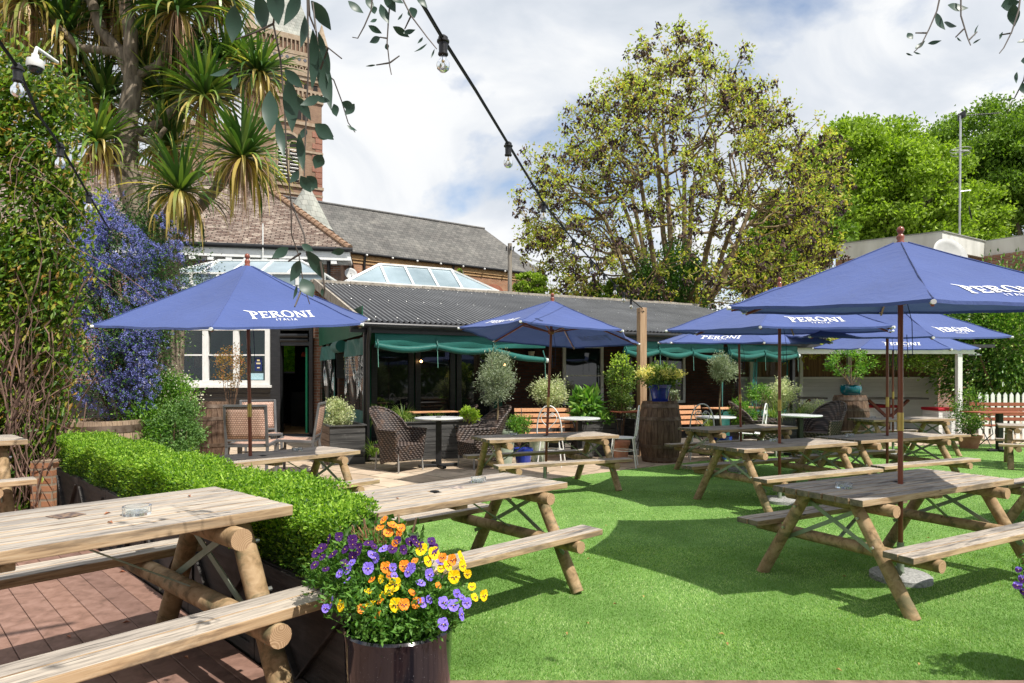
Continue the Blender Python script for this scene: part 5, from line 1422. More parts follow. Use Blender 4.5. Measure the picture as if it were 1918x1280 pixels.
# ---- solid lime green trees
LIME = leafmat('lime_tree_leaf', [(0, (0.11, 0.18, 0.012)), (0.5, (0.23, 0.34, 0.03)), (1, (0.38, 0.50, 0.08))], .5, .3)
LIMED = leafmat('deeper_green_leaf', [(0, (0.06, 0.12, 0.012)), (0.5, (0.14, 0.24, 0.025)), (1, (0.25, 0.37, 0.055))], .5, .25)
def bushy_tree(px, py, Y, rpx, label, mat=LIME, n=26000, K=70, squash=1.0, sz=(.16, .30), name='broadleaf_tree', group='fresh green trees beyond the garden', spread=.55):
    c = at(px, py, Y); r = rpx / FPX * Y
    o = empty(name, (c.x, c.y, 0), 0, label, 'tree', group)
    mb = MB(); mb.tube([(0, 0, 0), (.1, 0, c.z * .4), (0, 0, c.z)], [.35, .28, .12], 8)
    for k in range(12):
        a = random.uniform(0, 2 * PI); e = random.uniform(-.2, 1.0)
        mb.tube([(0, 0, c.z * random.uniform(.45, .9)), (math.cos(a) * r * .45, math.sin(a) * r * .45, c.z + r * .1), (math.cos(a) * r * .85 * math.cos(e), math.sin(a) * r * .85, c.z + r * .7 * math.sin(e))], [.12, .08, .02], 5, cap=False)
    mb.build('trunk', BARK, o)
    n = int(n * 1.35); p, d = clumps(n, int(K * 1.5), (0, 0, c.z), (r * .88, r * .88, r * .88 * squash), r * spread * .17, .5, .55)
    d = d * .35 + rdir(n, .35)
    leaves('foliage', p, unit(d), rng.uniform(*sz, n), rng.uniform(sz[0] * .6, sz[1] * .6, n), mat, o)
    return o
bushy_tree(1618, 345, 40, 138, 'lime green tree directly right of the big open-crowned tree', LIME, 30000, 120, .9)
bushy_tree(1700, 385, 37, 120, 'bright lime green tree low in front, behind the concrete parapet', LIME, 24000, 100)
bushy_tree(1835, 320, 46, 140, 'tallest green tree behind the aerial mast', LIMED, 36000, 140, .95)
bushy_tree(1935, 330, 43, 120, 'green tree cut by the right edge of the frame', LIMED, 24000, 90)
bushy_tree(1500, 430, 34, 95, 'green tree tucked behind the lower right of the open-crowned tree', LIMED, 16000, 70)
bushy_tree(1790, 420, 42, 95, 'green tree filling the gap between the parapet corner and the mast', LIME, 16000, 70)
bushy_tree(1420, 500, 33, 70, 'low dark green tree just behind the right end of the terrace roof', LIMED, 11000, 50, 1.0, (.12, .2))
bushy_tree(1150, 560, 30, 60, 'low leafy tree peeping over the middle of the terrace roof', LIMED, 9000, 46, .7, (.1, .18))
bushy_tree(993, 537, 24.5, 34, 'small fresh green bush peeping over the roof coping by the telegraph pole', LIME, 4200, 26, .8, (.07, .13), 'bush', 'small bushes above the terrace roof', .7)
bushy_tree(862, 511, 30, 9, 'tiny green bush growing at the church wall above the glass lantern', LIME, 500, 9, .8, (.06, .1), 'bush', 'small bushes above the terrace roof', .7)
# ---- climber on the right behind the fence
def shrubmass(name, label, cat, box, n, mat, sz, K=60, spread=.22, extra=None, group=None, flowers=None, stems=None, shell=.3, loc=None):
    c, r = box
    loc = loc or (c[0], c[1], 0)
    o = empty(name, loc, 0, label, cat, group)
    cl = (c[0] - loc[0], c[1] - loc[1], c[2] - loc[2])
    p, d = clumps(n, K, cl, r, spread, shell)
    leaves('foliage', p, d, rng.uniform(sz[0], sz[1], n), rng.uniform(sz[0] * .5, sz[1] * .5, n), mat, o)
    if stems:
        m = MB()
        for k in range(stems[0]):
            a = random.uniform(-1, 1) * r[0] * .3
            tx = cl[0] + random.uniform(-1, 1) * r[0] * .8; ty = cl[1] + random.uniform(-1, 1) * r[1] * .8
            z1 = cl[2] + random.uniform(-.2, .7) * r[2]
            m.tube([(a * .4, 0, stems[1]), ((a + tx) / 2 + random.uniform(-.05, .05), ty / 2, (stems[1] + z1) / 2), (tx, ty, z1)], [stems[2], stems[2] * .8, stems[2] * .35], 5, cap=False)
        m.build('stem', stems[3] if len(stems) > 3 else TWIG, o)
    if flowers:
        nf, fm, fs = flowers
        p, d = clumps(nf, K, cl, (r[0] * 1.03, r[1] * 1.03, r[2] * 1.03), spread * .9, shell + .25)
        leaves('flowers', p, d, fs, fs * .7, fm, o)
    return o
CLIMB = leafmat('glossy_climber_leaf', [(0, (0.03, 0.08, 0.015)), (0.5, (0.09, 0.20, 0.03)), (0.9, (0.22, 0.36, 0.06)), (1, (0.45, 0.5, 0.2))], .3, .25, .5)
shrubmass('climbing_plant', 'dense glossy green climber covering the right edge above the picket fence', 'climber', ((14.4, 19.0, 2.6), (2.0, 1.0, 2.0)), 26000, CLIMB, (.08, .15), 120, .28, stems=(14, .0, .05))
shrubmass('climbing_plant', 'green climber lying over the shelter roof behind the far parasols', 'climber', ((11.4, 19.3, 3.15), (2.0, .9, .4)), 9000, CLIMB, (.07, .13), 50, .22)
shrubmass('climbing_plant', 'yellow-green bamboo-like foliage between the terrace end and the shelter', 'climber', ((8.3, 19.3, 3.1), (1.3, .7, .6)), 6000, ASHL, (.10, .18), 40, .22)
shrubmass('climbing_plant', 'reddish-brown leafed shrub high behind the far right parasols', 'climber', ((13.6, 21.5, 4.3), (2.2, .8, .7)), 5000, leafmat('bronze_leaf', [(0, (.10, .05, .02)), (.5, (.22, .12, .04)), (1, (.20, .25, .05))], .5, .25), (.09, .15), 40, .25)
shrubmass('climbing_plant', 'dark trailing leaves hanging inside the shelter roof', 'climber', ((10.6, 17.6, 2.15), (1.3, .3, .22)), 1800, LIMED, (.05, .09), 26, .12)

# ---- cordyline
CGRN = leafmat('cordyline_green', [(0, (0.03, 0.075, 0.02)), (0.5, (0.08, 0.16, 0.035)), (0.85, (0.20, 0.29, 0.06)), (1, (0.40, 0.40, 0.10))], .35, .15, .5)
CYEL = leafmat('cordyline_yellow', [(0, (0.20, 0.17, 0.04)), (0.4, (0.44, 0.33, 0.09)), (0.8, (0.66, 0.50, 0.20)), (1, (0.20, 0.24, 0.05))], .4, .25)
CDEAD = leafmat('cordyline_dead', [(0, (0.16, 0.09, 0.06)), (0.6, (0.36, 0.22, 0.14)), (1, (0.55, 0.38, 0.26))], .8, .15)
def ribbons(N, c, el_lo, el_hi, ln, wd, droop, segs=6):
    """strap leaves from a centre; droop bends them down with length"""
    az = rng.uniform(0, 2 * PI, N); el = rng.uniform(el_lo, el_hi, N); L = rng.uniform(ln[0], ln[1], N)
    H = np.stack([np.cos(az), np.sin(az), np.zeros(N)], 1)
    S = np.stack([-np.sin(az), np.cos(az), np.zeros(N)], 1)
    P = np.tile(np.array(c, float), (N, 1)) + H * .03
    V = []; e = el.copy(); dr = rng.uniform(droop[0], droop[1], N)
    prof = [.55, .9, 1.0, .9, .7, .4, .04]
    for i in range(segs + 1):
        w = wd * prof[min(i, 6)]
        V += [P - S * w / 2, P + S * w / 2]
        D = H * np.cos(e)[:, None] + np.array([0, 0, 1]) * np.sin(e)[:, None]
        P = P + D * (L / segs)[:, None]; e = np.maximum(e - dr / segs * (1 + i * .35), -1.5)
    V = np.stack(V, 1)  # N, 2(segs+1), 3
    k = 2 * (segs + 1); F = []
    b = np.arange(N) * k
    for i in range(segs): F.append(np.stack([b + 2 * i, b + 2 * i + 1, b + 2 * i + 3, b + 2 * i + 2], 1))
    return V.reshape(-1, 3), np.concatenate(F)
def leaf_head(parent, c, r, green=60, yellow=55, dead=80, tint=0):
    Vs = []; Fs = []; Ms = []; off = 0
    for N, lo, hi, ln, wd, dr, mi in ((green, .35, 1.5, (r * .85, r * 1.3), .058, (.1, .8), 0), (int(green * .8), -.3, .8, (r * .85, r * 1.35), .058, (.3, 1.2), 0), (yellow, -.9, .3, (r * .7, r * 1.3), .055, (.4, 1.9), 1), (dead, -1.4, -.4, (r * .5, r * 1.35), .012, (.4, 1.6), 2)):
        V, F = ribbons(N, c, lo, hi, ln, wd, dr)
        Vs.append(V); Fs.append(F + off); Ms.append(np.full(len(F), mi)); off += len(V)
    np_mesh('leaf_head', np.concatenate(Vs), np.concatenate(Fs), [CGRN, CYEL, CDEAD], parent, np.concatenate(Ms))
def cordyline():
    Y = 10.2
    o = empty('cordyline_palm', (at(300, 700, Y).x, Y, 0), 0, 'tall many-headed cordyline palm with brown skirts at upper left', 'palm tree')
    ox = Vector(o.location)
    def q(px, py, dy=0): return at(px, py, Y + dy) - ox
    m = MB()
    m.tube([(0.05, 0, 0), q(318, 600), q(300, 470), q(262, 400), q(235, 320), q(238, 230), q(250, 150), q(228, 100), q(190, 60), q(165, -20), q(150, -120)], [.24, .22, .21, .20, .175, .15, .13, .10, .085, .08, .07], 12, cap=False)
    m.build('trunk', BARK, o, smooth=True)
    BR = [([(330, 640), (322, 470), (345, 420), (400, 360), (455, 300)], .11), ([(310, 480), (300, 420), (318, 390), (335, 362)], .08), ([(245, 170), (245, 60), (225, -40), (235, -140)], .11),
          ([(238, 260), (300, 230), (350, 180), (365, 60), (400, 0)], .08), ([(350, 180), (410, 160), (440, 120)], .05), ([(355, 150), (420, 190), (480, 145)], .05), ([(240, 150), (300, 120), (330, 40)], .07),
          ([(235, 330), (190, 290), (180, 250)], .06), ([(235, 100), (150, 90), (100, 40), (60, -10)], .07), ([(235, 250), (290, 270), (310, 240)], .05)]
    for pts, r0 in BR:
        b = MB(); b.tube([q(x, y, random.uniform(-.2, .2) if i else 0) for i, (x, y) in enumerate(pts)], [r0 * (1 - .4 * i / len(pts)) for i in range(len(pts))], 8, cap=False)
        b.build('branch', BARK, o, smooth=True)
    heads = [(455, 290, -.5, .85), (338, 352, -.8, .72), (484, 135, .2, .60), (428, 110, .4, .62), (385, 175, -.2, .70), (350, 95, .5, .75), (312, 185, .5, .72), (285, 50, .8, .85), (195, 185, .5, .75), (182, 262, -.3, .72), (318, 270, .5, .80), (120, 60, .2, .85), (205, 10, .4, .85), (330, 15, -.3, .80), (400, -15, .3, .75), (50, -5, -.2, .85), (150, -40, .5, .8), (250, -60, 0, .9), (140, 150, .6, .6), (275, 130, .9, .65), (30, 60, .7, .6)]
    for (x, y, dy, r) in heads:
        leaf_head(o, q(x, y + 6, dy), r * random.uniform(.98, 1.18), random.randint(56, 84), random.randint(24, 50), random.choice((30, 90, 190)))
cordyline()

# ---- virginia creeper on the left
VINE = leafmat('creeper_leaf', [(0, (0.035, 0.09, 0.015)), (0.4, (0.10, 0.19, 0.02)), (0.75, (0.22, 0.31, 0.035)), (0.92, (0.34, 0.30, 0.06)), (1, (0.38, 0.18, 0.05))], .4, .35)
VINESTEM = simple('bare_vine_stem', (0.09, 0.05, 0.038), (0.26, 0.165, 0.125), 7, .85)
def creeper():
    Y = 6.7
    o = empty('virginia_creeper', (at(60, 700, Y).x, Y, 0), 0, 'thick virginia creeper with bare brown stems climbing the brick pillar at the left edge', 'climber')
    ox = Vector(o.location)
    n = 32000
    # outline: wide low, bulging at the top
    z = rng.uniform(.1, 4.75, n)
    cx_ = np.interp(z, [0, 1.2, 2.4, 3.4, 4.2, 4.8], [-.25, -.25, -.20, -.15, -.05, .0])
    rx = np.interp(z, [0, .8, 1.6, 2.2, 3.2, 4.0, 4.5, 4.8], [.34, .40, .44, .52, .56, .48, .34, .10])
    K = 240
    kz = rng.uniform(.15, 4.7, K); ka = rng.uniform(PI * .9, 2.1 * PI, K)
    kr = np.interp(kz, [0, .8, 1.6, 2.2, 3.2, 4.0, 4.5, 4.8], [.34, .40, .44, .52, .56, .48, .34, .10])
    kc = np.stack([np.interp(kz, [0, 2.4, 4.8], [-.30, -.22, -.10]) + kr * np.cos(ka), .35 * np.sin(ka) * kr * 1.6, kz], 1)
    # thinner on the lower right where stems show
    keep = ~((kc[:, 0] > .02) & (kc[:, 2] < 1.7) & (rng.random(K) < .5)); kc = kc[keep]
    i = rng.integers(0, len(kc), n)
    p = kc[i] + rng.normal(0, .13, (n, 3)) * np.array([1, .8, 1.3])
    d = np.stack([p[:, 0] * .6, -np.ones(n), -np.full(n, .9)], 1) + rng.normal(0, .6, (n, 3))
    leaves('foliage', p, unit(d), rng.uniform(.055, .12, n), rng.uniform(.022, .042, n), VINE, o, .2)
    m = MB()
    for k in range(190):
        x = random.gauss(.08, .14); z0 = random.uniform(0, 1.9); L = random.uniform(.3, 1.2); y = -.25 + random.gauss(0, .14)
        pts = [Vector((x, y, z0))]
        dx = random.gauss(0, .05)
        for s in range(5): pts.append(pts[-1] + Vector((dx + random.gauss(0, .035), random.gauss(0, .03), L / 5)))
        m.tube(pts, random.choice((.003, .004, .006, .008)), 4, cap=False)
    for k in range(45):                                       # loose hanging and looping stems
        x = random.gauss(.12, .16); z0 = random.uniform(.5, 3.9)
        pts = [Vector((x, -.3, z0))]; v = Vector((random.uniform(-.1, .16), random.uniform(-.08, .03), random.uniform(-.05, .06)))
        for s in range(8): v += Vector((random.gauss(0, .02), random.gauss(0, .012), -.022)); pts.append(pts[-1] + v * .7)
        m.tube(pts, random.choice((.0025, .0035)), 4, cap=False)
    m.build('bare_stems', VINESTEM, o)
    m = MB(); m.tube([(-.12, .05, 0), (-.16, 0, 1.5), (-.05, 0, 3.0)], [.10, .08, .05], 10); m.build('main_stem', BARK, o, smooth=True)
creeper()
pl_ = empty('brick_pillar', (-4.60, 6.45, 0), .1, 'orange brick pillar almost hidden in the creeper beside the hedge', 'pillar')
m = MB(); m.box((0, 0, .38), (.20, .20, .76)); m.build('brickwork', BRICKC, pl_)
m = MB(); m.box((-2.6, .3, 1.4), (5.0, .25, 2.8)); wl = m.build('garden_wall', BRICK, loc=(-5.0, 7.1, 0)); tag(wl, 'dark brick garden wall behind the creeper at the left edge', 'wall')
cc = empty('dome_camera', at(66, 122, 6.2), 0, 'white dome security camera sticking out of the creeper', 'security camera')
m = MB(); m.lathe([(.001, .10), (.03, .10), (.035, .05), (.07, .045), (.075, -.02), (.07, -.03)], 20); m.build('housing', WPLASTIC, cc, smooth=45)
m = MB(); m.lathe([(.062, -.03), (.055, -.065), (.03, -.088), (.001, -.094)], 16); m.build('dome', WINDK, cc, smooth=True)
m = MB(); m.tube([(0, 0, .1), (0, .02, .17), (0, .3, .17)], .018, 8); m.build('arm', WPLASTIC, cc, smooth=True)

# ---- ceanothus
CEAN, nt, out = nodes_of('ceanothus_flower'); _g = NN(nt, 'ShaderNodeNewGeometry')
pbr(nt, out, ramp(nt, _g.outputs['Random Per Island'], [(0, (0.11, 0.12, 0.40)), (.5, (0.20, 0.225, 0.57)), (1, (0.36, 0.39, 0.78))]), .8, 0, .1)
CEANL = leafmat('ceanothus_leaf', [(0, (0.015, 0.05, 0.012)), (.6, (0.04, 0.11, 0.02)), (1, (0.12, 0.22, 0.04))], .35, .15)
def ceanothus(name, label, blobs, n_per, Y, fl, group):
    c0 = blobs[0]
    ox = Vector((at(c0[0], 700, Y).x, Y, 0))
    o = empty(name, ox, 0, label, 'flowering shrub', group)
    LP = []; LD = []; HP = []
    for (px, py, rx, ry, dy) in blobs:
        c = at(px, py, Y + dy) - ox; sx = rx / FPX * Y; sz = ry / FPX * Y
        n = int(n_per * sx * sz)
        p, d = clumps(n, max(6, n // 120), tuple(c), (sx, .45, sz), .15, .35); LP.append(p); LD.append(d)
        k = int(fl * sx * sz)
        u = unit(rng.normal(size=(k, 3))); u[:, 1] = -np.abs(u[:, 1]) * .9
        q = np.array(tuple(c)) + u * np.array([sx, .50, sz]) * rng.uniform(.55, 1.06, (k, 1)); 
        msk = np.sin(q[:, 0] * 7 + 1.7 * np.sin(q[:, 2] * 5)) * np.sin(q[:, 2] * 6.1 + q[:, 0] * 3) > -.25
        HP.append(q[msk])
    P = np.concatenate(LP); D = np.concatenate(LD)
    leaves('foliage', P, D, rng.uniform(.025, .05, len(P)), rng.uniform(.015, .026, len(P)), CEANL, o)
    H = np.concatenate(HP); k = len(H)
    # each panicle: little faceted puff made of ~12 tiny petals, elongated upward
    m_ = 26
    ax = unit(np.stack([rng.normal(0, .5, k), rng.normal(-.6, .4, k), rng.normal(.7, .3, k)], 1))
    t = rng.uniform(-.5, .5, (k, m_, 1)); off = unit(rng.normal(size=(k, m_, 3))) * rng.uniform(.012, .023, (k, m_, 1))
    C = (H[:, None, :] + ax[:, None, :] * t * .07 + off).reshape(-1, 3); Dd = unit(off.reshape(-1, 3) + rng.normal(0, .005, (k * m_, 3)))
    leaves('flower_heads', C, np.cross(Dd, rng.normal(size=Dd.shape)), .013, .013, CEAN, o, .3)
    m = MB()
    for (px, py, rx, ry, dy) in blobs:
        c = at(px, py, Y + dy) - ox
        for s in range(0 if px > 290 else 3):
            e = c + Vector((random.uniform(-.3, .3), 0, random.uniform(-.2, .3)))
            m.tube([(random.uniform(-.2, .2), .1, .3), (e.x * .4, .15, e.z * .6), tuple(e)], [.03, .02, .008], 5, cap=False)
    m.build('branches', BARK, o)
ceanothus('ceanothus_shrub', 'tall ceanothus covered in violet-blue flower heads against the pub at the left', [(235, 480, 90, 90, 0), (200, 540, 70, 110, .1), (300, 470, 60, 70, .2), (240, 620, 80, 90, 0), (245, 700, 65, 80, -.1), (205, 730, 60, 60, .1), (265, 640, 30, 80, -.2), (180, 430, 50, 60, .2), (320, 545, 30, 45, .2), (170, 640, 40, 90, .3), (215, 410, 50, 50, .2), (160, 520, 30, 70, .1), (275, 590, 50, 60, -.1)], 7000, 9.0, 1700, None)
ceanothus('ceanothus_shrub', 'smaller paler ceanothus branch in front of the white-framed lantern above the left parasol', [(372, 515, 38, 30, 0), (345, 530, 28, 36, 0)], 6000, 11.5, 700, None)
ceanothus('ceanothus_shrub', 'dark violet ceanothus sprays hanging beside the cordyline branch near the tile roof', [(345, 420, 34, 30, 0), (322, 460, 24, 36, 0)], 6000, 10.8, 1300, None)
def stave_barrel(r0, r1, h, o, hoops=((.10, .03), (.27, .03), (.73, .03), (.90, .03)), n=22, top=True, wood=None):
    wood = wood or MATS.get('barrel_oak')
    m = MB()
    def rr(t): return r0 + (r1 - r0) * math.sin(PI * t)
    for k in range(n):
        a0 = 2 * PI * (k + .03) / n; a1 = 2 * PI * (k + .97) / n
        for j in range(8):
            t0, t1 = j / 8, (j + 1) / 8
            q = [(rr(t0) * math.cos(a0), rr(t0) * math.sin(a0), t0 * h), (rr(t0) * math.cos(a1), rr(t0) * math.sin(a1), t0 * h), (rr(t1) * math.cos(a1), rr(t1) * math.sin(a1), t1 * h), (rr(t1) * math.cos(a0), rr(t1) * math.sin(a0), t1 * h)]
            m.add(q, [(0, 1, 2, 3)])
    m.lathe([(rr(0) - .01, 0), (rr(.5) - .012, h / 2), (rr(1) - .01, h), (rr(1) - .03, h), (rr(1) - .035, h - .04), (.001, h - .04)], n)
    m.build('staves', wood, o)
    for z, w in hoops:
        m = MB(); za, zb = z * h - w, z * h + w
        m.lathe([(rr(za / h) - .002, za), (rr(za / h) + .008, za), (rr(zb / h) + .008, zb), (rr(zb / h) - .002, zb)], 40); m.build('hoop', MATS['hoop_iron'], o, smooth=45)
OAK = woodmat('barrel_oak', (0.055, 0.032, 0.022), (0.125, 0.078, 0.052), (0.22, 0.15, 0.105), grain=(14, 14, 1.2), gs=2.5, knots=False, bmp=.3)
OAKL = woodmat('weathered_barrel_oak', (0.16, 0.11, 0.075), (0.32, 0.23, 0.16), (0.45, 0.34, 0.25), grain=(14, 14, 1.2), gs=2.5, knots=False, bmp=.3)
HOOP = simple('hoop_iron', (0.10, 0.065, 0.045), (0.20, 0.15, 0.115), 9, .55, .5)
o = empty('half_barrel_planter', (at(186, 700, 8.6).x, 8.6, 0), 0, 'old half barrel planter standing behind the hedge under the ceanothus', 'planter')
stave_barrel(.50, .55, 1.02, o, ((.90, .045), (.72, .03)), 26, True, OAKL)
m = MB(); m.lathe([(.48, .96), (.001, .99)], 20); m.build('soil', SOIL, o)
# ---- white-flowered shrub and fine-leaved bush right of the ceanothus
WFL = leafmat('cream_flower', [(0, (.65, .62, .45)), (1, (.85, .84, .7))], .7, .3, .2, (1, 1, 1))
BUSHG = leafmat('fresh_bush_leaf', [(0, (0.04, 0.12, 0.015)), (.5, (0.11, 0.25, 0.03)), (1, (0.25, 0.42, 0.07))], .4, .3)
c = at(325, 745, 9.6); shrubmass('flowering_shrub', 'loose green shrub dotted with cream-white flowers below the white window', 'shrub', ((c.x, 9.6, c.z), (.30, .3, .34)), 4200, BUSHG, (.03, .055), 40, .09, flowers=(500, WFL, .032), stems=(8, .0, .012))
c = at(318, 725, 10.4); shrubmass('flowering_shrub', 'tall sprig of cream-white blossom in front of the window corner', 'shrub', ((c.x, 10.4, c.z - .05), (.14, .2, .26)), 800, BUSHG, (.03, .05), 24, .08, flowers=(420, WFL, .034))
c = at(335, 800, 8.9); shrubmass('rosemary_bush', 'fine needle-leaved green bush behind the hedge', 'shrub', ((c.x, 8.9, .72), (.30, .3, .50)), 9000, leafmat('needle_leaf', [(0, (.05, .13, .03)), (1, (.20, .34, .10))], .5, .25), (.03, .05), 60, .06, stems=(8, .0, .012))
c = at(275, 800, 8.9); shrubmass('leafy_bush', 'broad-leaved green bush between the half barrel and the needle-leaved bush', 'shrub', ((c.x, 8.8, .78), (.30, .3, .42)), 4000, BUSHG, (.035, .06), 36, .08, stems=(8, .0, .012))
# ---- eucalyptus sprays hanging into the top of the view
EUC = leafmat('eucalyptus_leaf', [(0, (0.015, 0.035, 0.025)), (.5, (0.028, 0.06, 0.042)), (.8, (0.06, 0.11, 0.085)), (1, (0.075, 0.09, 0.025))], .4, .12, .4, (.9, 1, .6))
EUCT = simple('eucalyptus_twig', (0.05, 0.04, 0.035), (0.12, 0.10, 0.085), 9, .6)
def spray(label, Y, twigs, lv):
    x0, y0 = twigs[0][0]
    ox = at(x0, y0, Y)
    o = empty('eucalyptus_branch', ox, 0, label, 'branch', 'eucalyptus sprays hanging from above')
    m = MB()
    for pts in twigs:
        n = len(pts); wob = random.uniform(-.04, .04)
        m.tube([at(x, y, Y + wob * i) - ox for i, (x, y) in enumerate(pts)], [.0032 * (1 - .6 * i / n) for i in range(n)], 5, cap=False)
    m.build('twig', EUCT, o)
    # broad curved leaves with a midrib fold
    for i, (x, y, ln, w, ang) in enumerate(lv):
        c = at(x, y, Y + random.uniform(-.05, .05)) - ox
        L = ln * 1.12 / FPX * Y; W = w * 1.15 / FPX * Y; a = R(ang)
        d = Vector((math.cos(a), random.uniform(-.25, .25), -math.sin(a))).normalized()
        s_ = d.cross(Vector((0, -1, 0))).normalized(); nrm = s_.cross(d)
        tiltm = Matrix.Rotation(random.uniform(-.55, .55), 3, d); s_ = tiltm @ s_; nrm = tiltm @ nrm
        prof = [.06, .55, .88, 1.0, .92, .68, .36, .02]; g = MB(); vs = []
        for k, pw in enumerate(prof):
            t = k / 7; ctr = c + d * L * t + nrm * (-.10 * L * math.sin(t * PI)); 
            vs += [ctr + s_ * W * .5 * pw + nrm * W * .10 * pw, ctr, ctr - s_ * W * .5 * pw + nrm * W * .10 * pw]
        fs = []
        for k in range(7): fs += [(3 * k, 3 * k + 1, 3 * k + 4, 3 * k + 3), (3 * k + 1, 3 * k + 2, 3 * k + 5, 3 * k + 4)]
        g.add(vs, fs); g.build('leaf', EUC, o, smooth=True)
spray('longest eucalyptus spray, hanging in front of the church tower down to the left parasol', 1.75,
      [[(520, -60), (515, 20), (512, 45), (525, 110), (533, 200), (537, 300), (545, 380), (546, 440), (560, 480), (568, 530), (580, 570)], [(512, 45), (480, 60), (440, 75)], [(546, 380), (570, 440), (575, 480)], [(568, 530), (560, 555), (552, 575)], [(600, 490), (608, 540), (605, 560)], [(563, 475), (540, 490)]],
      [(482, -12, 62, 30, 82), (440, 10, 58, 25, 100), (508, -30, 68, 32, 80), (560, -18, 64, 26, 115), (505, 170, 78, 26, 85), (540, 145, 90, 26, 88), (555, 180, 45, 16, 60), (520, 220, 70, 15, 80), (533, 130, 40, 18, 45), (560, 250, 62, 14, 85), (540, 464, 32, 17, 145), (562, 488, 40, 22, 118), (576, 470, 54, 21, 62), (566, 522, 38, 25, 58), (565, 458, 22, 12, 30), (645, 470, 22, 12, 170), (556, 535, 24, 6, 105), (604, 540, 14, 5, 95), (563, 330, 30, 18, 60), (590, 232, 40, 22, 40), (600, 180, 36, 16, 150), (440, 140, 30, 14, 90), (430, 130, 36, 14, 165), (603, 290, 26, 20, 120), (560, 320, 26, 16, 130)])
spray('eucalyptus spray of long dark leaves just right of the church tower', 1.95,
      [[(575, -60), (580, 30), (592, 60), (600, 130), (625, 150), (640, 190), (652, 230), (665, 248)], [(575, -40), (578, 120), (572, 250), (570, 330)], [(600, 130), (615, 90), (640, 110)], [(592, 60), (586, 5)]],
      [(583, 2, 55, 24, 55), (571, 30, 52, 18, 100), (586, 55, 98, 20, 92), (600, 95, 95, 24, 82), (596, 60, 50, 12, 80), (612, 90, 55, 10, 90), (640, 192, 28, 14, 30), (618, 190, 32, 10, 195), (650, 235, 20, 6, 30), (664, 195, 25, 14, 130), (625, 195, 25, 14, 75), (585, 330, 28, 18, 95), (575, 330, 26, 18, 50), (572, 240, 20, 16, 110), (590, 240, 34, 26, 25)])
spray('eucalyptus spray with round leaves beside the first string light bulb', 2.3,
      [[(735, -40), (728, 30), (725, 80), (730, 125), (733, 140)], [(700, -30), (695, 20), (682, 50), (670, 72), (660, 70)], [(745, -20), (770, 30), (800, 70), (818, 92)], [(725, 72), (712, 70)], [(770, 30), (758, 55)], [(730, 118), (705, 122)], [(730, 118), (748, 105)]],
      [(652, 2, 30, 15, 35), (688, -8, 30, 14, 70), (700, 12, 16, 11, 80), (713, 8, 32, 16, 68), (720, -14, 36, 17, 60), (769, 14, 22, 17, 70), (736, 50, 32, 12, 30), (755, 62, 22, 9, -20), (712, 70, 20, 16, 155), (723, 82, 12, 8, 75), (706, 36, 13, 8, 150), (745, 38, 14, 6, -50), (690, 48, 26, 10, 30), (752, 0, 24, 9, -30), (792, 70, 14, 7, 130), (800, 82, 26, 4, 150), (704, 122, 18, 3, 175), (814, 92, 18, 3, 110), (780, -12, 28, 14, 50), (730, -10, 26, 14, 30)])
spray('small eucalyptus spray at the top right, well below the frame corner', 2.3,
      [[(1768, -40), (1755, 20), (1740, 55), (1725, 85), (1712, 98)], [(1800, -30), (1800, 30), (1812, 70), (1818, 85)], [(1735, 62), (1715, 62)], [(1805, 55), (1790, 70)], [(1815, 75), (1830, 60)]],
      [(1752, 24, 34, 18, 50), (1775, 10, 34, 18, 10), (1768, 42, 26, 12, 10), (1700, 62, 14, 12, 60), (1714, 92, 24, 8, -40), (1738, 82, 22, 7, -10), (1826, 68, 26, 4, -65), (1792, 70, 12, 3, 30), (1712, 98, 12, 3, 20), (1697, 100, 14, 3, 10), (1822, 82, 14, 3, -30)])
spray('eucalyptus spray hanging at the extreme right edge of the sky', 2.3,
      [[(1915, -40), (1908, 20), (1895, 60), (1880, 90), (1872, 100)], [(1930, 90), (1918, 150), (1900, 185), (1880, 188)], [(1895, 62), (1872, 66)]],
      [(1875, 12, 28, 22, -10), (1898, 8, 36, 18, 80), (1905, 80, 26, 8, -20), (1912, 115, 20, 12, -10), (1905, 135, 22, 8, 100), (1915, 155, 22, 12, 80), (1878, 60, 14, 4, 110)])
# the crown that these sprays hang from, above and behind the camera: it dapples the front table
o = empty('eucalyptus_tree', (-2.9, .9, 0), 0, 'eucalyptus crown above the camera that throws dappled shade on the decking', 'tree')
m = MB(); m.tube([(-1.6, -1.2, 0), (-1.5, -1.1, 2.4), (-.6, -.6, 4.2)], [.16, .13, .09], 10)
m.tube([(-1.5, -1.1, 2.4), (.8, -.2, 4.0), (2.4, .8, 4.1)], [.08, .05, .02], 7); m.build('trunk', BARK, o, smooth=True)
p, d = clumps(1500, 60, (1.0, -.9, 4.1), (2.6, 1.3, .5), .16, .2); d[:, 2] -= .7
leaves('foliage', p, unit(d), .10, .035, EUC, o)
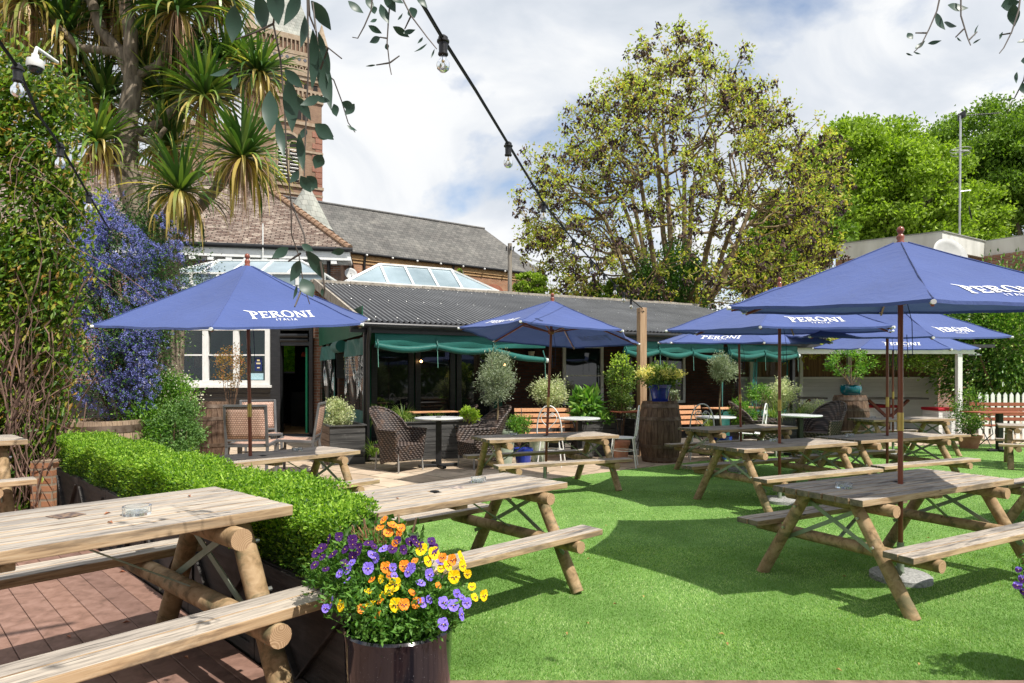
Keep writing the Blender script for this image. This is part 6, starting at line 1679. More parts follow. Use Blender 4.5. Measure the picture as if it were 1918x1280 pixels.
# ================================================================ festoon lights
CABLE = simple('black_cable', (.012, .012, .013), None, 5, .45)
def catenary(P, Q, sag, n=14):
    P, Q = Vector(P), Vector(Q); return [P.lerp(Q, i / n) - Vector((0, 0, sag * 4 * (i / n) * (1 - i / n))) for i in range(n + 1)]
def festoon(label, pts, bulbs):
    o = empty('string_lights', pts[0], 0, label, 'string lights', 'festoon bulb strings above the garden')
    ox = Vector(pts[0])
    m = MB(); m.tube([Vector(p) - ox for p in pts], .0065, 6); m.tube([Vector(p) - ox + Vector((.006, 0, .007)) for p in pts], .004, 5); m.build('cable', CABLE, o)
    for b in bulbs:
        b = Vector(b) - ox
        m = MB(); m.lathe([(.012, .03), (.024, .02), (.024, .008), (.031, .004), (.031, -.004), (.022, -.008), (.021, -.055), (.025, -.058), (.025, -.066), (.018, -.072)], 14, b); h = m.build('lamp_holder', BLACKM, o, smooth=40)
        m = MB(); m.lathe([(.015, -.068), (.018, -.082), (.030, -.102), (.0325, -.118), (.029, -.136), (.016, -.148), (.001, -.151)], 16, b); m.build('bulb', GLASSM, h, smooth=True)
        m = MB(); m.lathe([(.014, -.07), (.013, -.088), (.004, -.094)], 10, b); m.tube([b + Vector((-.006, 0, -.09)), b + Vector((-.009, 0, -.118)), b + Vector((0, 0, -.125)), b + Vector((.009, 0, -.118)), b + Vector((.006, 0, -.09))], .0012, 4); m.build('filament_stem', MATS['brass'], h)
PTop = Vector((at(1202, 578, 13.3).x, 13.22, 2.98))
keyp = [at(700, -160, 2.45), at(785, 0, 2.85), at(830, 76, 3.2), at(890, 170, 3.75), at(952, 272, 4.5), at(1020, 385, 6.0), at(1075, 452, 7.9), at(1128, 510, 10.0), at(1168, 550, 11.8), PTop]
festoon('string of clear bulbs sweeping from the top centre down to the timber post', keyp, [at(830, 78, 3.2), at(952, 274, 4.5), at(1018, 384, 6.0), at(1074, 452, 7.9), at(1108, 492, 9.2), at(1132, 516, 10.2), at(1152, 536, 11.0), at(1168, 551, 11.8), at(1182, 564, 12.4)])
keyl = [at(-60, -20, 3.0), at(0, 82, 3.3), at(33, 128, 3.5), at(70, 215, 4.0), at(113, 275, 4.6), at(165, 365, 5.6), at(205, 432, 7.2)]
festoon('string of clear bulbs running down across the creeper at the left', keyl, [at(33, 130, 3.5), at(113, 276, 4.6), at(166, 366, 5.6)])
pr_ = [sh(x, -.33, 2.66 + .0) for x in (0.2, 1.6, 3.0, 4.4, 5.8, 7.2, 8.6, 10.0, 11.2)]

# unseen tree belt added behind the camera for window reflections and a darker terrace
p, d = clumps(44000, 330, (14, -17, 3.2), (32, 2.0, 3.6), .6, .2)
w_ = leaves('added_tree_belt', p, rdir(44000, .2), rng.uniform(.25, .45, 44000), rng.uniform(.2, .3, 44000), LIMED, None)
tag(w_, 'unseen belt of trees added behind the camera to darken the terrace', 'trees', kind='stuff') # added trees, out of view
# ================================================================ terrace furniture
def wickermat():
    m, nt, out = nodes_of('dark_wicker')
    v = coords(nt, 'Object')
    def wv(direction, sc):
        w = NN(nt, 'ShaderNodeTexWave', wave_type='BANDS', bands_direction=direction); w.inputs['Scale'].default_value = sc; w.inputs['Distortion'].default_value = .6; w.inputs['Detail'].default_value = 1
        nt.links.new(v, w.inputs['Vector']); return w.outputs['Fac']
    a, b = wv('Z', 10), wv('DIAGONAL', 8)
    mu = NN(nt, 'ShaderNodeMath', operation='MULTIPLY'); nt.links.new(a, mu.inputs[0]); nt.links.new(b, mu.inputs[1])
    g = noise(nt, v, 9, 4)
    col = ramp(nt, mu.outputs[0], [(.05, (.018, .013, .012)), (.5, (.10, .075, .065)), (1, (.22, .18, .16))])
    col = mixc(nt, col, (.16, .09, .055), ramp(nt, g, [(.5, (0, 0, 0)), (.7, (.5,) * 3)]))
    pbr(nt, out, col, .5, 0, .4, bump(nt, mu.outputs[0], .9, .01))
    MATS['dark_wicker'] = m
    return m
WICK = wickermat()
LEGG = simple('grey_chair_leg', (.26, .25, .24), (.4, .39, .37), 6, .45, .3)
def make_wicker():
    o = empty('wicker_armchair')
    # plan: U open to +x ; s from -1 (right arm front) to 1 (left arm front)
    def top(s):
        z = .66 + .34 * max(0, 1 - (abs(s) / .62) ** 2.2) ** .8
        if abs(s) > .62: z = .66 - .02 * (abs(s) - .62)
        return z
    def P(s, v):
        a = s * PI * .5
        arm = max(0, abs(s) - .55) / .45
        rx = -.30 * math.cos(a) if arm == 0 else -.30 * math.cos(.55 * PI / 2)
        x = -.30 * math.cos(min(1, abs(s) / .78) * PI / 2) + (abs(s) > .78) * (abs(s) - .78) / .22 * .30
        y = .31 * math.sin(min(1, abs(s) / .78) * PI / 2) * (1 if s > 0 else -1)
        zt_ = top(s); z = .14 + (zt_ - .14) * v + (1 - v) * .07 * math.cos(s * PI * 2) * .5
        fl = max(0, z - .42)
        x -= .42 * fl * math.cos(min(1, abs(s) / .78) * PI / 2); y += (1 if s > 0 else -1) * .12 * fl * abs(math.sin(a))
        sh_ = 1 - .10 * (1 - v) ** 2
        return (x * sh_, y * sh_, z)
    m = MB(); m.sheet(lambda u, v: P(u * 2 - 1, v), 44, 12); m.build('backrest', WICK, o, smooth=True, solid=.022)
    m = MB(); m.tube([P(-1 + 2 * i / 44, 1) for i in range(45)], .023, 10); m.build('top_rim', WICK, o, smooth=True)
    m = MB(); m.box((0.01, 0, .40), (.56, .56, .06)); m.box((.285, 0, .29), (.02, .54, .20)); m.build('seat', WICK, o, bevel=.015)
    for x, y in ((.27, .26), (.27, -.26), (-.24, .24), (-.24, -.24)):
        l = MB(); l.tube([(x, y, .30), (x * 1.06, y * 1.06, 0)], .014, 8); l.build('leg', LEGG, o, smooth=True)
    return o
WC0 = make_wicker(); tag(WC0, 'x', 'armchair', 'dark wicker armchairs on the terrace')
def place(o, first, x, y, rz, label, scale=None, z=0):
    if first: o.location = (x, y, z); o.rotation_euler = (0, 0, rz); o['label'] = label; 
    if first and scale: o.scale = (scale,) * 3
    return o if first else copy_tree(o, None, (x, y, z), rz, label, scale)
place(WC0, True, -1.95, 11.15, R(-35), 'dark wicker armchair at the left of the round white table, back toward the planter', 1.06)
place(WC0, False, -.55, 11.55, R(212), 'dark wicker armchair at the right of the round white table', 1.06)
place(WC0, False, -1.25, 13.5, R(200), 'dark wicker armchair deep under the roof behind the grasses', 1.0)
place(WC0, False, 5.05, 13.3, R(-20), 'dark wicker armchair seen side-on left of the small white table at right', 1.08)
place(WC0, False, 6.38, 13.4, R(212), 'dark wicker armchair with sunlit woven back beside the second barrel', 1.08)
WTOP = simple('white_table_top', (.62, .64, .66), (.72, .73, .74), 5, .25, spec=.6)
def make_round(r=.40, h=.82):
    o = empty('round_table')
    m = MB(); m.lathe([(.001, h - .03), (r - .01, h - .03), (r, h - .02), (r, h - .006), (r - .006, h), (.001, h)], 40); m.build('tabletop', WTOP, o, smooth=40)
    m = MB(); m.box((0, 0, h / 2 - .01), (.09, .09, h - .05)); m.build('pedestal', BLACKM, o, bevel=.006)
    for a in (.4, .4 + PI / 2):
        m = MB(); m.bar((-.34 * math.cos(a), -.34 * math.sin(a), .03 if a < 1 else .035), (.34 * math.cos(a), .34 * math.sin(a), .03 if a < 1 else .035), .06, .045); m.build('foot', BLACKM, o, bevel=.008)
    return o
RT0 = make_round(); tag(RT0, 'x', 'table', 'round white-topped pedestal tables on the terrace')
place(RT0, True, -1.30, 11.55, 0, 'round white pedestal table between the two wicker armchairs at left', 1.07)
place(RT0, False, 1.28, 12.4, .3, 'round white pedestal table in front of the left orange bench', 1.0)
place(RT0, False, 4.10, 13.1, .6, 'round white pedestal table behind the big barrel and olive tree', .98)
place(RT0, False, 5.75, 13.0, .2, 'round white pedestal table between the two right wicker armchairs', 1.03)
m = MB(); m.box((0, 0, .006), (.09, .09, .012)); o = m.build('ashtray', simple('dark_ashtray', (.03, .03, .03), None, 4, .3), loc=(-1.30, 11.55, .82 * 1.07), bevel=.003); tag(o, 'small dark ashtray in the middle of the left round white table', 'ashtray')
# white scroll-backed bistro chairs
def make_bistro():
    o = empty('bistro_chair'); Wm = MATS['white_plastic']
    def mk(n, *tubes):
        m = MB()
        for pts, r in tubes: m.tube(pts, r, 6, cap=True)
        return m.build(n, Wm, o, smooth=True)
    m = MB(); m.lathe([(.001, .45), (.19, .45), (.20, .46), (.19, .47), (.001, .465)], 24); m.build('seat', Wm, o, smooth=40)
    hoop = [(-.19 - .10 * math.sin(t * PI) ** .5 * .6, .20 * math.cos(t * PI) * (1 if 0 < t < 1 else 1), .47 + .50 * math.sin(t * PI) ** .75) for t in [i / 20 for i in range(21)]]
    mk('back_hoop', (hoop, .011))
    heart = []
    for i in range(25):
        t = i / 24 * 2 * PI
        heart.append((-.235, .0075 * 16 * math.sin(t) ** 3 * 1.05, .74 + .0085 * (13 * math.cos(t) - 5 * math.cos(2 * t) - 2 * math.cos(3 * t) - math.cos(4 * t))))
    mk('heart_scroll', (heart, .007))
    for s in (-1, 1):
        sp = [(-.24, s * (.055 + .040 * (1 - i / 22) * math.cos(i / 22 * 3.2 * PI)), .82 + .040 * (1 - i / 22) * math.sin(i / 22 * 3.2 * PI)) for i in range(20)]
        mk('curl', (sp, .006))
    for x, y in ((.15, .13), (.15, -.13), (-.16, .14), (-.16, -.14)):
        mk('leg', ([(x, y, .46), (x * 1.15, y * 1.2, .25), (x * 1.35, y * 1.4, 0)], .011))
    mk('ring_stretcher', ([(.17 * math.cos(a), .17 * math.sin(a), .26) for a in [i * PI / 8 for i in range(17)]], .007))
    return o
BC0 = make_bistro(); tag(BC0, 'x', 'chair', 'white wrought iron bistro chairs')
place(BC0, True, .72, 11.75, R(75), 'white scroll-backed iron chair facing the left orange bench', 1.12)
place(BC0, False, 1.98, 11.6, R(165), 'white scroll-backed iron chair beside the terracotta pot, seen from the side', 1.12)
place(BC0, False, 3.65, 12.6, R(80), 'white scroll-backed iron chair behind the table next to the big barrel', 1.12)
place(BC0, False, 4.62, 12.6, R(150), 'white scroll-backed iron chair right of the olive tree stem, seen from the side', 1.12)
# orange slatted benches
ORW = woodmat('orange_oiled_wood', (.38, .16, .07), (.60, .30, .15), (.72, .42, .24), knots=False, bmp=.15)
BRW = woodmat('red_brown_oiled_wood', (.14, .04, .02), (.26, .08, .04), (.34, .12, .06), knots=False, bmp=.15)
def make_bench(W=1.25, wood=ORW, nm='slatted_bench'):
    o = empty(nm)
    for i in range(4):
        m = MB(); m.box((-.20 - .03 * i, 0, .58 + i * .105), (.022, W, .075), ry=R(-14)); m.build('back_slat', wood, o, bevel=.004)
    for i in range(5):
        m = MB(); m.box((-.12 + i * .085, 0, .46), (.07, W, .02)); m.build('seat_slat', wood, o, bevel=.004)
    for s in (-1, 1):
        y = s * (W / 2 - .14)
        m = MB(); m.tube([(-.30, y, .95), (-.16, y, .45), (.24, y, .44), (.28, y, .30), (-.22, y, 0)], .010, 6); m.tube([(-.16, y, .45), (.24, y, 0)], .010, 6); m.tube([(-.20, y, .66), (.05, y, .68), (.22, y, .60), (.24, y, .45)], .010, 6); m.build('side_frame', BLACKM, o, smooth=True)
    return o
SB0 = make_bench(); tag(SB0, 'x', 'bench', 'orange slatted folding benches')
place(SB0, True, .72, 13.05, R(-90) + .12, 'orange slatted bench behind the middle parasol pole', 1.03)
place(SB0, False, 3.62, 13.9, R(-90) + .3, 'orange slatted bench right of the big barrel', 1.05)
RB0 = make_bench(1.3, BRW, 'slatted_bench'); tag(RB0, 'red-brown slatted bench in front of the picket fence at the right edge', 'bench'); RB0.location = (11.4, 14.9, 0); RB0.rotation_euler = (0, 0, R(-90) - .1); RB0.scale = (1.08,) * 3
# oblong orange table under the roof, small red-brown tables
def simple_table(x, y, rz, L, Wd, h, wood, label, legs='cross', group=None):
    o = empty('slatted_table', (x, y, 0), rz, label, 'table', group)
    m = MB()
    for i in range(6): m.box((0, -Wd / 2 + Wd * (i + .5) / 6, h - .012), (L, Wd / 6 - .008, .022))
    m.build('tabletop', wood, o, bevel=.003)
    if legs == 'cross':
        for s in (-1, 1):
            m = MB(); m.tube([(s * L * .4, -Wd * .4, h - .02), (s * L * .35, Wd * .4, 0)], .011, 6); m.tube([(s * L * .4, Wd * .4, h - .02), (s * L * .35, -Wd * .4, 0)], .011, 6); m.build('leg_frame', BLACKM, o)
    else:
        m = MB(); m.box((0, 0, h / 2), (.10, .10, h - .03)); m.box((0, 0, .03), (.5, .07, .05)); m.box((0, 0, .032), (.07, .5, .05)); m.build('pedestal', BLACKM, o, bevel=.005)
    return o
simple_table(-1.65, 13.35, .45, .95, .6, .90, ORW, 'orange wooden table under the roof behind the grass planter')
simple_table(5.9 - .9, 14.6, .45, 1.4, .6, .92, ORW, 'orange wooden table in the terrace behind the right olive tree')
simple_table(2.32, 12.9, .3, .62, .5, .92, BRW, 'small red-brown folding table between the tall evergreen and the timber post')
simple_table(10.4, 13.9, .05, 1.25, .7, .86, BRW, 'red-brown wooden table on a black post in front of the rose by the fence', 'ped')
# woven mesh chairs by the door
MESH, nt, out = nodes_of('pink_beige_woven_mesh')
_v = coords(nt, 'Object', (1, 1, 1)); _b = NN(nt, 'ShaderNodeTexBrick'); _b.inputs['Scale'].default_value = 1; _b.inputs['Brick Width'].default_value = .030; _b.inputs['Row Height'].default_value = .022; _b.inputs['Mortar Size'].default_value = .0028
_b.inputs['Color1'].default_value = (.55, .35, .27, 1); _b.inputs['Color2'].default_value = (.64, .44, .35, 1); _b.inputs['Mortar'].default_value = (.16, .085, .06, 1)
_s = NN(nt, 'ShaderNodeSeparateXYZ'); nt.links.new(_v, _s.inputs[0]); _c = NN(nt, 'ShaderNodeCombineXYZ'); _a = NN(nt, 'ShaderNodeMath', operation='ADD'); nt.links.new(_s.outputs[0], _a.inputs[0]); nt.links.new(_s.outputs[2], _a.inputs[1]); nt.links.new(_s.outputs[1], _c.inputs[0]); nt.links.new(_a.outputs[0], _c.inputs[1]); nt.links.new(_c.outputs[0], _b.inputs['Vector'])
pbr(nt, out, _b.outputs['Color'], .6, 0, .3, bump(nt, _b.outputs['Fac'], -.6, .004))
GREYF = simple('grey_metal_frame', (.12, .12, .125), (.18, .18, .185), 5, .45, .3)
def make_mesh_chair():
    o = empty('woven_chair')
    def fr(nm, *bars):
        m = MB()
        for a, b, w, t in bars: m.bar(a, b, w, t)
        return m.build(nm, GREYF, o, bevel=.003)
    B = [(-.23, .0, .47), (-.31, 0, .93)]
    fr('back_frame', ((-.235, -.25, 0.42), (-.315, -.25, .95), .035, .03), ((-.235, .25, .42), (-.315, .25, .95), .035, .03), ((-.318, -.25, .94), (-.318, .25, .94), .03, .03), ((-.245, -.25, .50), (-.245, .25, .50), .03, .025))
    m = MB(); m.sheet(lambda u, v: (-.252 - .062 * v - .012 * math.sin(v * PI), -.235 + .47 * u, .51 + .42 * v), 6, 6); m.build('backrest', MESH, o, smooth=True, solid=.008)
    fr('seat_frame', ((-.22, -.25, .43), (.24, -.25, .45), .035, .035), ((-.22, .25, .43), (.24, .25, .45), .035, .035), ((.24, -.25, .45), (.24, .25, .45), .035, .035), ((-.22, -.25, .43), (-.22, .25, .43), .035, .035))
    m = MB(); m.sheet(lambda u, v: (-.21 + .45 * v, -.235 + .47 * u, .452 - .012 * math.sin(u * PI) - .015 * math.sin(v * PI) + .02 * v), 6, 8); m.build('seat', MESH, o, smooth=True, solid=.008)
    for y in (-.25, .25):
        m = MB(); m.bar((.235, y, .45), (.25, y, 0), .034, .034); m.build('leg', GREYF, o, bevel=.003)
        m = MB(); m.bar((-.225, y, .44), (-.29, y, 0), .034, .034); m.build('leg', GREYF, o, bevel=.003)
    fr('stretcher', ((-.24, -.25, .30), (-.24, .25, .30), .03, .02), ((.245, -.25, .30), (.245, .25, .30), .03, .02))
    m = MB(); m.box((-.258, 0, .30), (.004, .05, .022)); m.build('maker_plate', STEEL, o)
    return o
MC0 = make_mesh_chair(); tag(MC0, 'x', 'chair', 'beige woven chairs by the pub door')
place(MC0, True, -4.12, 10.35, R(95), 'beige woven chair seen square from behind, nearest the barrel by the boarding', 1.22)
place(MC0, False, -4.62, 12.0, R(-60), 'beige woven chair partly hidden behind the barrel and the nearer woven chair', 1.22)
place(MC0, False, -3.60, 11.0, R(187), 'beige woven chair seen side-on in front of the pub doorway', 1.22)
# barrels
def barrel(x, y, r0, r1, h, label, wood, n=22):
    o = empty('oak_barrel', (x, y, 0), random.uniform(0, 1), label, 'barrel', 'old oak barrels used as tables'); stave_barrel(r0, r1, h, o, ((.06, .03), (.27, .032), (.72, .032), (.93, .035)), n, True, wood); return o
BX = at(1236, 700, 12.35).x
barrel(BX, 12.35, .325, .40, 1.14, 'big dark oak barrel beside the timber post with a blue pot on it', OAK)
bx2 = at(1592, 700, 15.3).x
barrel(bx2, 15.3, .34, .42, 1.18, 'dark oak barrel with pale hoops carrying the teal bowl of a small tree', OAK)
barrel(at(398, 700, 12.6).x, 12.6, .28, .35, 1.12, 'weathered oak barrel with rusty hoops under the black boarding by the woven chairs', OAK)
def pot(x, y, z, r, h, mat, label, prof='bowl', nm='glazed_pot', cat='plant pot', tiltx=0):
    o = empty(nm, (x, y, z), 0, label, cat, 'plant pots on the terrace')
    m = MB()
    if prof == 'tall': pr = [(.001, 0), (r * .66, 0), (r * .74, h * .15), (r * .90, h * .6), (r * .95, h * .90), (r * 1.02, h * .93), (r * 1.02, h), (r * .92, h), (r * .88, h * .85), (.001, h * .84)]
    elif prof == 'bowl': pr = [(.001, 0), (r * .6, 0), (r * .68, h * .04), (r * .95, h * .35), (r * 1.0, h * .7), (r * .93, h * .93), (r * 1.0, h), (r * .9, h), (r * .85, h * .85), (.001, h * .84)]
    else: pr = [(.001, 0), (r * .70, 0), (r * .92, h * .80), (r * .94, h * .80), (r * 1.05, h * .82), (r * 1.06, h), (r * .94, h), (r * .90, h * .85), (.001, h * .84)]
    m.lathe(pr, 32); m.build('pot_body', mat, o, smooth=45)
    m = MB(); m.lathe([(r * .9, h * .86), (.001, h * .88)], 18); m.build('soil', SOIL, o)
    return o
BLUEG = simple('cobalt_glaze', (.008, .02, .20), (.02, .05, .34), 4, .08, spec=.6, coat=.6)
TEALG = simple('teal_glaze', (.0, .09, .12), (.01, .16, .19), 4, .08, spec=.6, coat=.6)
TERRA = simple('terracotta', (.42, .17, .10), (.56, .27, .17), 5, .8, dirt=((.6, .45, .36), 5, .6, .4))
PALEG = simple('pale_green_glaze', (.36, .44, .33), (.52, .58, .46), 3, .2, coat=.3)
pot(BX, 12.35, 1.11, .21, .34, BLUEG, 'cobalt blue glazed pot on top of the big barrel', 'rim')
pot(bx2 + .02, 15.3, 1.15, .235, .27, TEALG, 'teal glazed bowl on the second barrel', 'bowl')
pot(at(1163, 700, 12.2).x, 12.2, 0, .165, .40, TERRA, 'terracotta pot standing by the side-on white chair', 'rim', 'terracotta_pot')
pot(at(945, 700, 11.9).x, 11.9, 0, .20, .62, PALEG, 'tall pale green glazed pot holding the left olive tree', 'tall')
pot(at(980, 700, 11.5).x, 11.5, 0, .17, .34, BLUEG, 'cobalt blue pot on the ground behind the middle table', 'rim')
pot(at(1012, 700, 11.7).x, 12.3, 0, .20, .5, PALEG, 'pale green pot of mixed bedding under the left orange bench end', 'tall')
pot(at(1350, 700, 12.6).x, 12.6, 0, .20, .45, BLUEG, 'cobalt blue pot at the foot of the right olive tree', 'rim')
pot(at(1815, 700, 14.6).x, 14.6, 0, .24, .30, TERRA, 'low terracotta pot of the rose beside the shelter corner post', 'rim', 'terracotta_pot')
# planters
pot(2.83, 3.30, 0.01, .19, .44, GLAZE, 'dark glazed pot just outside the right edge of the lawn', 'tall')
c_ = (2.70, 3.24, .57)
pansy_plant('violet pansies peeping in at the right edge of the lawn', [tuple(at(x, y, 3.18)) for x, y in ((1908, 1068), (1915, 1085), (1906, 1098), (1916, 1108), (1925, 1075), (1935, 1090), (1930, 1060), (1945, 1100))], VIO, DKP, c_, (.17, .16, .09), 1500, (.017, .024), 'pansies in the pot at the right edge')
PLK = simple('dark_grey_plank', (.030, .030, .030), (.09, .088, .085), 3, .6, bmp=.3, stretch=(.5, .5, 6), dirt=((.22, .21, .20), 7, .60, .7))
PLKB = simple('brown_plank', (.12, .08, .055), (.22, .155, .115), 3, .7, bmp=.3, stretch=(.5, .5, 6))
def planter(x, y, rz, L, W, h, label, side=None):
    o = empty('plank_planter', (x, y, 0), rz, label, 'planter', 'dark plank planters along the terrace')
    n = 5
    for i in range(n):
        z = h * (i + .5) / n
        m = MB(); m.box((0, -W / 2, z), (L, .03, h / n - .008)); m.build('front_plank', PLK, o, bevel=.003)
        m = MB(); m.box((-L / 2 + .015, .016, z), (.03, W - .03, h / n - .008)); m.build('side_plank', side or PLK, o, bevel=.003)
        m = MB(); m.box((L / 2 - .015, .016, z), (.03, W - .03, h / n - .008)); m.build('side_plank', PLK, o, bevel=.003)
    m = MB(); m.box((0, W / 2, h / 2), (L, .03, h)); m.build('back_plank', PLK, o)
    m = MB(); m.box((0, -W / 2 - .01, h + .012), (L + .05, .07, .022)); m.box((0, W / 2, h + .012), (L + .05, .07, .022)); m.box((-L / 2, 0, h + .013), (.07, W - .08, .022)); m.box((L / 2, 0, h + .013), (.07, W - .08, .022)); m.build('rim_board', PLK, o)
    m = MB(); m.box((0, 0, h - .04), (L - .07, W - .05, .02)); m.build('soil', SOIL, o)
    return o
planter(-3.26, 12.37, .47, .64, 1.2, .70, 'square dark plank planter with a variegated shrub beside the pub door', PLKB)
planter(-1.35, 12.95, .40, 2.1, .5, .72, 'long dark plank planter of grasses behind the left wicker armchairs')
planter(1.75, 13.35, .35, .95, .5, .70, 'black plank planter of hostas left of the terracotta pot')
planter(.35, 13.9, .40, 1.5, .45, .66, 'dark plank planter behind the left orange bench')
planter(5.9, 14.5, .40, 2.2, .5, .70, 'dark plank planter with grasses between the right wicker armchairs')
planter(2.75, 13.6, .40, .8, .5, .72, 'dark plank planter directly behind the timber post')
# plants
VARI = leafmat('variegated_leaf', [(0, (.22, .30, .10)), (.5, (.50, .55, .30)), (1, (.72, .72, .50))], .45, .25, .4, (1, 1, .8))
OLIV = leafmat('olive_leaf', [(0, (.11, .14, .08)), (.5, (.27, .33, .21)), (1, (.50, .55, .42))], .5, .15)
HOST = leafmat('hosta_leaf', [(0, (.05, .14, .02)), (.6, (.14, .30, .05)), (1, (.35, .5, .12))], .35, .3)
CHART = leafmat('chartreuse_leaf', [(0, (.18, .30, .03)), (.6, (.38, .50, .06)), (1, (.5, .6, .15))], .4, .35)
LAVG = leafmat('evergreen_leaf', [(0, (.04, .09, .02)), (.6, (.12, .20, .04)), (1, (.28, .34, .09))], .4, .25)
def plant(name, label, px, py, Y, rx, ry, n, mat, sz, cat='plant', K=26, spread=.30, fl=None, stem=None, base=0, grp='potted plants on the terrace', shell=.35, wr=.5):
    c = at(px, py, Y); sx = rx / FPX * Y; sz_ = ry / FPX * Y
    o = empty(name, (c.x, Y, base), 0, label, cat, grp)
    p, d = clumps(n, K, (0, 0, c.z - base), (sx * .86, sx * .8, sz_ * .9), sx * spread * .5, shell)
    leaves('foliage', p, unit(d + np.array([0, 0, .3])), rng.uniform(sz[0], sz[1], n), rng.uniform(sz[0] * wr, sz[1] * wr, n), mat, o)
    m = MB(); z1 = c.z - base
    if stem:
        m.tube([(0, 0, 0), (stem[1], 0, z1 * .5), (0, 0, z1 - sz_ * .4)], [stem[0], stem[0] * .85, stem[0] * .6], 8)
    for k in range(9):
        a = random.uniform(0, 2 * PI); e = (math.cos(a) * sx * .7, math.sin(a) * sx * .6, z1 + random.uniform(-.3, .8) * sz_)
        zz = (z1 - sz_ * .7) if stem else 0
        m.tube([(0, 0, max(0, zz)), (e[0] * .5, e[1] * .5, (max(0, zz) + e[2]) / 2 + .02), e], [.008, .006, .003], 4, cap=False)
    m.build('stem', BARKL if stem else TWIG, o)
    if fl:
        nf, fm, fs, up = fl
        p, d = clumps(nf, K, (0, 0, z1 + sz_ * up), (sx, sx * .9, sz_ * .55), sx * .12, .6); leaves('flowers', p, d, fs, fs * .7, fm, o)
    return o
plant('olive_tree', 'grey-green ball-headed olive tree with a thin stem, right of the left wicker armchairs', 931, 707, 11.9, 37, 52, 7500, OLIV, (.035, .06), 'olive tree', 60, .34, stem=(.017, .02), base=.55, grp='standard olive trees', shell=.2, wr=.2)
plant('olive_tree', 'grey-green ball-headed olive tree with a leaning stem in front of the green curtains', 1352, 692, 12.6, 29, 27, 4500, OLIV, (.035, .06), 'olive tree', 46, .34, stem=(.019, -.05), base=.38, grp='standard olive trees', shell=.2, wr=.2)
plant('variegated_shrub', 'cream-variegated shrub above the left orange bench', 1027, 733, 13.9, 38, 28, 4500, VARI, (.035, .06), 'shrub', 40, .30, base=.6)
plant('variegated_shrub', 'cream-variegated shrub behind the right parasol poles', 1465, 738, 14.5, 34, 28, 3500, VARI, (.035, .06), 'shrub', 36, .30, base=.6)
plant('variegated_shrub', 'upright pale variegated shrub in the square planter by the door', 634, 777, 12.1, 28, 30, 2600, VARI, (.03, .055), 'shrub', 30, .35, base=.6)
plant('evergreen_shrub', 'tall narrow evergreen with yellow tips left of the timber post', 1163, 720, 13.1, 27, 56, 4200, LAVG, (.03, .055), 'shrub', 60, .35, fl=(350, CHART, .05, .5), base=.0)
plant('pieris_shrub', 'yellow-flowering shrub in the cobalt pot on the big barrel', 1236, 706, 12.35, 38, 16, 1500, LAVG, (.06, .10), 'shrub', 24, .34, fl=(2600, leafmat('primrose_flower', [(0, (.55, .50, .12)), (1, (.80, .76, .35))], .6, .3, .2, (1, 1, .7)), .035, .35), base=1.42, wr=.4)
plant('small_tree', 'loose little tree with fine leaves in the teal bowl', 1594, 680, 15.3, 46, 30, 1100, BUSHG, (.045, .08), 'tree', 30, .20, base=1.38, shell=.6)
plant('hosta', 'hosta clump with big upright leaves in the black planter', 1098, 762, 13.3, 30, 24, 300, HOST, (.18, .32), 'plant', 14, .30, base=.62, wr=.35)
plant('hosta', 'low bright green leaves at the right end of the hosta planter', 1130, 782, 13.2, 22, 10, 500, HOST, (.07, .12), 'plant', 14, .30, base=.62, wr=.3)
plant('chartreuse_shrub', 'bright yellow-green shrub at the right end of the grass planter', 882, 776, 12.6, 18, 13, 900, CHART, (.045, .07), 'shrub', 16, .30, base=.6)
plant('small_shrub', 'rounded green shrub growing in front of the left orange bench', 972, 797, 11.9, 26, 18, 1800, BUSHG, (.03, .05), 'shrub', 26, .30, base=.3)
plant('small_shrub', 'grey-green plant low at the left of the side-on white chair', 1185, 775, 13.6, 20, 14, 900, OLIV, (.03, .05), 'shrub', 16, .30, base=.62)
plant('small_shrub', 'dark green shrub behind the white chairs at right', 1392, 775, 13.4, 26, 30, 2600, BUSHG, (.03, .05), 'shrub', 30, .30, base=.0)
plant('small_shrub', 'green shrub at the corner of the right plank planter', 1422, 735, 14.4, 26, 18, 1200, BUSHG, (.03, .06), 'shrub', 18, .30, base=.6)
plant('small_shrub', 'green flowering plant beside the right barrel chair', 1530, 765, 14.8, 26, 12, 1100, VARI, (.03, .06), 'shrub', 18, .30, base=.0)
plant('rose_bush', 'tall thin rose bush in the low terracotta pot by the shelter post', 1815, 775, 14.6, 30, 52, 2000, CLIMB, (.04, .07), 'shrub', 46, .34, base=.2, shell=.25)
plant('small_shrub', 'sprig beside the barrel top', 1262, 742, 12.9, 12, 14, 500, OLIV, (.03, .05), 'shrub', 12, .34, base=.7)
plant('wispy_shrub', 'wispy bronze-leafed shrub in front of the white window', 432, 690, 13.5, 30, 40, 1100, leafmat('copper_leaf', [(0, (.14, .12, .03)), (.5, (.30, .20, .06)), (1, (.42, .16, .07))], .5, .3), (.03, .055), 'shrub', 46, .34, base=.6)
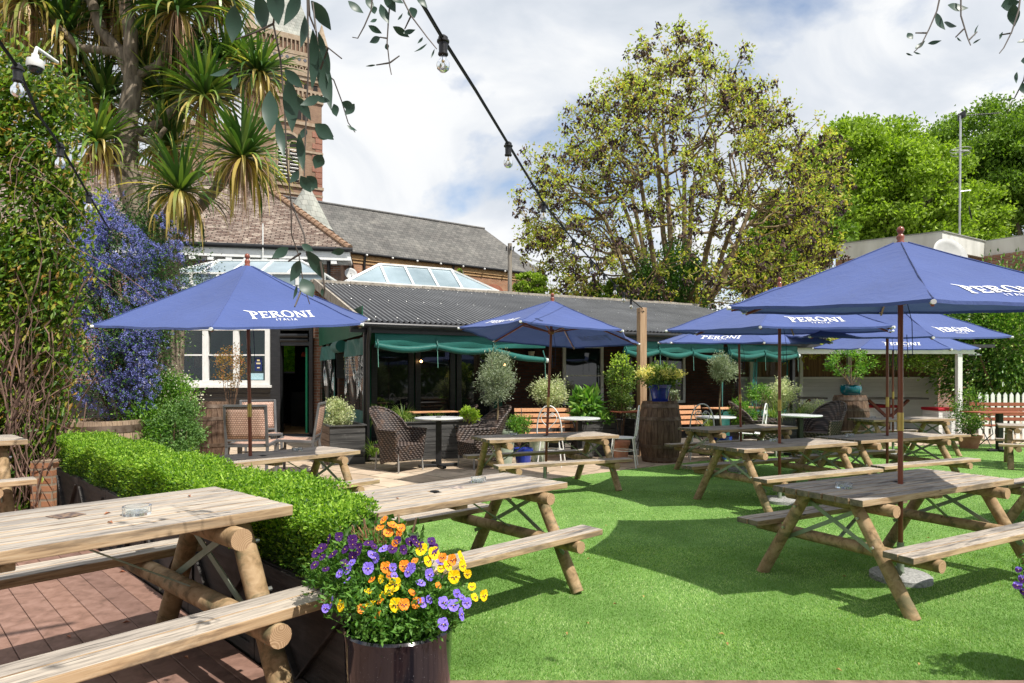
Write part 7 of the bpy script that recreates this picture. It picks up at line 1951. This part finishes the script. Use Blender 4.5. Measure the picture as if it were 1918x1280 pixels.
# strappy grasses
GRS = leafmat('grass_strap', [(0, (.07, .14, .03)), (.5, (.18, .28, .06)), (1, (.42, .45, .18))], .45, .3)
def grass_clump(px, Y, z, r, N, label):
    o = empty('ornamental_grass', (at(px, 700, Y).x, Y, z), 0, label, 'grass plant', 'arching ornamental grasses in the planters')
    V, F = ribbons(N, (0, 0, 0), .7, 1.5, (r * .6, r * 1.1), .010, (.4, 1.9))
    np_mesh('blades', V, F, GRS, o)
for i, (px, Y, z, r, N, lb) in enumerate(((720, 12.5, .66, .55, 240, 'arching green grass at the left end of the long planter'), (755, 12.8, .68, .50, 220, 'arching green grass in front of the orange table'), (815, 13.1, .68, .38, 80, 'thin upright grass behind the left round table'), (700, 12.2, .1, .5, 150, 'dark arching grass behind the first wicker armchair'), (1450, 14.2, .66, .55, 200, 'arching grass left of the right round table'), (1500, 14.7, .66, .5, 160, 'reddish-tipped arching grass above the right round table'), (1330, 13.6, .5, .55, 60, 'spiky long-leaved plant left of the right olive tree'))):
    grass_clump(px, Y, z, r, N, lb)
# little things on the tables
ASHG, nt, out = nodes_of('ashtray_glass'); pbr(nt, out, (.93, .97, .98), .03, 0, .5, None, 0, .92)
def ashtray(tab, lx, ly, label, r=.058, h=.036):
    T_ = TP[tab]; a = T_.rotation_euler[2]
    p = rot(a) @ np.array([lx, ly])
    o = empty('glass_ashtray', (T_.location[0] + p[0], T_.location[1] + p[1], T_.location[2] + .7505), random.uniform(0, 3), label, 'ashtray', 'round clear glass ashtrays on the picnic tables')
    m = MB(); m.lathe([(.001, 0), (r, 0), (r * 1.02, h), (r * .86, h), (r * .80, .010), (.001, .009)], 36); m.build('dish', ASHG, o, smooth=40)
ashtray('A', .48, -.08, 'clear glass ashtray on the nearest table in the left foreground', .050, .034)
ashtray('B', .50, .12, 'clear glass ashtray on the bleached table behind the pansies')
ashtray('C', -.62, .03, 'clear glass ashtray in the shade on the front right table')
ashtray('D', .48, .12, 'clear glass ashtray on the table behind the hedge')
ashtray('E', -.42, .18, 'clear glass ashtray at the back of the middle table')
ashtray('F', .12, .20, 'clear glass ashtray by the pole on the left table of the pair')
ashtray('G', -.55, .15, 'clear glass ashtray on the right table of the pair')
ashtray('I', -.55, .15, 'clear glass ashtray on the farthest table')
def table_bit(tab, lx, ly, sx, sy, mat, name, label, rz=.3, h=.002, cat='beer mat'):
    T_ = TP[tab]; a = T_.rotation_euler[2]; p = rot(a) @ np.array([lx, ly])
    m = MB(); m.box((0, 0, h / 2), (sx, sy, h)); o = m.build(name, mat, loc=(T_.location[0] + p[0], T_.location[1] + p[1], T_.location[2] + .7508), rz=a + rz); tag(o, label, cat)
MAT1 = simple('beer_mat_print', (.03, .03, .05), (.30, .20, .13), 45, .6)
table_bit('A', .29, .10, .095, .095, MAT1, 'beer_mat', 'square dark beer mat on the nearest table beside the ashtray')
table_bit('B', .22, .02, .095, .095, simple('beer_mat_print_b', (.05, .05, .09), (.62, .5, .4), 30, .6), 'beer_mat', 'square beer mat with coloured print on the bleached table')
RL = MATS['dry_leaf']
for tab, lx, ly, lb in (('A', .42, .02, 'dry red leaf touching the ashtray on the nearest table'), ('A', .36, -.20, 'dry red leaf near the front edge of the nearest table'), ('B', -.35, -.05, 'dry red leaf lying on the left part of the bleached table'), ('A', .78, .18, 'dry red leaf near the far corner of the nearest table')):
    T_ = TP[tab]; a = T_.rotation_euler[2]; p = rot(a) @ np.array([lx, ly])
    V, Tt = leaf_arrays(np.array([[0, 0, 0.]]), np.array([[1., 0, .12]]), .04, .011, .5, np.array([[0, 0, 1.]]))
    o = np_mesh('fallen_leaf', V, Tt, RL); o.location = (T_.location[0] + p[0], T_.location[1] + p[1], T_.location[2] + .753); o.rotation_euler = (0, 0, random.uniform(0, 6)); tag(o, lb, 'leaf', 'fallen leaves on the tables')
# unreadable gold lines on the board: the letters that can be made out
txt = bpy.data.curves.new('t', 'FONT'); txt.body = 'CASK ALES\nT WORTH\nHISTORY\nPINTS OF\nY ALL DAY\n\nTHANKS'; txt.size = .062; txt.space_line = 1.1; txt.align_x = 'CENTER'
to = bpy.data.objects.new('t', txt); COL.objects.link(to)
bpy.context.view_layer.update()
me = bpy.data.meshes.new_from_object(to.evaluated_get(bpy.context.evaluated_depsgraph_get()))
bpy.data.objects.remove(to)
me.materials.clear(); me.materials.append(GOLD)
lo = bpy.data.objects.new('gold_lettering', me); link(lo, bd); lo.location = (0, -.006, 1.66); lo.rotation_euler = (PI / 2, 0, PI)
lo.rotation_euler = (PI / 2, 0, 0)
bpy.context.view_layer.update()
